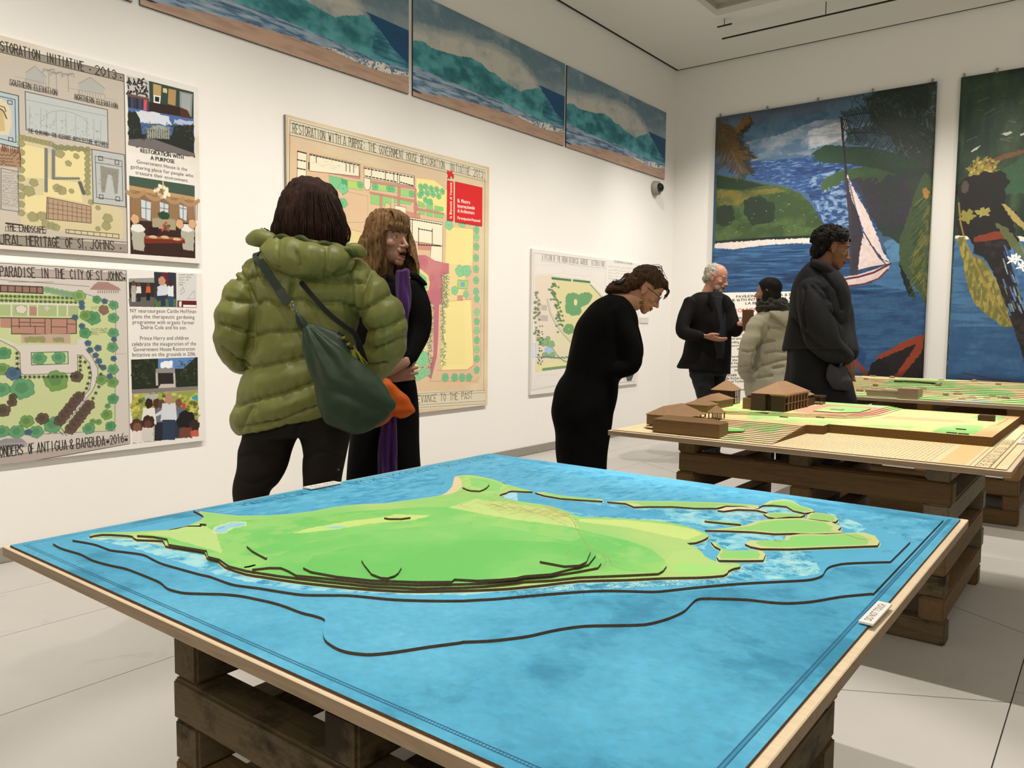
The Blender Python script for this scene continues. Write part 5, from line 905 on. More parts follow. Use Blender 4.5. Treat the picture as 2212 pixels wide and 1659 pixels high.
    Z(5); S.poly(E_+E_b, '70c066', .8, rag=2, tex=np.clip(gl+.4, 0, 1)); Z(6); S.poly(F_+F_b, '68bc62', .8, rag=3, tex=np.clip(gl+.4, 0, 1))
    Z(3)
    S.poly(z2((500, 338), (700, 345), (900, 365), (990, 385), (1030, 405), (960, 430), (700, 375), (500, 352)), 'c9dd88', .8, rag=3); S.poly(z2((1040, 500), (1100, 525), (1150, 545), (1100, 570), (850, 560), (900, 480), (1000, 470)), 'b5dd84', .8, rag=3, tex=np.clip(gl+.3, 0, 1)); S.poly(z2((890, 560), (930, 530), (1060, 540), (1120, 560), (1000, 580)), '9ad77c', .8)
    S.poly(z1((400, 408), (600, 412), (720, 428), (900, 480), (960, 500), (930, 410), (860, 360), (760, 385), (600, 405)), 'b9d488', .85, rag=3)
    S.poly(ztp((340, 745), (420, 740), (470, 800), (490, 900), (400, 1000), (280, 1050), (100, 1078), (200, 1030), (310, 930), (345, 830)), 'dcc9a6', .95, rag=2); S.line(BK, 4, 'd8cba2', .9)
    Z(3); S.poly(z1((910, 400), (930, 380), (1000, 360), (1062, 362), (1062, 380), (1000, 392), (975, 410), (925, 415)), 'c5d79a', 1, rag=3); S.poly(z1((918, 402), (940, 382), (1000, 366), (1058, 366), (1050, 380), (995, 388), (970, 407), (935, 410)), '93c9dc', 1, rag=4); S.poly(z1((930, 395), (990, 372), (1040, 372), (980, 400)), '5aa0cc', .7, tex=np.clip((dab-.45)*9, 0, 1))
    Z(4); S.poly(z1((1260, 400), (1330, 380), (1500, 350), (1640, 335), (1700, 320), (1860, 325), (1780, 345), (1600, 360), (1450, 385), (1300, 402)), 'c6dc86', .85, rag=4); S.poly(z1((1390, 380), (1440, 372), (1500, 374), (1450, 382)), '8fc4d8', .9); S.poly(z8((1190, 500), (1260, 490), (1330, 492), (1280, 504)), '7fc0e0', .95)
    # top outcrop and harbour
    Z(3); S.poly(ztp((560, 715), (700, 722), (1000, 790), (1300, 905), (1180, 1010), (900, 1060), (560, 960), (470, 800)), 'a5d47d', .9, rag=3); S.poly(ztp((620, 760), (900, 780), (1200, 880), (1150, 1000), (860, 1010), (650, 900)), '86cc74', .8, rag=3)
    # fields and roads
    Z(4); br = '8f7a48'
    S.poly(z2((60, 250), (200, 262), (395, 290), (470, 320), (500, 380), (440, 370), (200, 340), (90, 320), (-60, 290)), 'c3d689', .85, rag=4)
    for k in range(150):
        t = R.rand(); x, y = 120+t*340, 278+t*38+R.randn()*15; a = R.choice([-.12, .55, -.5])+R.randn()*.08; l = 12+R.rand()*36
        S.line(z2((x-l*math.cos(a), y-l*math.sin(a)*.55), (x+l*math.cos(a), y+l*math.sin(a)*.55)), 1.2, R.choice(['a8703e', '8f5f38', br]), .75)
    for k in range(46): x, y = -60+R.rand()*260, 200+R.rand()*90; a = R.choice([-.35, .3])+R.randn()*.1; l = 20+R.rand()*60; S.line(z2((x, y), (x+l, y+l*a)), 1.1, br, .6)
    for rd in (((455, 318), (480, 350), (490, 380), (510, 420), (530, 450), (560, 470), (600, 490), (615, 520), (605, 545), (560, 560)), ((540, 455), (500, 480), (460, 500), (440, 530)), ((565, 470), (540, 500), (520, 530), (450, 552)), ((490, 385), (430, 350), (330, 310), (200, 285)), ((620, 500), (640, 540), (700, 560), (800, 565))): S.line(z2(*rd), 2.2, 'a9a860', .9); S.line(z2(*rd), 1.1, br, .8)
    S.line(z8((1700, 250), (1760, 225), (1850, 230), (1890, 250), (1890, 270), (1860, 295)), 1.8, br, .8); S.line(ztp((340, 1050), (600, 900), (780, 830)), 1.6, br, .8); S.line(ztp((0, 1105), (400, 1060), (900, 1000), (1050, 1010)), 1.6, br, .7)
    for k in range(40): q = z1((700+R.rand()*1400, 420+R.rand()*140))[0]; p = S.q([q])[0]; S.line([p, p+R.randn(2)*7], 1.2, '6f9c50', .7, raw=True)
    for st, a, b in (('JJLL', (1205, 338), (1228, 337)), ('MLLJ', (2030, 337), (2052, 336)), ('WLJ', (2010, 362), (2030, 362))): S.scribble(z1(a)[0], z1(b)[0], .006, '5d7040', 1.2, .9)
    Z(3)
    for I in ISL:
        S.line(I, 6, 'cfe0b8', .9, closed=True); S.poly(I, 'c3cd8e'); P = np.array(I); c = P.mean(0); S.poly([tuple(c+(p-c)*.84) for p in P], '8fc973', .9, rag=2)
    S.poly(ISL[2], 'e0cfae')
    for I in (ISL[6], ISL[7], ISL[8]): P = np.array(I); c = P.mean(0); S.poly([tuple(c+(p-c)*.66) for p in P], '84cf74', .9, rag=4, tex=np.clip(gl+.35, 0, 1))
    for a in (((1300, 418), (1330, 425), (1345, 436), (1370, 435)), ((1330, 425), (1360, 420)), ((1640, 405), (1700, 425), (1750, 428)), ((1215, 312), (1240, 318), (1258, 326))): S.line(z2(*a), 3, '7a5540', .85)
    Z(1)
    for x, y in ((1916, 437), (1826, 486)): [S.line(z2((x-28+k*9, y+R.randn()*3), (x-12+k*10, y+2+R.randn()*4)), 1.6, '315b68', .9) for k in range(5)]
    S.scribble(z2((1880, 412))[0], z2((1895, 412))[0], .004, '2a4450', 1.5, .8)
    # ruled border, tick marks and the lettering along the far left edge
    ink = '1c4a66'
    S.fr = lambda x, y: (x, y); i1, i2 = .0165, .0215
    for d, wd in ((i1, 2.2), (i2, 2.2)):
        S.line([(bx0+d, by0+d), (bx1-d, by0+d)], wd, ink, .9); S.line([(bx1-d, by0+d), (bx1-d, by1-d)], wd, ink, .9); S.line([(bx0+.02, by0+d), (bx0+.02, by1-.03)], 1.6, ink, .7)
    S.poly([(bx1-i2, by0+i1), (bx1-i1, by0+i1), (bx1-i1, by1-i1), (bx1-i2, by1-i1)], '2c6688', .5)
    x = bx0+i1+.3
    while x < bx1-i1: S.line([(x, by0+i1), (x, by0+i2)], 1.6, ink, .8); x += .0045
    S.line([(bx0+.075, by0+.42), (bx0+.075, by1-.04)], 1.8, ink, .8); S.line([(bx0+.012, by0+.1), (bx0+.012, by1-.01)], 1.2, ink, .6)
    def rot(st, ya, yb):
        a = S.m([(bx0+.028, ya), (bx0+.028, yb)]); S.text(st, a[0], a[1], .040, '0f3348', hand=3.4, raw=True)
    ly = lambda px: onz(px, 1105-(px-450)*.198, .705)[1]
    rot('BUILDING', ly(1052), ly(948)); rot('BARBUDA', ly(932), ly(832)); rot('FOR', ly(822), ly(798)); rot('CONTINUAL', ly(790), ly(675)); rot('RESILIENCE', ly(655), ly(515))
    return S.image()
M_blue = texmat('painted_relief_map', blue_sheet(), .6, .2)
rm = empty('relief_map', ((bx0+bx1)/2, (by0+by1)/2, .7), 'blue painted relief map of a green island lying on the front table', 'model')
uv = (bx0, by0, bx1, by1)
prism('base_sheet', [(bx0, by0), (bx1, by0), (bx1, by1), (bx0, by1)], .7001, ZS[0], M_blue, rm, M_hard, uv)
def layer(pts, k, name='contour_layer', dz=0): return prism(name, W(pts, ZS[k]) if not isinstance(pts[0], np.ndarray) else pts, ZS[k-1]-.0002+dz, ZS[k]+dz, M_blue, rm, M_hard, uv)
def layw(P, k): return prism('contour_layer', P, ZS[k-1]-.0002, ZS[k], M_blue, rm, M_hard, uv)
a = W(A_, ZS[1]); rx_ = bx1-.026; a = [p for p in a if p[0] < rx_]; layw(a+[(rx_, a[-1][1]), (rx_, by1-.055), (bx0+.09, by1-.055), (a[0][0]-.0, a[0][1]+.05)], 1)
b = W(B_, ZS[2]); rx2 = bx1-.042; b = [p for p in b if p[0] < rx2]; layw(b+[(rx2, b[-1][1]), (rx2, b[-1][1]+.17), (rx2-.3, by1-.09), (bx0+.11, by1-.09), (b[0][0]-.0, b[0][1]+.05)], 2)
layer(C_+BK, 3); layer(D_+D_b, 4); layer(E_+E_b, 5); layer(F_+F_b, 6); layer(G_+G_b, 7)
for I in ISL: layer(I, 3, 'island')
for pts, k in ((z1((1556, 515), (1568, 535), (1585, 556), (1600, 575), (1640, 590), (1670, 592), (1700, 582), (1715, 570), (1728, 548), (1700, 530), (1640, 522), (1590, 525), (1568, 515)), 7), (ztp((490, 930), (560, 962), (640, 985), (800, 992), (870, 965), (930, 930), (970, 880), (900, 890), (800, 930), (640, 940), (540, 930)), 4),
               (z1((1062, 455), (1085, 475), (1115, 492), (1146, 508), (1150, 503), (1118, 486), (1090, 470), (1068, 452)), 5), (z2((260, 453), (290, 463), (325, 476), (330, 471), (295, 458), (265, 449)), 5), (z2((320, 489), (340, 500), (358, 508), (362, 503), (342, 495), (325, 485)), 5),
               (z8((1183, 490), (1215, 496), (1300, 496), (1360, 488), (1358, 481), (1300, 488), (1220, 488), (1190, 484)), 5), (z1((718, 390), (760, 384), (800, 374), (868, 374), (866, 369), (800, 370), (755, 378)), 3), (z1((1050, 552), (1075, 549), (1102, 541), (1098, 536), (1070, 543), (1052, 546)), 4), (z1((860, 360), (888, 362), (885, 357), (862, 355)), 4), (z1((832, 305), (850, 312), (868, 322), (880, 332), (876, 322), (855, 308), (835, 301)), 3)):
    layer(pts, k, 'ridge')
# do-not-touch cards on the blue map
M_card = flat('white_card', 'e9e5de', .45, .3, .01)
def card(pts, z, txt, label, flip=False):
    P = [np.array(q) if len(q) == 3 else np.array(onz(*q, z)) for q in pts]; c = sum(P)/4; ux = (P[1]-P[0]+P[2]-P[3])/2; L = np.linalg.norm(ux[:2]); uy = (P[3]-P[0]+P[2]-P[1])/2; Wd = np.linalg.norm(uy[:2]); ang = math.atan2(ux[1], ux[0])
    S = Sheet('card_sheet', (0, 0, L, Wd), 3000, 'e9e5de', None); S.text(txt, (S.w*.1, S.h*.72), (S.w*.9, S.h*.72), Wd*.5, '1b1a1a', raw=True); m = texmat('card_print', S.image(), .45, .3)
    V = [(-L/2, -Wd/2), (L/2, -Wd/2), (L/2, Wd/2), (-L/2, Wd/2)]; o = prism('notice_card', V, 0, .003, m, None, M_card, (-L/2, -Wd/2, L/2, Wd/2)); o.location = (c[0], c[1], z-.003); o.rotation_euler = (0, 0, ang)
    return tag(o, label, 'card')
card(zr_((1280, 1200), (1395, 1070), (1310, 1055), (1185, 1175)), .7102, 'DO NOT TOUCH', 'white notice card reading DO NOT TOUCH on the front map, right edge')
card(z8((890, 240), (640, 285), (690, 296), (850, 262)), .7102, 'DO NOT TOUCH', 'white notice card on the far left edge of the blue map, lettering upside down')
card([(-.2465, 3.50, .7085), (-.2465, 3.62, .7085), (-.292, 3.62, .7085), (-.292, 3.50, .7085)], .7085, 'DO NOT TOUCH', 'white notice card at right edge of the middle table, barely in frame')
# ---- villa model on the middle table
cream = 'e8d6ac'
mx0, my0, mx1, my1 = -1.662, 2.828, -.258, 4.25
def T2(x, y): return (x, y)
def villa_sheet():
    S = Sheet('villa_site_sheet', (mx0, my0, mx1, my1), 1000, cream, T2); h, w = S.h, S.w; R = np.random.RandomState(2)
    S.grain(6, 6, .05, 2); ink = '6b5a44'
    # written page in front of the model, lines run away from the viewer
    for k in range(46):
        x = -1.08+k*.0135
        if x > -.46: break
        a, b = S.m([(x, 2.845), (x, 3.34)]); S.scribble(a, b, .0075, ink, 1.3, .75, seed=k, raw=True)
    S.poly([(-.45, 2.84), (-.372, 2.84), (-.372, 3.34), (-.45, 3.34)], 'e5c48e', .9)
    for x, wd in ((-.36, 2), (-.345, 3), (-.305, 4), (-.29, 4)): S.line([(x, 2.835), (x, 4.24)], wd, '7a6a50', .9)
    a, b = S.m([(-.309, 2.85), (-.309, 3.62)]); S.text('THE BEAUTIFUL ANTIGUA . BARBUDA', a, b, .028, '5a4a38', hand=2.6, raw=True)
    for k in range(9): a, b = S.m([(-1.65+k*.016, 2.84), (-1.65+k*.016, 3.8)]); S.scribble(a, b, .007, '9a8c5c', 1.2, .5, seed=k, raw=True)
    gr, ye, pk = '9ad884', 'e9dc98', 'dc9c82'
    nm = fbm(h, w, 14, 14, 5)
    S.poly([(-1.6, 2.87), (-1.0, 2.87), (-1.0, 3.3), (-1.6, 3.3)], 'ead8ae', .9)
    S.poly([(-1.62, 3.3), (-.357, 3.34), (-.347, 4.262), (-1.62, 4.262)], ye)
    S.poly([(-1.62, 3.3), (-.9, 3.34), (-.88, 3.6), (-1.62, 3.55)], gr, .75, tex=np.clip((nm-.4)*5, 0, 1)); S.poly([(-1.62, 3.1), (-1.0, 3.12), (-.98, 3.3), (-1.62, 3.3)], 'e5c896', .8)
    S.poly([(-1.2, 3.0), (-1.06, 3.05), (-1.05, 3.3), (-1.25, 3.35)], gr, .7, tex=np.clip((nm-.38)*5, 0, 1)); S.poly([(-1.3, 2.86), (-1.12, 2.86), (-1.12, 2.93), (-1.3, 2.93)], gr, .6, tex=np.clip((nm-.45)*6, 0, 1))
    S.poly([(-1.62, 3.5), (-1.42, 3.5), (-1.42, 4.25), (-1.62, 4.25)], gr, .7, tex=np.clip((nm-.42)*6, 0, 1))
    S.poly([(-.9, 3.36), (-.6, 3.40), (-.5, 3.5), (-.6, 3.56), (-.9, 3.45)], gr, .7, tex=np.clip((nm-.42)*6, 0, 1)); S.poly([(-.56, 3.36), (-.43, 3.36), (-.40, 3.55), (-.43, 3.72), (-.5, 3.72), (-.56, 3.55)], '93d380', .9, rag=6); S.poly([(-.9, 3.5), (-.55, 3.62), (-.5, 3.7), (-.7, 3.72), (-.9, 3.6)], gr, .5)
    S.poly([(-.42, 3.36), (-.357, 3.35), (-.347, 4.262), (-.42, 4.262), (-.42, 4.1), (-.40, 3.9), (-.42, 3.6)], 'e3bb88', .95); S.poly([(-.52, 4.04), (-.40, 4.04), (-.40, 4.2), (-.5, 4.2)], '93d380', .95)
    S.poly([(-.82, 3.72), (-.55, 3.78), (-.48, 3.86), (-.6, 3.9), (-.82, 3.86)], 'c9b088', .8, rag=5)
    S.poly([(-1.184, 3.62), (-1.1, 3.6), (-1.0, 3.62), (-.9, 3.7), (-.86, 3.85), (-.86, 4.12), (-1.168, 4.13), (-1.2, 3.97)], pk); S.poly([(-1.2, 4.13), (-.84, 4.12), (-.84, 4.25), (-1.2, 4.25)], gr, .9)
    S.poly([(-1.11, 3.71), (-1.0, 3.71), (-.93, 3.80), (-.93, 4.0), (-1.06, 4.01), (-1.11, 3.95)], gr); S.poly([(-1.10, 3.72), (-1.01, 3.72), (-.99, 3.78), (-1.09, 3.8)], 'e3dd92', .9); S.poly([(-.97, 4.15), (-.92, 4.15), (-.92, 4.2), (-.97, 4.2)], '9fc9d8')
    for pl in (((-.84, 3.62), (-.8, 3.9), (-.78, 4.2)), ((-.82, 3.5), (-.7, 3.58), (-.5, 3.62), (-.43, 3.55)), ((-.82, 3.42), (-.65, 3.47), (-.48, 3.47), (-.36, 3.52)), ((-.78, 3.7), (-.68, 3.75), (-.58, 3.80), (-.5, 3.95), (-.42, 4.0), (-.38, 4.15)), ((-.55, 3.39), (-.42, 3.40), (-.36, 3.44)), ((-.8, 4.2), (-.6, 4.22), (-.5, 4.2)), ((-.55, 3.78), (-.42, 3.74), (-.39, 3.8), (-.38, 4.1), (-.45, 4.22))): S.line(pl, 2.6, '6b5334', .9)
    for k in range(60): x = -1.6+R.rand()*.6; y = 3.35+R.rand()*.9; S.line([(x, y), (x+.03+R.rand()*.06, y+R.randn()*.006)], 1.6, '6b5a34', .5)
    return S.image()
M_vil = texmat('villa_site_print', villa_sheet(), .65, .2); M_mdf = flat('fibreboard_side', '6a4e2c', .85, .1, .35, 150)
vm = empty('villa_model', (-.96, 3.54, .7), 'timber scale model of a hip-roofed villa on terraced ground, middle table', 'model')
uvv = (mx0, my0, mx1, my1)
prism('base_sheet', [(mx0, my0), (mx1, my0), (mx1, my1), (mx0, my1)], .7001, .703, M_vil, vm, M_hard, uvv)
R = random.Random(5)
for k in range(12):
    y = 2.868+.031*k; xl = -1.56-.004*k if k > 1 else -1.35+.0*k; z = .703+.003*k; fr = []
    n = 14
    for i in range(n+1): x = xl+(-1.0-xl)*i/n; fr.append((x, y+.006*math.sin(i*.9+k)*(.3+.7*(k/12))+R.uniform(-.0015, .0015)))
    pts = fr+[(-.998, 3.258), (-.937, 3.272), (-.937, 3.345), (-.357, 3.349), (-.347, 4.246), (-1.62, 4.246)]
    if k > 1: pts += [(-1.62, y+.12), (xl, y+.03)]
    else: pts += [(-1.62, 3.1), (-1.36, 3.0)]
    prism('terrace_layer', pts, z-.0001, z+.003, M_vil, vm, M_mdf, uvv)
for k in range(4):
    d = k*.018; z = .739+.0026*k
    prism('terrace_layer', [(-1.52+d, 3.37+d), (-1.35, 3.43+d), (-1.2, 3.50+d), (-1.05, 3.55+d), (-.95, 3.60+d), (-.88-d, 3.68+d), (-.85-d, 3.85), (-.84-d, 4.245), (-1.60+d, 4.245)], z-.0001, z+.0026, M_vil, vm, M_mdf, uvv)
zg = .7494
prism('terrace_layer', [(-1.11, 3.71), (-1.0, 3.71), (-.93, 3.80), (-.93, 4.0), (-1.06, 4.01), (-1.11, 3.95)], zg-.0001, zg+.004, M_vil, vm, M_mdf, uvv)
box('plinth', (-1.06, 3.80, zg+.004), (-1.01, 3.85, zg+.008), flat('sage_block', '8fae88'), vm)
prism('garden_block', [(-1.31, 2.965), (-1.22, 2.95), (-1.165, 3.0), (-1.18, 3.06), (-1.31, 3.05)], .705, .724, flat('green_top', '74d070'), vm, M_mdf)
M_wal = wood('walnut_block', '6b5238', '80643f', 0, .6, sc=2.2); M_wald = wood('walnut_shaded', '35261a', '46321f', 0, .65, sc=2.2); M_roof = wood('walnut_lit', '86684c', '9c7c5c', 1, .6, sc=2.2)  # same walnut: top light put into the roof tone, shade into the dark one
def hip(name, x0, x1, y0, y1, z0, z1, parent, ov=.004, m=M_roof, ridge=None):
    x0 -= ov; x1 += ov; y0 -= ov; y1 += ov; lx, ly_ = x1-x0, y1-y0
    if ridge: ra, rb = ridge
    elif lx > ly_: ra, rb = (x0+ly_/2, (y0+y1)/2), (x1-ly_/2, (y0+y1)/2)
    else: ra, rb = ((x0+x1)/2, y0+lx/2), ((x0+x1)/2, y1-lx/2)
    V = [(x0, y0, z0), (x1, y0, z0), (x1, y1, z0), (x0, y1, z0), (x0, y0, z0+.002), (x1, y0, z0+.002), (x1, y1, z0+.002), (x0, y1, z0+.002), (*ra, z1), (*rb, z1)]
    F = [(3, 2, 1, 0), (0, 1, 5, 4), (1, 2, 6, 5), (2, 3, 7, 6), (3, 0, 4, 7)]
    if lx > ly_: F += [(4, 5, 9, 8), (5, 6, 9), (6, 7, 8, 9), (7, 4, 8)]
    else: F += [(4, 5, 8), (5, 6, 9, 8), (6, 7, 9), (7, 4, 8, 9)]
    return link(name, mesh(name, V, F), m, parent)
def house(x0, x1, y0, y1, z0, ze, zr, m=M_wal, rm_=M_roof, ov=.004, ridge=None):
    b = box('building', (x0, y0, z0), (x1, y1, ze), m, vm); hip('roof', x0, x1, y0, y1, ze, zr, b, ov, rm_, ridge); return b
house(-1.492, -1.207, 2.862, 2.95, .706, .757, .7745, ov=.001, rm_=M_wal)
house(-1.575, -1.475, 2.965, 3.25, .72, .762, .797); hip('lean_to_roof', -1.474, -1.425, 2.99, 3.24, .752, .766, vm, 0, M_roof, ((-1.472, 2.995), (-1.472, 3.235)))
house(-1.60, -1.485, 3.385, 3.495, .735, .773, .800); house(-1.605, -1.50, 3.52, 3.72, .74, .783, .812)
for y in (3.0, 3.06, 3.12, 3.18, 3.23): box('column', (-1.432, y, .728), (-1.427, y+.005, .753), M_wald, vm)
# two-storey look-out with open galleries
tw = box('building', (-1.64, 3.79, .742), (-1.565, 3.895, .815), M_wald, vm); hip('roof', -1.64, -1.535, 3.785, 3.90, .815, .868, tw, .006, M_roof, ((-1.5875, 3.8425), (-1.5875, 3.8426)))
box('gallery_floor', (-1.566, 3.788, .774), (-1.534, 3.898, .778), M_roof, tw)
for k in range(6): 
    y = 3.789+k*.0205; box('column', (-1.539, y, .742), (-1.535, y+.004, .815), M_wald, tw)
for x in (-1.56, -1.55): box('column', (x, 3.789, .742), (x+.004, 3.793, .815), M_wald, tw)
# garden pavilion
pv = hip('building', -1.395, -1.343, 3.18, 3.24, .765, .799, vm, .003, M_roof, ((-1.369, 3.21), (-1.369, 3.2101)))
for x in (-1.393, -1.377, -1.361, -1.346):
    for y in (3.181, 3.236): box('column', (x, y, .734), (x+.004, y+.004, .766), M_wald, pv)
box('plinth', (-1.40, 3.175, .731), (-1.338, 3.245, .7355), M_wald, pv)
# main house: blocky body, arcaded flank, hipped roof
mh = box('building', (-1.262, 3.578, .742), (-1.200, 3.925, .824), M_wald, vm)
box('wing', (-1.352, 3.565, .742), (-1.285, 3.80, .828), M_wald, mh); box('wing', (-1.30, 3.60, .742), (-1.25, 3.92, .826), M_wald, mh); box('annex', (-1.405, 3.60, .742), (-1.352, 3.68, .802), M_wal, mh); box('annex', (-1.39, 3.62, .742), (-1.355, 3.72, .812), M_wald, mh)
box('cornice', (-1.266, 3.572, .822), (-1.193, 3.93, .829), M_roof, mh); box('plinth', (-1.41, 3.50, .7385), (-1.25, 3.60, .7485), M_wald, mh); box('step', (-1.268, 3.555, .7385), (-1.195, 3.925, .7455), flat('pale_step', '9a8a78'), mh)
hip('roof', -1.352, -1.20, 3.57, 3.92, .828, .879, mh, .003, M_roof, ((-1.276, 3.69), (-1.276, 3.81)))
for k in range(7): 
    y = 3.595+k*.045
    for za, zb in ((.752, .783), (.792, .812)): 
        w = box('window', (-1.2005, y, za), (-1.1985, y+.018, zb), flat('dark_opening', '1c140e', .9, .05), mh)
    box('pilaster', (-1.2, y+.026, .7455), (-1.1945, y+.036, .822), M_wal, mh)
box('string_course', (-1.2, 3.585, .786), (-1.194, 3.92, .789), M_wal, mh)
g2 = box('wing', (-1.33, 3.93, .742), (-1.22, 4.06, .80), M_wald, mh); hip('roof', -1.33, -1.215, 3.925, 4.06, .80, .836, mh, .003)
box('wing', (-1.24, 3.93, .742), (-1.205, 4.05, .786), M_wald, mh)
box('portico_roof', (-1.24, 4.055, .786), (-1.176, 4.14, .794), M_wald, mh); box('portico_floor', (-1.235, 4.058, .742), (-1.178, 4.138, .7465), flat('pale_step', '9a8a78'), mh)
for y in (4.06, 4.086, 4.11, 4.132):
    for x in (-1.233, -1.205, -1.183): box('column', (x, y, .7465), (x+.004, y+.004, .786), M_wald, mh)
cb = onz(*Zf(2080, 880, 11.06)((360, 300))[0], .741); box('kiosk', (cb[0], cb[1]-.01, .7385), (cb[0]+.06, cb[1]+.05, .762), M_wald, vm)
for x, y in ((-.51, 3.37), (-.47, 3.365), (-.50, 3.52), (-1.05, 3.55), (-1.18, 3.46), (-1.22, 3.02)): box('garden_wall', (x, y, .738 if y > 3.3 else .716), (x+.035, y+.01, .7425 if y > 3.3 else .723), M_wald, vm)
# ---- terraced site model on the rear table
tx0, ty0, tx1, ty1 = -1.665, 5.095, -.255, 6.515
def site_sheet():
    S = Sheet('site_model_sheet', (tx0, ty0, tx1, ty1), 560, 'e9dca6', T2); h, w = S.h, S.w; nm = fbm(h, w, 7, 9, 4); S.tint(5, 6, '9ad886', .5, .62, 9, .9); S.tint(9, 5, 'e4bf92', .58, .66, 29, .8)
    S.poly([(-.55, 5.16), (-.3, 5.16), (-.28, 5.32), (-.5, 5.36)], '9ad886', .9, rag=4); S.poly([(-.66, 5.17), (-.58, 5.17), (-.56, 5.23), (-.66, 5.25)], '9fd0e4'); S.poly([(-.76, 5.1), (-.62, 5.1), (-.62, 5.125), (-.76, 5.125)], 'a9c8ee')
    S.poly([(-.5, 5.5), (-.26, 5.45), (-.26, 5.9), (-.5, 5.95)], 'e9c79a', .9, rag=4); S.poly([(-1.3, 5.9), (-1.05, 5.85), (-1.0, 6.15), (-1.3, 6.2)], '84cf7c', .9, rag=6); return S.image()
M_site = texmat('site_model_print', site_sheet(), .65, .2); sm = empty('site_model', (-.96, 5.8, .72), 'terraced site model with small wooden blocks on the rear table', 'model'); uvs = (tx0, ty0, tx1, ty1)
prism('base_sheet', [(tx0, ty0), (tx1, ty0), (tx1, ty1), (tx0, ty1)], .7201, .724, M_site, sm, M_hard, uvs)
R = random.Random(11)
for k in range(13):
    y = ty0+.03+k*.085+(k > 6)*.02*(k-6); z = .724+.0036*k; n = 26; pts = []
    for i in range(n+1):
        x = tx0+.015+(tx1-tx0-.03)*i/n; bend = .10*math.sin(i*.22+k*.25)+.03*math.sin(i*.8+k*1.1)+(.35*max(0, i/n-.45))*(k/7); pts.append((x, max(ty0+.012+k*.002, y+bend*min(1, .15+k*.12)+.0*i)))
    pts = [(x, min(yy, ty1-.02)) for x, yy in pts]
    prism('terrace_layer', pts+[(tx1-.015, ty1-.012), (tx0+.015, ty1-.012)], z-.0001, z+.0036, M_site, sm, M_mdf, uvs)
M_wt = wood('pale_walnut_block', '8f7860', 'a68e74', 0, .6, sc=2)
box('building', (-1.218, 5.125, .724), (-1.04, 5.24, .762), M_wt, sm); box('building', (-1.14, 5.15, .724), (-1.04, 5.26, .765), M_wt, sm); box('building', (-1.04, 5.105, .724), (-.93, 5.25, .782), M_wt, sm)
for k in range(46):
    x = R.uniform(-1.62, -.32); y = R.choice([R.uniform(5.14, 5.5), R.uniform(5.4, 6.45)]); kk = max(0, min(12, (y-5.13)/.085)); z = .724+.0036*kk*(.85 if x > -.8 else 1)
    if -1.24 < x < -.9 and y < 5.3: continue
    a, b, c = R.uniform(.02, .05), R.uniform(.015, .03), R.uniform(.006, .016); o = box('block', (x, y, z-.004), (x+a, y+b, z+c), M_wt, sm)
    if R.random() < .35: hip('block_roof', x, x+a, y, y+b, z+c, z+c+.01, o, .002, M_wt)
for k in range(5): box('block', (-1.25+k*.06, 6.0+.02*math.sin(k), .755), (-1.19+k*.06, 6.012+.02*math.sin(k), .775), M_wald, sm)
# ------------------------------------------------------------------ figures
def cr(P, n):
    """Catmull-Rom through the rows of P, n samples per span"""
    P = np.asarray(P, float); Q = np.vstack([2*P[0]-P[1], P, 2*P[-1]-P[-2]]); out = []
    for i in range(1, len(Q)-2):
        for k in range(n):
            t = k/n; a, b, c, d = Q[i-1:i+3]; out.append(.5*((2*b)+(c-a)*t+(2*a-5*b+4*c-d)*t*t+(3*b-a-3*c+d)*t**3))
    out.append(P[-1]); return np.array(out)
def shell(R):
    """rings (m, n, 3) -> closed tube"""
    m, n = R.shape[:2]; V = list(R.reshape(-1, 3)); F = []
    for i in range(m-1):
        for j in range(n): a, b = i*n+j, i*n+(j+1) % n; F.append((a, b, b+n, a+n))
    for i, rev in ((0, True), (m-1, False)):
        c = len(V); V.append(R[i].mean(0))
        for j in range(n): a, b = i*n+j, i*n+(j+1) % n; F.append((b, a, c) if rev else (a, b, c))
    return np.array(V), F
HZ = np.array([CF[0], CF[1], 0]); HZ /= np.linalg.norm(HZ)
def loft(rows, dep, n=30, sub=5, g=None, sq=1.0):
    """rows of (xl, yl, xr, yr, half thickness in metres, depth offset): outline traced left and right, depth given"""
    rows = [tuple(r)+(0,)*(6-len(r)) for r in rows]; K = []
    for xl, yl, xr, yr, th, dd in rows: K.append(np.concatenate([at(xl, yl, dep+dd), at(xr, yr, dep+dd), [th]]))
    K = cr(K, sub); th = np.arange(n)*2*math.pi/n; R = []
    for i, k in enumerate(K):
        L, Rr, t = k[:3], k[3:6], max(.004, k[6]); C, A = (L+Rr)/2, (Rr-L)/2; B = HZ-A*(HZ@A)/max(1e-9, A@A); B /= np.linalg.norm(B)
        ct, st = np.cos(th), np.sin(th); s = g(i/sub, th) if g is not None else 1.0
        ct = np.sign(ct)*abs(ct)**sq; st = np.sign(st)*abs(st)**sq
        R.append(C+(A[None]*ct[:, None]+B[None]*t*st[:, None])*(s[:, None] if hasattr(s, '__len__') else s))
    return shell(np.array(R))
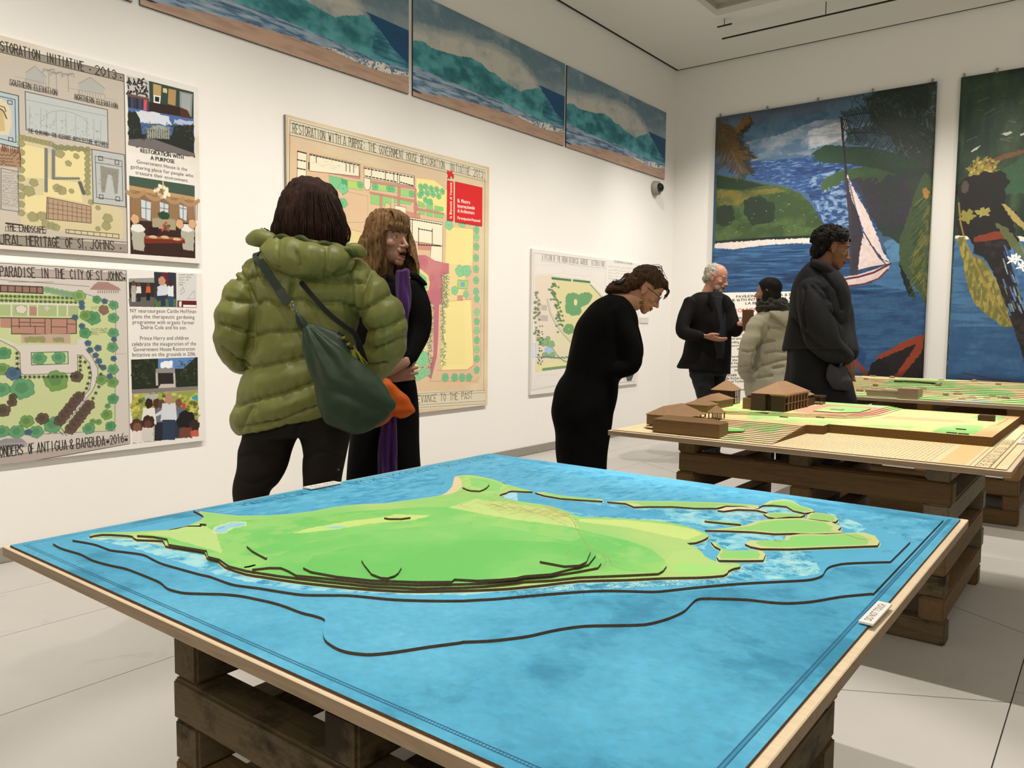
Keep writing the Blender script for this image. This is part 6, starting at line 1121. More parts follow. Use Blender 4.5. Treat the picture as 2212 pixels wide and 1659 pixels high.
def tube(pts, rad, n=18, sub=5, flat=None, g=None):
    """pts in world metres; flat = (direction, ratio) squashes the section"""
    K = cr(np.hstack([np.asarray(pts, float), np.asarray(rad, float)[:, None]]), sub); P, r = K[:, :3], np.maximum(.0012, K[:, 3]); T = np.gradient(P, axis=0); T /= np.linalg.norm(T, axis=1)[:, None]
    A = np.cross(T[0], [.3, .2, .93]); A /= np.linalg.norm(A); R = []; th = np.arange(n)*2*math.pi/n
    for i in range(len(P)):
        A = A-T[i]*(A@T[i]); A /= np.linalg.norm(A); B = np.cross(T[i], A); q = (A[None]*np.cos(th)[:, None]+B[None]*np.sin(th)[:, None])*r[i]*(g(i/sub) if g else 1)
        if flat is not None: d, k = flat; q = q-(q@d)[:, None]*d[None]*(1-k)
        R.append(P[i]+q)
    # rounded ends
    R = np.array(R); e0 = P[0]+(R[0]-P[0])*.6-T[0]*r[0]*.55; e1 = P[-1]+(R[-1]-P[-1])*.6+T[-1]*r[-1]*.55
    return shell(np.concatenate([e0[None], R, e1[None]]))
def ell(c, r, M=None, n=20, m=12):
    R = []; 
    for i in range(1, m):
        a = math.pi*i/m; th = np.arange(n)*2*math.pi/n; q = np.stack([r[0]*math.sin(a)*np.cos(th), r[1]*math.sin(a)*np.sin(th), -r[2]*math.cos(a)*np.ones(n)], 1)
        if M is not None: q = q@np.asarray(M).T
        R.append(np.asarray(c)+q)
    return shell(np.array(R))
def jn(parts):
    V = []; F = []; o = 0
    for v, f in parts: V.append(np.asarray(v)); F += [tuple(i+o for i in q) for q in f]; o += len(v)
    return np.concatenate(V), F
def fuse(parts, vox=.008, sm=4, fac=.5):
    V, F = jn(parts); me = mesh('t', V, F); bm = bmesh.new(); bm.from_mesh(me); bmesh.ops.recalc_face_normals(bm, faces=bm.faces); bm.to_mesh(me); bm.free()
    o = bpy.data.objects.new('t', me); COL.objects.link(o); a = o.modifiers.new('r', 'REMESH'); a.mode = 'VOXEL'; a.voxel_size = vox
    if sm: b = o.modifiers.new('s', 'SMOOTH'); b.iterations = sm; b.factor = fac
    dg = bpy.context.evaluated_depsgraph_get(); dg.update(); e = o.evaluated_get(dg).to_mesh(); n = len(e.vertices)
    V = np.empty(n*3, np.float32); e.vertices.foreach_get('co', V); Nn = np.empty(n*3, np.float32); e.vertices.foreach_get('normal', Nn)
    F = [tuple(p.vertices) for p in e.polygons]; o.evaluated_get(dg).to_mesh_clear(); bpy.data.objects.remove(o); bpy.data.meshes.remove(me)
    return V.reshape(-1, 3).astype(float), Nn.reshape(-1, 3).astype(float), F
def ripple(V, Nn, amp, sc, axis_scale=(1, 1, 1), seed=0, ridge=False):
    out = V.copy(); s = np.asarray(axis_scale)*sc
    for i in range(len(V)):
        k = noise.noise(Vector(V[i]*s+seed)); 
        if ridge: k = (1-abs(k)*3) if abs(k) < .33 else 0; k = -max(0, k)
        out[i] += Nn[i]*k*amp
    return out
def carve(V, Nn, lines, w=4.5, depth=.012, puff=.010, pw=20, wr=0, back=True):
    """press stitched seams into the cloth along traced lines and let it swell between them"""
    Q = V-np.array([0, 0, H]); d = Q@CF; X = 1106+FPX*(Q@CR)/d; Y = 829.5-FPX*(Q@CU)/d; D_ = np.full(len(V), 1e9)
    for L in lines:
        for (ax, ay), (bx, by) in zip(L[:-1], L[1:]):
            vx, vy = bx-ax, by-ay; t = np.clip(((X-ax)*vx+(Y-ay)*vy)/(vx*vx+vy*vy+1e-9), 0, 1); D_ = np.minimum(D_, np.hypot(X-ax-t*vx, Y-ay-t*vy))
    k = np.clip((-(Nn@HZ)+.25)*2.5, 0, 1) if back else 1.0
    off = (-depth*np.exp(-(D_/w)**2)+puff*(1-np.exp(-(D_/pw)**2)))*k; out = V+Nn*off[:, None]
    if wr:
        e = np.exp(-(D_/13)**2)*wr
        for i in np.nonzero(e > wr*.1)[0]: out[i] += Nn[i]*noise.noise(Vector((V[i][0]*62, V[i][1]*62, V[i][2]*14)))*e[i]
    return out
def part(name, VF, m, parent, smooth=True): return link(name, mesh(name, VF[0], VF[-1]), m, parent, smooth)
def fl_y(x, dep): return 829.5+FPX*(H/dep+CF[2]+CR[2]*(x-1106)/FPX)/CU[2]
class Head:
    def __init__(s, x, y, dep, face, up, k=1.0):
        f = np.asarray(face, float); f /= np.linalg.norm(f); u = np.asarray(up, float); u = u-f*(u@f); u /= np.linalg.norm(u); s.c = at(x, y, dep); s.M = np.stack([np.cross(f, u), f, u], 1)*.01*k; s.k = k
    def w(s, p): return s.c+np.asarray(p, float)@s.M.T
    def e(s, c, r, rot=None, n=20, m=12):
        v, f = ell(c if rot is None else (0, 0, 0), r, None, n, m)
        if rot is not None: v = v@np.array(Matrix.Rotation(rot[1], 3, rot[0])).T+np.asarray(c)
        return s.w(v), f
    def t(s, pts, rad, **k): v, f = tube(s.w(np.array(pts, float)), [r*.01*s.k for r in rad], **k); return v, f
    def skin(s, jaw=0, female=True, mouth=0):
        w = 1.0 if not female else .95
        P = [s.e((0, -1.2, 3.0), (7.4*w, 9.3, 8.3)), s.e((0, 2.2, -1.6), (6.3*w, 6.0, 7.2)), s.e((0, 3.0, -6.0-jaw), (4.9*w, 4.6, 4.2)), s.e((0, 6.1, -9.4-jaw), (2.1, 1.9, 1.7)), s.e((3.9*w, 4.8, -2.7), (2.3, 2.4, 1.9)), s.e((-3.9*w, 4.8, -2.7), (2.3, 2.4, 1.9)),
             s.e((0, 6.6, 1.9), (5.0*w, 1.6, 1.4)), s.t([(0, 7.9, .6), (0, 8.7, -1.2), (0, 9.9, -3.2)], [.75, .85, 1.0], n=10), s.e((0, 10.0, -3.5), (1.05, 1.15, .95)), s.e((1.15, 8.9, -3.9), (.8, 1.1, .7)), s.e((-1.15, 8.9, -3.9), (.8, 1.1, .7)),
             s.e((0, 7.6, -5.5), (2.5, 1.2, 1.3)), s.e((0, 7.5, -8.0-jaw), (2.2, 1.0, .8)), s.e((0, 8.0, -6.1), (2.2, .95, .5)), s.e((0, 7.9, -7.1-jaw), (1.9, .95, .6)),
             s.t([(0, -1.8, -4), (0, -2.6, -9), (0, -3.4, -15), (0, -3.6, -19)], [5.2*w, 5.0*w, 5.2*w, 6.2*w], n=20)]
        for sx in (1, -1): P += [s.e((sx*7.3*w, -.9, -1.0), (.75, 1.7, 2.9), ('X', .2)), s.t([(sx*7.3*w, .7, .6), (sx*8.1*w, -.4, 1.9), (sx*8.5*w, -2.0, 1.3), (sx*8.4*w, -2.5, -.6), (sx*7.9*w, -1.7, -2.6), (sx*7.4*w, -.5, -4.0)], [.4, .42, .42, .4, .42, .6], n=8, sub=4), s.e((sx*3.1, 6.1, .6), (1.7, 1.1, .75)), s.e((sx*3.1, 6.05, -.75), (1.5, .9, .5))]
        return P
    def face(s, body, skin, brow, lip='8a4a44', iris='3a2a1e', mouth=None, ear=True):
        for sx in (1, -1):
            part('eye', s.e((sx*3.1, 6.25, -.05), (1.15, 1.1, 1.0), n=14, m=9), flat('eye_white', 'b5aca2', .3, .5, .02), body); part('iris', s.e((sx*3.05, 7.15, -.05), (.55, .3, .58), n=10, m=6), flat('iris_'+iris, iris, .2, .6, .02), body)
            part('eyebrow', s.t([(sx*1.5, 7.9, 1.75), (sx*3.0, 7.7, 2.35), (sx*4.9, 6.4, 1.9)], [.28, .33, .2], n=8), flat('brow_'+brow, brow, .9, .1), body)
            part('eyelid', s.t([(sx*1.9, 7.0, .3), (sx*3.1, 7.35, .8), (sx*4.3, 6.7, .35)], [.2, .24, .18], n=8), skin, body)
        ml = flat('lips_'+lip, lip, .5, .3, .05); j = 0 if mouth is None else mouth
        part('lips', s.t([(-2.1, 7.9, -6.45), (-.8, 8.85, -6.15), (0, 8.8, -6.3), (.8, 8.85, -6.15), (2.1, 7.9, -6.45)], [.2, .42, .4, .42, .2], n=8), ml, body); part('lips', s.t([(-2.0, 7.8, -6.9-j), (0, 8.7, -7.2-j), (2.0, 7.8, -6.9-j)], [.2, .5, .2], n=8), ml, body)
        if mouth: part('mouth', s.e((0, 8.05, -6.75-mouth*.5), (1.75, .85, .3+mouth*.55), n=14, m=8), flat('mouth_dark', '1a0a08', .6, .2), body)
def window_cut(VF, hd, test):
    """open the hair where the face is"""
    V, F = VF[0], VF[-1]; L = (V-hd.c)@np.linalg.inv(hd.M.T); bad = np.array([test(*p) for p in L]); F2 = [f for f in F if not any(bad[i] for i in f)]
    me = mesh('t', V, F2); bm = bmesh.new(); bm.from_mesh(me); bmesh.ops.delete(bm, geom=[v for v in bm.verts if not v.link_faces], context='VERTS')
    Vn = np.array([v.co[:] for v in bm.verts]); bm.verts.index_update(); Fn = [tuple(v.index for v in f.verts) for f in bm.faces]; bm.free(); bpy.data.meshes.remove(me); return Vn, Fn
def hairmat(name, c1, c2):
    if name in _mc: return _mc[name]
    s = N(name, .6, .18); v = s.coords((26, 26, 3)); n_ = s.noise(v, 5, 5, .7, .6); s.col(s.ramp(n_, [(.32, c1), (.62, c2)])); s.bump(n_, .7, .006); _mc[name] = s.m; return s.m
def hair(hd, shells, m, parent, test=None, vox=.004, amp=.006, sc=55, sq=(1, 1, .12), curl=False, name='hair'):
    V, Nn, F = fuse(shells, vox, 2); V = ripple(V, Nn, amp, sc, (1, 1, 1) if curl else sq, 3.1); V = ripple(V, Nn, amp*.5, sc*2.3, (1, 1, 1) if curl else sq, 7.7)
    VF = (V, F)
    if test: VF = window_cut(VF, hd, test)
    return part(name, VF, m, parent)
def strands(paths, r, m, parent, name='hair_strands'):
    o = part(name, jn([tube(p, [r, r*.9, r*.25], n=5, sub=4) for p in paths]), m, parent); o['kind'] = 'stuff'; return o
def hand(w, d, palm, side, curl=.5, k=1.0, spread=.12, thumb=.6):
    """w wrist, d pointing direction, palm = direction the palm faces, side = +1/-1 where the thumb leaves"""
    d = np.asarray(d, float); d /= np.linalg.norm(d); p = np.asarray(palm, float); p = p-d*(p@d); p /= np.linalg.norm(p); s = np.cross(d, p)*side; P = []
    P.append(tube([w-d*.02*k, w+d*.02*k, w+d*.055*k, w+d*.09*k], [.024*k, .031*k, .038*k, .036*k], flat=(p, .42)))
    for i, (o, L) in enumerate(((.029, .072), (.010, .08), (-.010, .075), (-.028, .058))):
        b = w+d*.085*k+s*o*k; a = np.zeros(3); q = [b-d*.02*k]; ang = 0; L = L*k
        for j, ln in enumerate((.45, .32, .26)):
            dd = d*math.cos(ang)+p*math.sin(ang)+s*spread*(o/.03)*.6; q.append(b+dd*0) if False else None; b2 = b+dd*L*ln; q.append(b); b = b2; ang += curl*(.9 if j == 0 else .8)
        q.append(b); q = [q[0]]+q[1:]; P.append(tube(q, [.0098*k, .0098*k, .009*k, .0082*k, .0066*k][:len(q)], n=10, sub=3))
    b = w+d*.02*k+s*.022*k; t1 = b+(d*.55+s*.75+p*.2)*.035*k; t2 = t1+(d*.85+s*(.5-thumb*.5)+p*.35*thumb)*.034*k; t3 = t2+(d*.9+p*.3*thumb-s*.1)*.026*k; P.append(tube([b, t1, t2, t3], [.015*k, .0125*k, .0105*k, .008*k], n=10, sub=3))
    return P
def skinm(name, c): 
    if name in _mc: return _mc[name]
    s = N(name, .5, .35); v = s.coords(); s.col(s.mix(s.noise(v, 22, 4), tuple(x*.88 for x in lin(c)), tuple(min(1, x*1.08) for x in lin(c)))); s.b.inputs['Subsurface Weight'].default_value = .08; s.b.inputs['Subsurface Radius'].default_value = (.01, .004, .002); _mc[name] = s.m; return s.m
def cloth(name, c, rough=.8, sc=300, var=.12, sheen=0, spec=.2, bump=.15):
    if name in _mc: return _mc[name]
    s = N(name, rough, spec); v = s.coords(); n_ = s.noise(v, sc, 3); a = lin(c); s.col(s.mix(n_, tuple(x*(1-var) for x in a), tuple(x*(1+var) for x in a))); s.bump(n_, bump, .001); s.b.inputs['Sheen Weight'].default_value = sheen; _mc[name] = s.m; return s.m
def person(label, body, m):
    V, F = jn(body); return tag(link('person', mesh('person', V, F), m, None, True), label, 'person')
def shoe(x, dep, dirn, m, parent, k=1.0):
    b = at(x, fl_y(x, dep), dep); b[2] = 0; d = np.array([dirn[0], dirn[1], 0]); d /= np.linalg.norm(d); s = np.array([-d[1], d[0], 0]); R = []
    for t, wd, h in ((-.09, .022, .05), (-.075, .033, .075), (-.02, .037, .085), (.05, .041, .062), (.12, .045, .045), (.165, .036, .034), (.185, .016, .022)):
        c = b+d*t*k; th = np.arange(18)*2*math.pi/18; R.append(np.stack([c+s*wd*k*math.cos(a)+np.array([0, 0, max(.002, h*k*(.5+.5*math.sin(a)))]) for a in th]))
    return part('shoe', shell(np.array(R)), m, parent)
RT = np.array([CR[0], CR[1], 0]); RT /= np.linalg.norm(RT); UP = np.array([0, 0, 1.]); TOW = -HZ
def path(pts, dep): return [at(x, y, dep+(q[0] if q else 0)) for x, y, *q in pts]
# ---- woman in the green quilted coat, seen from behind
D = 2.85; Sk1 = skinm('skin_pale', 'a87860')
h1 = Head(671, 462, D+.02, HZ*.96+RT*.28, UP, .98)
fine = fuse(h1.skin(), .005, 2)
legs1 = [tube(path(((590, 930), (570, 1010), (548, 1080), (545, fl_y(545, D)-16)), D), [.075, .06, .05, .035]), tube(path(((700, 930), (700, 1020), (697, 1110), (693, fl_y(693, D)-16)), D), [.075, .06, .05, .035])]
tor1 = [loft([(640, 540, 700, 545, .05), (590, 580, 740, 580, .08), (580, 680, 735, 680, .09), (580, 800, 740, 800, .09), (575, 930, 740, 920, .09)], D), tube(path(((575, 600), (520, 700), (545, 765, .12), (610, 742, .32)), D), [.045, .04, .035, .025]), tube(path(((755, 600), (826, 700), (815, 770), (770, 800)), D), [.045, .04, .035, .025])]
b = fuse(legs1+tor1, .01, 2)
W1 = person('woman seen from behind in a puffy olive green jacket, dark trousers', [(fine[0], fine[2]), (b[0], b[2])]+hand(at(770, 800, D), RT*-.8-UP*.3, TOW*-1, 1, .5)+hand(at(612, 741, D+.33), HZ*.5+UP*.6, RT, 1, .6), Sk1)
M_grn = N('olive_puffer_shell', .44, .35); v_ = M_grn.coords(); M_grn.col(M_grn.mix(M_grn.noise(v_, 9, 5), lin('6b6d36'), lin('7d8144'))); M_grn.bump(M_grn.noise(v_, 46, 6, .6), .28, .004); M_grn = M_grn.m
def seam(ys, amp, rows):
    yl = [r[1] for r in rows]
    def g(s, th):
        i = min(len(yl)-2, int(s)); y = yl[i]+(yl[i+1]-yl[i])*(s-i); ph = np.interp(y, ys, range(len(ys))); return 1+amp*(abs(math.sin(math.pi*ph))**.55-1)
    return g
rows = [(640, 545, 700, 548, .05), (588, 558, 742, 560, .10), (553, 582, 775, 582, .13), (541, 618, 788, 618, .145), (541, 660, 786, 656, .15), (545, 700, 772, 690, .15), (543, 740, 768, 725, .15), (538, 780, 768, 762, .15), (530, 820, 768, 797, .155), (516, 865, 768, 832, .16), (507, 898, 762, 855, .16), (508, 922, 750, 872, .155), (518, 936, 735, 885, .14)]
ca = loft(rows, D, 44, 6)
aL = path(((566, 592), (530, 640, -.03), (512, 700, -.05), (516, 758, 0), (556, 776, .14), (606, 748, .3)), D); aR = path(((762, 594), (800, 640, -.04), (834, 694, -.06), (832, 748, -.04), (800, 792, 0), (772, 802, .03)), D)
qa = lambda s: 1+.06*(abs(math.sin(math.pi*s*1.25+.4))**.6-1)
coat = fuse([ca, tube(aL, [.066, .07, .071, .066, .056, .046], 30, 14, g=qa), tube(aR, [.066, .07, .071, .068, .06, .048], 30, 14, g=qa)], .0062, 2)
SL = [[(514, 575), (538, 616), (552, 658), (549, 689), (547, 725), (540, 756)], [(492, 647), (551, 655)], [(478, 700), (546, 720)], [(505, 598), (538, 614)], [(480, 752), (500, 768), (540, 790)], [(552, 658), (571, 647), (605, 658), (626, 650)], [(548, 725), (577, 717), (639, 715), (662, 712)], [(533, 796), (573, 789), (625, 780), (662, 771)], [(515, 875), (559, 862), (613, 850), (690, 822)], [(530, 922), (601, 912), (639, 895), (700, 872)],
    [(538, 603), (566, 590), (590, 600)], [(631, 614), (626, 645)], [(626, 648), (657, 647), (693, 668), (745, 707), (770, 727)], [(660, 606), (720, 608), (790, 610)], [(690, 655), (735, 652), (778, 672)], [(805, 580), (787, 616), (780, 645), (778, 675)], [(784, 671), (823, 645), (862, 625)], [(800, 715), (836, 707), (880, 682)], [(797, 758), (836, 745), (874, 728)], [(770, 780), (800, 790), (835, 785)], [(545, 880), (520, 925)]]
Vc = carve(coat[0], coat[1], SL, 3.6, .013, .012, 18, .008); Vc = ripple(Vc, coat[1], .004, 12, (1, 1, 1.4), 1.3); Vc = ripple(Vc, coat[1], .0022, 45, (1, 1, .6), 4.4)
C1 = part('jacket', (Vc, coat[2]), M_grn, W1)
hr = [(600, 512, 728, 528, .045), (578, 522, 750, 540, .075), (563, 543, 764, 556, .095), (568, 570, 760, 576, .095), (598, 594, 735, 594, .07), (640, 608, 702, 607, .035)]
hood = fuse([loft(hr, D-.105, 36, 10, lambda s, th: 1+.03*np.cos(th*9)), tube(path(((588, 520, -.05), (560, 516, -.04), (540, 519, -.02)), D-.03), [.026, .03, .016], n=14), tube(path(((755, 540, -.05), (772, 543, -.04), (786, 548, -.02)), D-.03), [.02, .024, .014], n=14)], .0055, 2)
Vh = carve(hood[0], hood[1], [[(602, 520), (600, 548), (604, 580)], [(640, 545), (648, 575)], [(706, 538), (704, 570), (700, 600)], [(560, 545), (590, 585), (640, 606), (700, 606), (745, 585), (766, 552)]], 3.5, .008, .004, 16, .007); Vh = ripple(Vh, hood[1], .004, 20, (1, 1, 1), 2.2); part('hood', (Vh, hood[2]), M_grn, W1)
rim = [at(x, y, D-.165+.05*abs(x-670)/90) for x, y in ((583, 528), (596, 516), (612, 512), (630, 519), (650, 515), (664, 522), (682, 530), (700, 527), (722, 535), (738, 544), (752, 542), (765, 553))]
part('hood_rim', tube(rim, [.008, .011, .012, .011, .013, .011, .012, .013, .012, .012, .011, .008], 10, 5), cloth('olive_trim', '3c4620', .5), W1)
part('drawstring', tube(path(((590, 530, -.14), (568, 538, -.14), (556, 552, -.15)), D), [.003, .003, .003], 6), flat('black_cord', '0d0c0a'), W1)
M_tr = cloth('dark_brown_corduroy', '1d1811', .85, 220, .25)
tr_ = fuse([loft([(535, 890, 745, 865, .12), (528, 925, 753, 905, .13), (527, 945, 755, 935, .12)], D), loft([(524, 930, 648, 936, .10), (521, 965, 633, 962, .095), (515, 1006, 619, 1004, .085), (508, 1040, 600, 1042, .08), (505, 1081, 578, 1075, .072), (510, 1180, 576, 1180, .066), (514, 1290, 574, 1290, .058), (516, fl_y(545, D)-30, 572, fl_y(545, D)-30, .055)], D), loft([(648, 938, 757, 928, .10), (654, 965, 753, 962, .095), (656, 1006, 743, 1004, .085), (657, 1045, 737, 1045, .075), (660, 1150, 730, 1150, .066), (665, 1260, 724, 1260, .058), (668, fl_y(693, D)-30, 720, fl_y(693, D)-30, .055)], D)], .008, 3)
Vt = ripple(tr_[0], tr_[1], .008, 9, (1, 1, 1.5), 5.0); Vt = carve(Vt, tr_[1], [[(523, 985), (560, 978), (600, 985)], [(515, 1036), (545, 1046), (590, 1030)], [(660, 985), (700, 975), (745, 985)], [(680, 1050), (715, 1030), (742, 1010)], [(650, 905), (640, 935)]], 5, .008, 0); part('trousers', (Vt, tr_[2]), M_tr, W1)
M_sh = flat('black_leather_shoe', '0c0b0a', .4, .4)
shoe(545, D, HZ, M_sh, W1); shoe(693, D, HZ+RT*.3, M_sh, W1)
M_h1 = hairmat('dark_brown_hair', '0b0705', '3c2214')
hs = loft([(652, 385, 684, 385, .02), (626, 397, 712, 399, .07), (609, 424, 731, 424, .10), (601, 455, 741, 452, .11), (593, 480, 747, 480, .11), (588, 503, 750, 508, .10), (600, 526, 742, 534, .085), (628, 541, 722, 545, .05)], D, 34, 6)
hair(h1, [hs], M_h1, W1, None, .0045, .010, 42)
R = random.Random(3); ps = []
for k in range(260):
    t = R.random()*2-1; x0 = 668+t*52; y0 = 392+abs(t)*26+R.random()*50; x1 = 670+t*(78+R.random()*8); y1 = 505+R.random()*32; dd = -.10*math.sqrt(max(0, 1-t*t*.96))-.012
    ps.append(path(((x0, y0, dd*.9), ((x0+x1)/2+t*12, (y0+y1)/2, dd*1.12), (x1+R.uniform(-4, 4), y1, dd*1.0)), D))
for k in range(26): x = R.uniform(-6, 6); ps.append(path(((600+x, 478+R.random()*16, -.03), (588+x, 503, -.03), (568+x*1.4, 492+R.random()*12, -.03)), D) if k % 2 else path(((742+x*.6, 470+R.random()*20, -.02), (755+x*.5, 500, -.02), (750+x, 519+R.random()*6, -.02)), D))
strands(ps, .0015, M_h1, W1)
# the slouchy green bag on her back
def pillow(pts, dep, T, rings=9, tilt=None, sub=3):
    P = cr(np.array(list(pts)+[pts[0]], float), sub)[:-1]; c = P.mean(0); V = []; F = []; n = len(P); L = []
    for sgn in (1, -1):
        for k in range(rings if sgn == 1 else rings-1):
            i = k if sgn == 1 else k+1
            s = math.cos(i/rings*math.pi/2) if i < rings else 0; off = T*math.sin(i/rings*math.pi/2)*sgn; L.append((sgn, i, len(V)))
            for q in P: xy = c+(q-c)*s; dd = off+(tilt(xy) if tilt else 0); V.append(at(xy[0], xy[1], dep-dd))
    cf = len(V); V.append(at(c[0], c[1], dep-T-(tilt(c) if tilt else 0))); cb = len(V); V.append(at(c[0], c[1], dep+T-(tilt(c) if tilt else 0)))
    fr = [o for s, i, o in L if s == 1]; bk = [fr[0]]+[o for s, i, o in L if s == -1]
    for ch, e in ((fr, cf), (bk, cb)):
        for a, b in zip(ch[:-1], ch[1:]): F += [(a+j, a+(j+1) % n, b+(j+1) % n, b+j) for j in range(n)]
        F += [(ch[-1]+j, ch[-1]+(j+1) % n, e) for j in range(n)]
    return np.array(V), F
bp = [(645, 690), (655, 742), (662, 775), (667, 806), (679, 850), (695, 900), (709, 916), (756, 936), (789, 936), (820, 919), (846, 900), (857, 872), (843, 850), (820, 813), (789, 782), (757, 748), (726, 720), (672, 698)]
bgV, _, bgF = fuse([pillow(bp, D-.215, .045, tilt=lambda q: .03*math.sin((q[1]-700)/236*math.pi))], .0055, 2); bgN = _
Vb = bgV.copy(); 
for i in range(len(Vb)):
    v = Vb[i]; d = (v-np.array([0, 0, H]))@CF; X = 1106+FPX*((v-np.array([0, 0, H]))@CR)/d; Yp = 829.5-FPX*((v-np.array([0, 0, H]))@CU)/d
    fan = math.atan2(X-655, Yp-690); fd = .010*math.sin(fan*17+1)*min(1, (Yp-690)/60)*max(0, 1-(Yp-690)/190); e = (Yp-(835+ (X-700)*.42))/14; fd += -.009*math.exp(-e*e)*(X > 660)
    Vb[i] += bgN[i]*fd
Vb = ripple(Vb, bgN, .004, 22, (1, 1, 1), 9)
M_bag = cloth('dark_green_leather', '2a3c28', .5, 60, .12, 0, .35)
bc = at(750, 850, D-.2); BG = empty('shoulder_bag', bc, 'slouchy dark green leather shoulder bag slung across the green jacket', 'bag'); part('bag_body', (Vb, bgF), M_bag, BG)
def ribbon(pts, w, m, parent, name='strap', th=.005):
    P = cr(np.array(pts, float), 6); T = np.gradient(P, axis=0); V = []
    for p, t in zip(P, T): t = t/np.linalg.norm(t); s = np.cross(t, CF); s /= np.linalg.norm(s); n_ = np.cross(s, t); V.append([p+s*w/2+n_*th/2, p-s*w/2+n_*th/2, p-s*w/2-n_*th/2, p+s*w/2-n_*th/2])
    return part(name, shell(np.array(V)), m, parent, False)
M_st = cloth('dark_green_strap', '18281c', .5, 60, .1, 0, .35)
ribbon(path(((560, 545, -.02), (553, 551, -.08), (563, 566, -.15), (580, 592, -.175), (605, 629, -.185)), D), .028, M_st, BG); ribbon(path(((604, 626, -.188), (612, 640, -.19), (626, 652, -.19)), D), .032, flat('bag_tab', '2c332c', .5, .4), BG, 'strap_end', .008)
ribbon(path(((650, 609, -.15), (680, 645, -.19), (715, 682, -.195), (745, 705, -.19), (768, 724, -.18), (790, 782, -.16)), D), .016, flat('black_strap', '0c0d0a', .6), BG)
M_ml = flat('nickel_ring', '8a8a80', .25, .5, .02, metal=1)
def ring(x, y, r, parent, dep): part('ring', tube([at(x+r*math.cos(a)*.6, y+r*math.sin(a), dep) for a in np.linspace(0, 6.0, 9)], [.0022]*9, 6, 2), M_ml, parent)
ring(630, 656, 5, BG, D-.2); ring(633, 665, 6, BG, D-.205); ring(640, 676, 5, BG, D-.2)
part('strap_tab', fuse([pillow([(637, 676), (650, 680), (668, 705), (666, 718), (655, 718), (640, 700)], D-.225, .012)], .004, 1), M_st, BG)
for k in range(5): part('braid', tube(path(((732+(k % 2)*5+k*5, 718+k*7, -.25), (742-(k % 2)*5+k*5, 724+k*7, -.255)), D), [.006, .006], 8), flat('yellow_cord' if k % 2 else 'dark_cord', '8a8424' if k % 2 else '20241a'), BG)
for k in range(26): x = 752+R.random()*22; part('tassel', tube(path(((758+R.random()*10, 748, -.25), (x+2, 765, -.255), (x-4+R.random()*14+(x-752)*.5, 783+R.random()*10, -.25)), D), [.0025, .0025, .0015], 5, 3), flat('yellow_cord', '8a8424') if R.random() < .55 else flat('dark_cord', '20241a'), BG)
# ---- woman in black with the purple scarf
D = 3.36; Sk2 = skinm('skin_fair', 'ad826c'); fdir = TOW*.52+RT*.86-UP*.02
h2 = Head(838, 514, D, fdir, UP*1.0-RT*.03, 1.0)
fine = fuse(h2.skin(.9), .0032, 2); body = fuse([loft([(815, 600, 880, 600, .07), (795, 650, 880, 650, .09), (790, 750, 870, 750, .09), (785, 850, 870, 850, .09), (785, 950, 880, 950, .09)], D), tube(path(((805, 940), (800, 1080), (800, fl_y(800, D)-12)), D), [.07, .05, .035]), tube(path(((858, 940), (865, 1080), (868, fl_y(868, D)-12)), D), [.07, .05, .035]), tube(path(((886, 625), (899, 712, -.03), (872, 772, -.12), (862, 788, -.15)), D), [.04, .036, .03, .026])], .009, 2)
hw = [hand(at(868, 784, D-.16), RT*-1-UP*.32, TOW*-1-UP*.3, -1, .62, 1.0), hand(at(826, 812, D-.13), RT*.9+UP*.15, TOW*-1, 1, .6, .95)]
hf = fuse(hw[0]+hw[1], .0035, 1)
W2 = person('woman with reddish fringed long hair, black coat and purple scarf, mouth open in speech', [(fine[0], fine[2]), (body[0], body[2]), (hf[0], hf[2])], Sk2)
h2.face(W2, Sk2, '2a1a12', '7d3f3a', '4a3a2a', .9)
M_blk2 = cloth('black_wool', '070707', .9, 200, .2, .0, .12)
ct2 = fuse([loft([(828, 592, 872, 592, .05), (803, 600, 893, 603, .09), (783, 620, 901, 622, .12), (777, 660, 900, 660, .13), (775, 705, 893, 705, .13), (772, 750, 886, 750, .13), (765, 800, 890, 800, .135), (760, 850, 898, 850, .14), (757, 920, 905, 912, .15), (753, 1000, 908, 1001, .16), (748, 1080, 912, 1080, .165), (745, 1150, 914, 1150, .16)], D, 34, 6), tube(path(((890, 618), (903, 665, -.02), (903, 716, -.03), (886, 758, -.08), (870, 781, -.14)), D), [.055, .055, .054, .05, .042]), tube(path(((795, 625), (778, 690), (795, 765, -.06), (822, 805, -.11)), D), [.055, .055, .05, .04])], .008, 3)
Vq = ripple(ct2[0], ct2[1], .012, 9, (1, 1, .35), 2); part('coat', (Vq, ct2[2]), M_blk2, W2)
for q_, dd_ in (([(884, 588), (898, 590), (906, 594), (922, 611), (922, 617), (914, 617), (900, 606), (886, 600)], -.03), ([(834, 590), (850, 600), (858, 625), (850, 640), (836, 620)], -.10)): part('collar', fuse([pillow(q_, D+dd_, .012)], .004, 1), M_blk2, W2)
M_pur = cloth('purple_scarf', '3a1454', .75, 160, .25, .2)
sc_ = fuse([loft([(855, 585, 880, 585, .02), (858, 612, 881, 612, .02), (860, 650, 886, 650, .022), (862, 690, 884, 690, .022), (852, 760, 880, 760, .02)], D-.15, 20, 5), loft([(826, 855, 856, 850, .02), (821, 920, 855, 912, .02), (818, 1000, 858, 1000, .022), (816, 1040, 862, 1040, .02)], D-.175, 20, 5)], .005, 2)
Vs_ = ripple(sc_[0], sc_[1], .022, 34, (1, 1, .15), 1); part('scarf', (Vs_, sc_[2]), M_pur, W2)
for x in (800, 868): shoe(x, D, TOW*.5+RT*.5, M_sh, W2)
M_h2 = hairmat('auburn_hair', '2e1b10', '8c6a42')
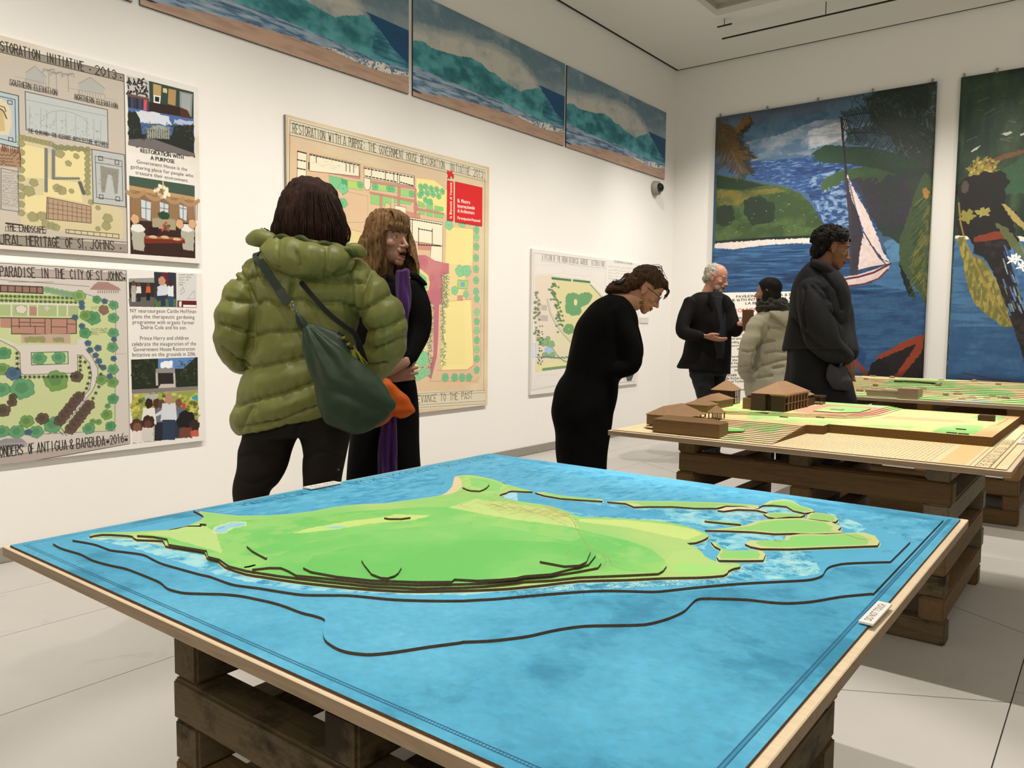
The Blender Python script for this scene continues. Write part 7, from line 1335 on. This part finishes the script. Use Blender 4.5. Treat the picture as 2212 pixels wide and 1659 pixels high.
hs2 = [h2.e((0, -1.3, 3.9), (8.2, 10.1, 8.6)), h2.e((0, -5.5, -4), (8.3, 5.6, 12)), h2.e((7.3, -2.5, -7), (2.4, 5.5, 11)), h2.e((-7.3, -1.5, -7), (2.3, 5.0, 11)), h2.e((8.5, -3.5, -13), (2.6, 4.5, 5.5)), h2.e((-8.2, 0, -13.5), (2.4, 3.8, 5.5)), h2.e((0, -8, -11), (8, 3.8, 7)), h2.e((0, 6.2, 4.6), (6.6, 3.0, 2.8)), loft([(826, 454, 850, 453, .04), (804, 466, 868, 466, .09), (793, 485, 879, 485, .10), (785, 505, 884, 503, .105), (775, 525, 860, 525, .10), (766, 545, 850, 550, .09), (764, 575, 850, 575, .085), (778, 602, 845, 602, .06)], D+.02, 30, 5), tube([at(872, 488, D+.04), at(882, 520, D+.06), at(889, 550, D+.06), at(893, 575, D+.05), at(896, 598, D+.03)], [.02, .024, .026, .03, .02])]
hair(h2, hs2, M_h2, W2, lambda x, y, z: y > 3.2 and abs(x) < 6.9 and z < 2.3, .004, .007, 48)
ps = []
for k in range(190):
    a = R.uniform(-2.9, 2.9); sx, sy = math.sin(a), math.cos(a)
    if k < 60:   # fringe
        x = R.uniform(-5.6, 5.6); ps.append([h2.w((x*.6, 3.5, 12.0)), h2.w((x*.9, 8.4-abs(x)*.12, 8.6)), h2.w((x*1.05, 9.2-abs(x)*.33, 2.1+R.uniform(-.5, .5)))])
    elif abs(a) > .75: l = R.uniform(-17, -11); ps.append([h2.w((sx*4, sy*4-2, 12)), h2.w((sx*8.6, sy*9.2-2.2, 2)), h2.w((sx*(9.2+R.random()), sy*8.2-3.4, l))])
strands(ps, .0015, M_h2, W2)
ob = [(828, 826), (846, 825), (866, 842), (882, 857), (887, 872), (897, 888), (893, 892), (875, 903), (862, 906), (850, 900), (836, 912), (822, 921), (806, 926), (790, 918), (790, 880), (808, 845)]
og = fuse([pillow(ob, D-.22, .035, 7), pillow([(766, 938), (760, 928), (772, 915), (790, 920), (785, 934)], D-.2, .02, 5), pillow([(826, 818), (842, 818), (846, 832), (826, 834)], D-.21, .014, 4)], .0048, 1)
Vo = ripple(og[0], og[1], .012, 17, (1, 1, 1), 3); OB = tag(part('pouch', (Vo, og[2]), cloth('orange_nylon', 'c2560c', .6, 90, .08, .1), None), 'crumpled bright orange cloth pouch held in the scarfed woman\'s hands', 'bag')
# ---- woman in black bending over the middle table
D = 4.1; Sk3 = skinm('skin_rosy', 'b4846a'); th = math.radians(37)
h3 = Head(1395, 625, D, RT*math.cos(th)-UP*math.sin(th)+TOW*.06, UP*math.cos(th)+RT*math.sin(th), 1.0)
s3 = h3.skin(); s3[-9] = h3.t([(0, -1.8, -4), (0, -4.5, -8), (0, -9, -12.5), (0, -12, -15)], [5.2, 4.9, 5.2, 6.0], n=20) if False else s3[-9]
s3 = [q for q in s3]
fine = fuse(s3, .0034, 2); y0 = fl_y(1245, D)
body = fuse([tube(path(((1375, 650, 0), (1350, 655, 0), (1325, 662, 0)), D), [.05, .055, .07]), loft([(1270, 670, 1360, 680, .10), (1245, 720, 1350, 740, .11), (1235, 800, 1330, 800, .10), (1215, 860, 1310, 860, .11), (1215, 960, 1300, 960, .10)], D), tube(path(((1248, 920), (1240, 1080), (1240, y0-12)), D-.045), [.045, .044, .03]), tube(path(((1270, 920), (1272, 1080), (1276, y0-10)), D+.05), [.045, .044, .03]), tube(path(((1340, 680, -.12), (1360, 770, -.14), (1335, 792, -.12)), D), [.04, .038, .03])], .009, 2)
W3 = person('woman in a long black dress bending forward with glasses and square earring', [(fine[0], fine[2]), (body[0], body[2])]+hand(at(1325, 795, D-.05), RT*-1+UP*.2, HZ, 1, .5), Sk3)
h3.face(W3, Sk3, '3a2418', '7d4036', '3a2a1e')
dr = fuse([loft([(1316, 634, 1352, 641, .06), (1290, 648, 1367, 660, .13), (1262, 672, 1377, 690, .17), (1244, 702, 1379, 715, .18), (1234, 738, 1380, 748, .175), (1227, 770, 1380, 780, .165), (1219, 804, 1362, 806, .155), (1209, 822, 1341, 820, .15), (1197, 846, 1335, 848, .155), (1190, 875, 1328, 878, .16), (1191, 902, 1323, 900, .155), (1198, 935, 1318, 935, .145), (1201, 975, 1314, 972, .135), (1203, 1010, 1312, 1010, .13), (1204, 1070, 1308, 1070, .125)], D, 36, 6), tube(path(((1335, 672, -.13), (1356, 730, -.16), (1362, 782, -.14), (1338, 797, -.13), (1310, 796, -.1)), D), [.055, .056, .056, .05, .04]), tube(path(((1345, 672, .12), (1364, 730, .12), (1368, 770, .1), (1345, 790, -.02)), D), [.055, .054, .052, .045])], .008, 3)
Vd = ripple(dr[0], dr[1], .008, 11, (1, 1, .8), 2); part('dress', (Vd, dr[2]), cloth('black_jersey', '050505', .9, 260, .2, 0, .1), W3)
shoe(1240, D-.045, RT+HZ*.3, M_sh, W3); shoe(1276, D+.05, RT+HZ*.2, M_sh, W3)
M_h3 = hairmat('brown_updo_hair', '120a06', '4e3520')
def rel(x, y, dd=0): return at(x, y, D+dd)
hs3 = [h3.e((0, -1.8, 4.0), (8.2, 9.6, 8.3)), h3.e((0, -6.5, -1.0), (6.8, 4.6, 5.5)), h3.e((0, 5.8, 7.2), (5.6, 3.0, 2.6)), ell(rel(1330, 623), (.05, .05, .033)), ell(rel(1349, 621), (.05, .05, .04)), ell(rel(1318, 629), (.026, .03, .018)), tube([rel(1362, 610), rel(1345, 617), rel(1325, 622)], [.055, .036, .034])]
hair(h3, hs3, M_h3, W3, lambda x, y, z: (z < 5.6 and y > 1.9+max(0, z)*.85) or (abs(x) > 5.6 and -2.9 < y < 2.6 and z < 2.4), .004, .006, 50, (1, 1, 1))
ps = [[h3.w((R.uniform(-4, 4), 6.8, 8)), h3.w((R.uniform(-5, 5), 9.5+R.random(), 6)), h3.w((R.uniform(-5, 5), 9.8+R.random()*1.5, 1.8+R.random()*2))] for k in range(26)]
ps += [[rel(1404+R.uniform(-30, 26), 574+R.uniform(0, 8), R.uniform(-.05, .05)), rel(1416+R.uniform(-14, 14), 576+R.uniform(-2, 8), 0), rel(1434+R.uniform(-10, 9), 600+R.uniform(-6, 24), 0)] for k in range(24)]; ps += [[rel(1345, 614), rel(1330+R.uniform(-8, 4), 606+R.uniform(-4, 6), -.02), rel(1322+R.uniform(-6, 14), 608+R.uniform(-6, 8), -.03)] for k in range(10)]
strands(ps, .0011, M_h3, W3)
part('hair_clip', fuse([tube([rel(1350, 602, -.03), rel(1340, 610, -.04), rel(1327, 612, -.04)], [.008, .012, .004]), tube([rel(1348, 606, .03), rel(1338, 613, .0), rel(1326, 614, 0)], [.006, .01, .003])], .003, 1), flat('black_clip', '050505', .3, .5), W3)
M_gl = flat('dark_glasses_frame', '0c0808', .3, .5)
def glasses(hd, parent, m, r=2.3, z0=-.2, yy=8.4, rim=.16, lens=False):
    for sx in (1, -1):
        part('glasses_rim', hd.t([(sx*3.3+r*math.cos(a), yy-.35*abs(math.cos(a)) if sx*math.cos(a) > 0 else yy, z0+r*.75*math.sin(a)) for a in np.linspace(0, 2*math.pi, 13)], [rim]*13, n=6, sub=2), m, parent)
        part('glasses_arm', hd.t([(sx*5.6, yy-.4, z0+.6), (sx*7.3, 4.5, z0+.7), (sx*7.7, -.2, z0+.6)], [rim*1.1]*3, n=6, sub=3), m, parent)
    part('glasses_bridge', hd.t([(-1.0, yy, z0+.5), (0, yy+.3, z0+.8), (1.0, yy, z0+.5)], [rim]*3, n=6, sub=2), m, parent)
glasses(h3, W3, M_gl, 2.4, -.4, 8.8, .17)
for k, (s_, c_) in enumerate(((.021, '8a7a44'), (.012, '5c4a26'))):
    q = [rel(1386+sx_*s_/.00242*.48, 653+sy_*s_/.00242*.48, -.092-.002*k) for sx_, sy_ in ((-1, -1), (1, -.8), (1, 1), (-1, .8), (-1, -1))]
    part('earring', jn([tube([q[i], q[i+1]], [.003, .003], 6, 2) for i in range(4)]), flat('brass_'+c_, c_, .35, .5, .05, metal=.6), W3)
part('earring', tube([h3.w((7.6, -1, -4.5)), rel(1386, 643, -.092)], [.001, .001], 5, 2), flat('brass_8a7a44', '8a7a44', .35, .5, .05, metal=.6), W3)
# ---- grey-haired man talking
D = 6.62; Sk4 = skinm('skin_ruddy', 'bf8a74')
h4 = Head(1548, 600, D, RT*.80+TOW*.5-UP*.26, UP+RT*.12, 1.02)
fine = fuse(h4.skin(.2, False), .0045, 2); yf = fl_y(1540, D)
body = fuse([loft([(1510, 645, 1570, 648, .09), (1500, 700, 1570, 700, .10), (1498, 790, 1565, 790, .10)], D), tube(path(((1515, 790), (1522, 880), (1530, yf-8)), D), [.07, .055, .035]), tube(path(((1548, 790), (1550, 880), (1545, yf-8)), D+.12), [.07, .055, .035]), tube(path(((1490, 650), (1476, 712), (1518, 726, -.16)), D), [.04, .036, .028]), tube(path(((1574, 658), (1585, 712, -.05), (1600, 700, -.2)), D), [.04, .036, .028])], .01, 2)
hh = fuse(hand(at(1522, 726, D-.18), RT*.95-UP*.22+TOW*.1, UP*.6+TOW*-.2, 1, .28, 1.1, .2)+hand(at(1601, 699, D-.22), RT*.5-UP*.1+UP*.2, RT*.8+HZ*.3, 1, .5, 1.0), .005, 1)
W4 = person('grey-haired bearded man in a dark jacket and jeans gesturing with an open hand', [(fine[0], fine[2]), (body[0], body[2]), (hh[0], hh[2])], Sk4)
h4.face(W4, Sk4, '8a8078', '7a4038', '3a3a3a', .4)
jk = fuse([loft([(1536, 629, 1560, 634, .07), (1502, 635, 1574, 644, .13), (1484, 650, 1581, 660, .16), (1484, 685, 1580, 690, .165), (1486, 715, 1580, 715, .16), (1480, 745, 1580, 745, .155), (1472, 772, 1579, 775, .16), (1462, 794, 1577, 808, .155)], D, 30, 6), tube(path(((1492, 652, -.05), (1480, 685, -.08), (1476, 714, -.12), (1496, 724, -.16), (1514, 727, -.19)), D), [.062, .06, .058, .052, .045]), tube(path(((1572, 660, -.02), (1582, 700, -.08), (1588, 716, -.13), (1598, 702, -.2)), D), [.058, .055, .05, .042])], .009, 3)
Vj = ripple(jk[0], jk[1], .012, 9, (1, 1, .8), 6); part('jacket', (Vj, jk[2]), cloth('charcoal_corduroy', '0d0b0a', .85, 260, .3, 0), W4)
part('shirt', fuse([loft([(1540, 640, 1562, 640, .03), (1537, 660, 1566, 660, .035), (1536, 700, 1568, 700, .035), (1534, 740, 1566, 740, .035), (1534, 775, 1562, 775, .03)], D-.128, 20, 5)], .006, 2), cloth('dark_grey_shirt', '26292e', .8, 260, .25), W4)
for q in ([(1529, 632), (1537, 632), (1543, 655), (1539, 672), (1530, 655)], [(1562, 636), (1570, 642), (1571, 664), (1565, 676), (1561, 655)]): part('lapel', fuse([pillow(q, D-.165, .012, 5)], .005, 1), cloth('charcoal_corduroy', '100e0c'), W4)
part('undershirt', fuse([pillow([(1543, 640), (1553, 640), (1550, 648), (1546, 648)], D-.115, .03, 4)], .005, 1), flat('white_tee', '9a9888'), W4)
jn_ = fuse([loft([(1492, 785, 1572, 790, .13), (1489, 805, 1570, 812, .13)], D), loft([(1488, 800, 1540, 810, .10), (1500, 840, 1545, 850, .09), (1510, 880, 1546, 890, .08), (1518, 930, 1545, 930, .07), (1520, yf-9, 1545, yf-9, .06)], D-.02), loft([(1528, 805, 1568, 812, .10), (1530, 850, 1563, 850, .09), (1528, 890, 1558, 890, .08), (1530, 935, 1556, 935, .07), (1532, yf-9, 1556, yf-9, .06)], D+.12)], .009, 3)
Vt = ripple(jn_[0], jn_[1], .012, 12, (1, 1, 2), 8); part('jeans', (Vt, jn_[2]), cloth('faded_black_denim', '23262a', .85, 260, .3), W4)
shoe(1532, D-.02, TOW+RT*.6, M_sh, W4); shoe(1546, D+.12, TOW*.4+RT, M_sh, W4)
M_h4 = hairmat('grey_hair', '8a857a', 'bdb8ac')
hair(h4, [h4.e((0, -3.2, 3.2), (8.2, 8.4, 8.2)), h4.e((0, -7.5, -2.5), (6.6, 3.6, 4.6)), h4.e((5.8, -3.5, .5), (2.8, 4.2, 4.6)), h4.e((-5.8, -3.5, .5), (2.8, 4.2, 4.6))], M_h4, W4, lambda x, y, z: y > 2.8 or (y > -2.2 and abs(x) > 5.5 and z < 1.6) or (y > 0.2 and z > 4 and abs(x) < 5), .005, .007, 60, (1, 1, .5), True)
part('beard', fuse([h4.e((0, 5.9, -9.7), (3.0, 2.6, 2.0)), h4.e((3.4, 4.2, -7.6), (1.8, 2.4, 2.6)), h4.e((-3.4, 4.2, -7.6), (1.8, 2.4, 2.6)), h4.t([(-2.4, 7.6, -6.1), (0, 9.0, -5.5), (2.4, 7.6, -6.1)], [.5, .6, .5], n=8)], .004, 2), flat('grey_beard', 'a89a8c', .9, .1, .2, 200), W4)
glasses(h4, W4, flat('silver_glasses', '9a9488', .25, .5, .02, metal=.8), 2.2, -.5, 8.7, .11)
bk = at(1616, 692, D-.26); bx_ = empty('book', bk, 'plain brown covered book held up by the grey-haired man', 'book')
def slab(name, c, ax, ay, az, m, parent): V = [c+ax*i+ay*j+az*k for i in (-1, 1) for j in (-1, 1) for k in (-1, 1)]; return link(name, mesh(name, V, [(0, 1, 3, 2), (4, 6, 7, 5), (0, 4, 5, 1), (2, 3, 7, 6), (0, 2, 6, 4), (1, 5, 7, 3)]), m, parent)
up_ = UP+RT*-.05; slab('cover', bk, (RT*.9+TOW*.35)*.045, TOW*.008+RT*-.004, up_*.085, flat('brown_cover', '6b5238', .6, .2, .1), bx_); slab('pages', bk+RT*.003+TOW*-.002, (RT*.9+TOW*.35)*.044, (TOW*.008+RT*-.004)*.7, up_*.086, flat('book_pages', 'b5ad98'), bx_)
# ---- woman in the pale parka
D = 6.12; Sk5 = skinm('skin_warm', 'a37860')
h5 = Head(1659, 631, D, RT*-.78+HZ*.55+UP*.04, UP, .98)
fine = fuse(h5.skin(), .0045, 2); yf = fl_y(1670, D)
body = fuse([loft([(1645, 670, 1705, 670, .08), (1640, 740, 1705, 740, .10), (1640, 860, 1705, 860, .10)], D), tube(path(((1656, 860), (1656, 950), (1656, yf-8)), D), [.065, .045, .033]), tube(path(((1692, 860), (1692, 950), (1692, yf-8)), D+.03), [.065, .045, .033])], .01, 2)
W5 = person('black-haired woman in a pale grey hooded parka, hand in pocket', [(fine[0], fine[2]), (body[0], body[2])]+hand(at(1618, 812, D+.0), UP*-1+RT*.5, RT, 1, .4), Sk5)
pk = fuse([loft([(1652, 668, 1702, 668, .08), (1632, 682, 1714, 680, .14), (1624, 702, 1724, 700, .165), (1622, 740, 1727, 740, .17), (1618, 780, 1728, 780, .175), (1610, 815, 1730, 815, .18), (1611, 850, 1731, 850, .18), (1617, 885, 1729, 885, .175)], D, 34, 6), tube(path(((1636, 694, -.08), (1621, 735, -.12), (1612, 772, -.13), (1611, 800, -.1), (1622, 816, -.07)), D), [.062, .064, .06, .056, .05]), tube(path(((1712, 694), (1722, 760, .02), (1712, 810, -.02)), D), [.06, .06, .05])], .008, 2)
zp = Zf(1560, 620, 6.38); Vp = ripple(pk[0], pk[1], .010, 8, (1, 1, 2.0), 3); Vp = carve(Vp, pk[1], [zp((640, 560), (520, 780), (440, 900), (400, 1170)), zp((530, 785), (620, 755), (720, 745)), zp((590, 915), (730, 890), (870, 900)), zp((660, 1050), (780, 1020), (890, 1000)), zp((450, 1150), (530, 1085), (660, 1060)), zp((490, 1255), (690, 1225)), zp((690, 570), (800, 560)), zp((270, 880), (360, 900), (430, 880)), zp((250, 1100), (330, 1090)), zp((250, 1180), (350, 1170), (420, 1200)), zp((700, 1120), (840, 1100))], 2.2, .014, .006, 9, .006); M_pk = cloth('stone_parka', 'a39d88', .7, 160, .08, .1); part('parka', (Vp, pk[2]), M_pk, W5)
hd5 = fuse([pillow([(1660, 672), (1690, 672), (1716, 690), (1722, 712), (1708, 716), (1690, 702), (1668, 684)], D-.155, .045, 6)], .007, 2); part('hood', (ripple(hd5[0], hd5[1], .01, 18, (1, 1, 1), 2), hd5[2]), M_pk, W5)
sc5 = fuse([loft([(1640, 646, 1696, 644, .10), (1634, 658, 1704, 656, .125), (1634, 670, 1706, 668, .125), (1645, 680, 1700, 676, .10)], D, 30, 5)], .006, 1)
part('scarf', (ripple(sc5[0], sc5[1], .02, 24, (1, 1, 2), 4), sc5[2]), cloth('grey_knit_scarf', '33332c', .95, 90, .5, .2, .1, .6), W5)
M_h5 = hairmat('straight_black_hair', '030303', '14110f')
hair(h5, [h5.e((0, -1.2, 3.6), (8.1, 9.8, 8.4)), h5.e((0, -5.5, -5), (7.6, 4.8, 10)), h5.e((6.6, -2.2, -5.0), (2.4, 4.8, 9.0)), h5.e((-6.6, -2.2, -5.0), (2.4, 4.8, 9.0))], M_h5, W5, lambda x, y, z: y > 2.6+max(0, z)*.6 and z < 6, .005, .004, 50)
M_tr5 = cloth('black_trousers', '0b0b0c', .85, 200, .2)
part('trousers', fuse([loft([(1640, 870, 1708, 870, .12), (1640, 890, 1708, 890, .12)], D), tube(path(((1656, 880), (1656, 950), (1656, yf-12)), D), [.085, .065, .055]), tube(path(((1692, 880), (1692, 950), (1692, yf-12)), D+.03), [.085, .065, .055])], .01, 2), M_tr5, W5)
shoe(1656, D, HZ-RT, M_sh, W5); shoe(1692, D+.03, HZ-RT, M_sh, W5)
# ---- visitor in the dark grey coat
D = 4.5; Sk6 = skinm('skin_brown', '7a5238'); a6 = math.radians(14)
h6 = Head(1798, 536, D, RT*math.cos(a6)-UP*math.sin(a6)+TOW*.12, UP*math.cos(a6)+RT*math.sin(a6), 1.02)
fine = fuse(h6.skin(.1), .0036, 2); yf = fl_y(1760, D)
body = fuse([tube([h6.w((0, -3.0, -12)), at(1780, 598, D)], [.055, .07]), loft([(1745, 600, 1805, 605, .09), (1735, 700, 1810, 700, .10), (1735, 850, 1815, 850, .10)], D), tube(path(((1752, 850), (1745, 960), (1740, yf-12)), D-.08), [.075, .05, .035]), tube(path(((1790, 850), (1790, 960), (1792, yf-12)), D+.1), [.075, .05, .035]), tube(path(((1760, 630, -.12), (1780, 730, -.2), (1826, 772, -.12)), D), [.045, .04, .028])], .01, 2)
hh = fuse(hand(at(1827, 768, D-.11), UP*-1+RT*.12, HZ+RT*-.2, -1, .4, 1.0)+hand(at(1832, 772, D+.04), UP*-1+RT*.05, HZ*-1, 1, .4, 1.0), .0045, 1)
W6 = person('visitor with short curly black hair in a dark grey caped coat, head lowered', [(fine[0], fine[2]), (body[0], body[2]), (hh[0], hh[2])], Sk6)
h6.face(W6, Sk6, '0c0806', '5a3028', '1a100a')
cp = fuse([loft([(1760, 562, 1800, 580, .07), (1742, 574, 1811, 596, .12), (1723, 600, 1822, 622, .155), (1712, 640, 1828, 650, .17), (1705, 690, 1828, 690, .175), (1699, 735, 1827, 725, .175), (1695, 758, 1828, 750, .18)], D, 36, 6), tube(path(((1752, 622, -.11), (1760, 680, -.20), (1775, 735, -.22), (1808, 762, -.17), (1829, 770, -.12)), D), [.075, .088, .085, .062, .042]), tube(path(((1800, 622, .12), (1820, 700, .13), (1836, 765, .05)), D), [.07, .07, .045])], .008, 2)
zk = Zf(1680, 470, 4.047); Vq = ripple(cp[0], cp[1], .014, 8, (1, 1, .5), 2); Vq = carve(Vq, cp[1], [zk((290, 590), (420, 710), (470, 820), (560, 930)), zk((235, 620), (215, 800), (240, 960)), zk((130, 890), (230, 1000), (330, 1110), (430, 1165), (580, 1190)), zk((330, 560), (420, 640), (450, 740)), zk((330, 430), (420, 520), (520, 640), (560, 800)), zk((90, 1165), (300, 1168), (560, 1160))], 2.6, .016, .005, 11, .004); M_dk = cloth('slate_coat', '1e1e22', .8, 220, .15, 0); part('coat', (Vq, cp[2]), M_dk, W6)
lw = fuse([loft([(1703, 748, 1822, 748, .155), (1700, 790, 1832, 795, .165), (1695, 830, 1843, 838, .18), (1690, 862, 1851, 860, .185), (1694, 885, 1846, 880, .18), (1705, 900, 1830, 895, .15)], D, 36, 6)], .009, 2)
part('coat_skirt', (ripple(lw[0], lw[1], .03, 8, (1, 1, .35), 9), lw[2]), cloth('slate_skirt', '17171b', .75, 220, .15, 0), W6)
part('collar', fuse([tube([at(1756, 566, D-.07), at(1775, 575, D-.12), at(1797, 592, D-.10), at(1806, 600, D-.04)], [.02, .026, .024, .014])], .006, 1), M_dk, W6); part('collar', fuse([tube([at(1756, 562, D+.05), at(1775, 566, D+.09), at(1800, 584, D+.08)], [.02, .024, .02])], .006, 1), M_dk, W6)
gb = fuse([pillow([(1792, 786), (1806, 790), (1828, 790), (1836, 815), (1842, 838), (1812, 845), (1793, 836), (1784, 808)], D-.185, .025, 6)], .007, 2); lit_patch = tag(part('lit_coat_patch', (ripple(gb[0], gb[1], .01, 22, (1, 1, 1), 2), gb[2]), cloth('lit_coat_cloth', '3c3b42', .8, 160, .15), None), 'lighter grey patch standing for lit cloth at the hip of the dark grey coat', 'bag')  # added lighter form, the light on the coat put into its colour
ribbon(path(((1822, 772, -.16), (1820, 782, -.19), (1814, 792, -.2)), D), .012, cloth('lit_coat_cloth', '3c3b42'), lit_patch, 'strap')  # made-up strip in the same lighter colour
M_h6 = hairmat('curly_black_hair', '050404', '15100d'); rr_ = np.random.RandomState(3); bump = []
for k in range(90):
    a, e_ = rr_.rand()*6.28, rr_.rand()*1.9; q = (8.3*math.cos(a)*math.cos(e_-.5), -1.9+10.0*math.sin(a)*math.cos(e_-.5), 3.6+8.4*math.sin(e_-.5))
    if not (q[1] > 2.5 and q[2] < 5.5): bump.append(h6.e(q, (1.5, 1.5, 1.5), n=8, m=6))
hair(h6, [h6.e((0, -2.2, 3.8), (8.4, 9.7, 8.5)), h6.e((0, -7.0, -3.0), (6.6, 4.4, 5.2))]+bump, M_h6, W6, lambda x, y, z: (z < 5.6 and y > 2.1+max(0, z)*.8) or (abs(x) > 5.6 and -2.8 < y < 3.0 and z < 2.4), .0045, .006, 90, (1, 1, 1), True)
part('trousers', fuse([tube(path(((1752, 860), (1745, 960), (1740, yf-14)), D-.08), [.09, .07, .055]), tube(path(((1790, 860), (1790, 960), (1792, yf-14)), D+.1), [.09, .07, .055]), loft([(1725, 850, 1815, 850, .12), (1722, 885, 1818, 885, .12)], D)], .01, 2), M_tr5, W6)
shoe(1740, D-.08, RT, M_sh, W6); shoe(1792, D+.1, RT, M_sh, W6)
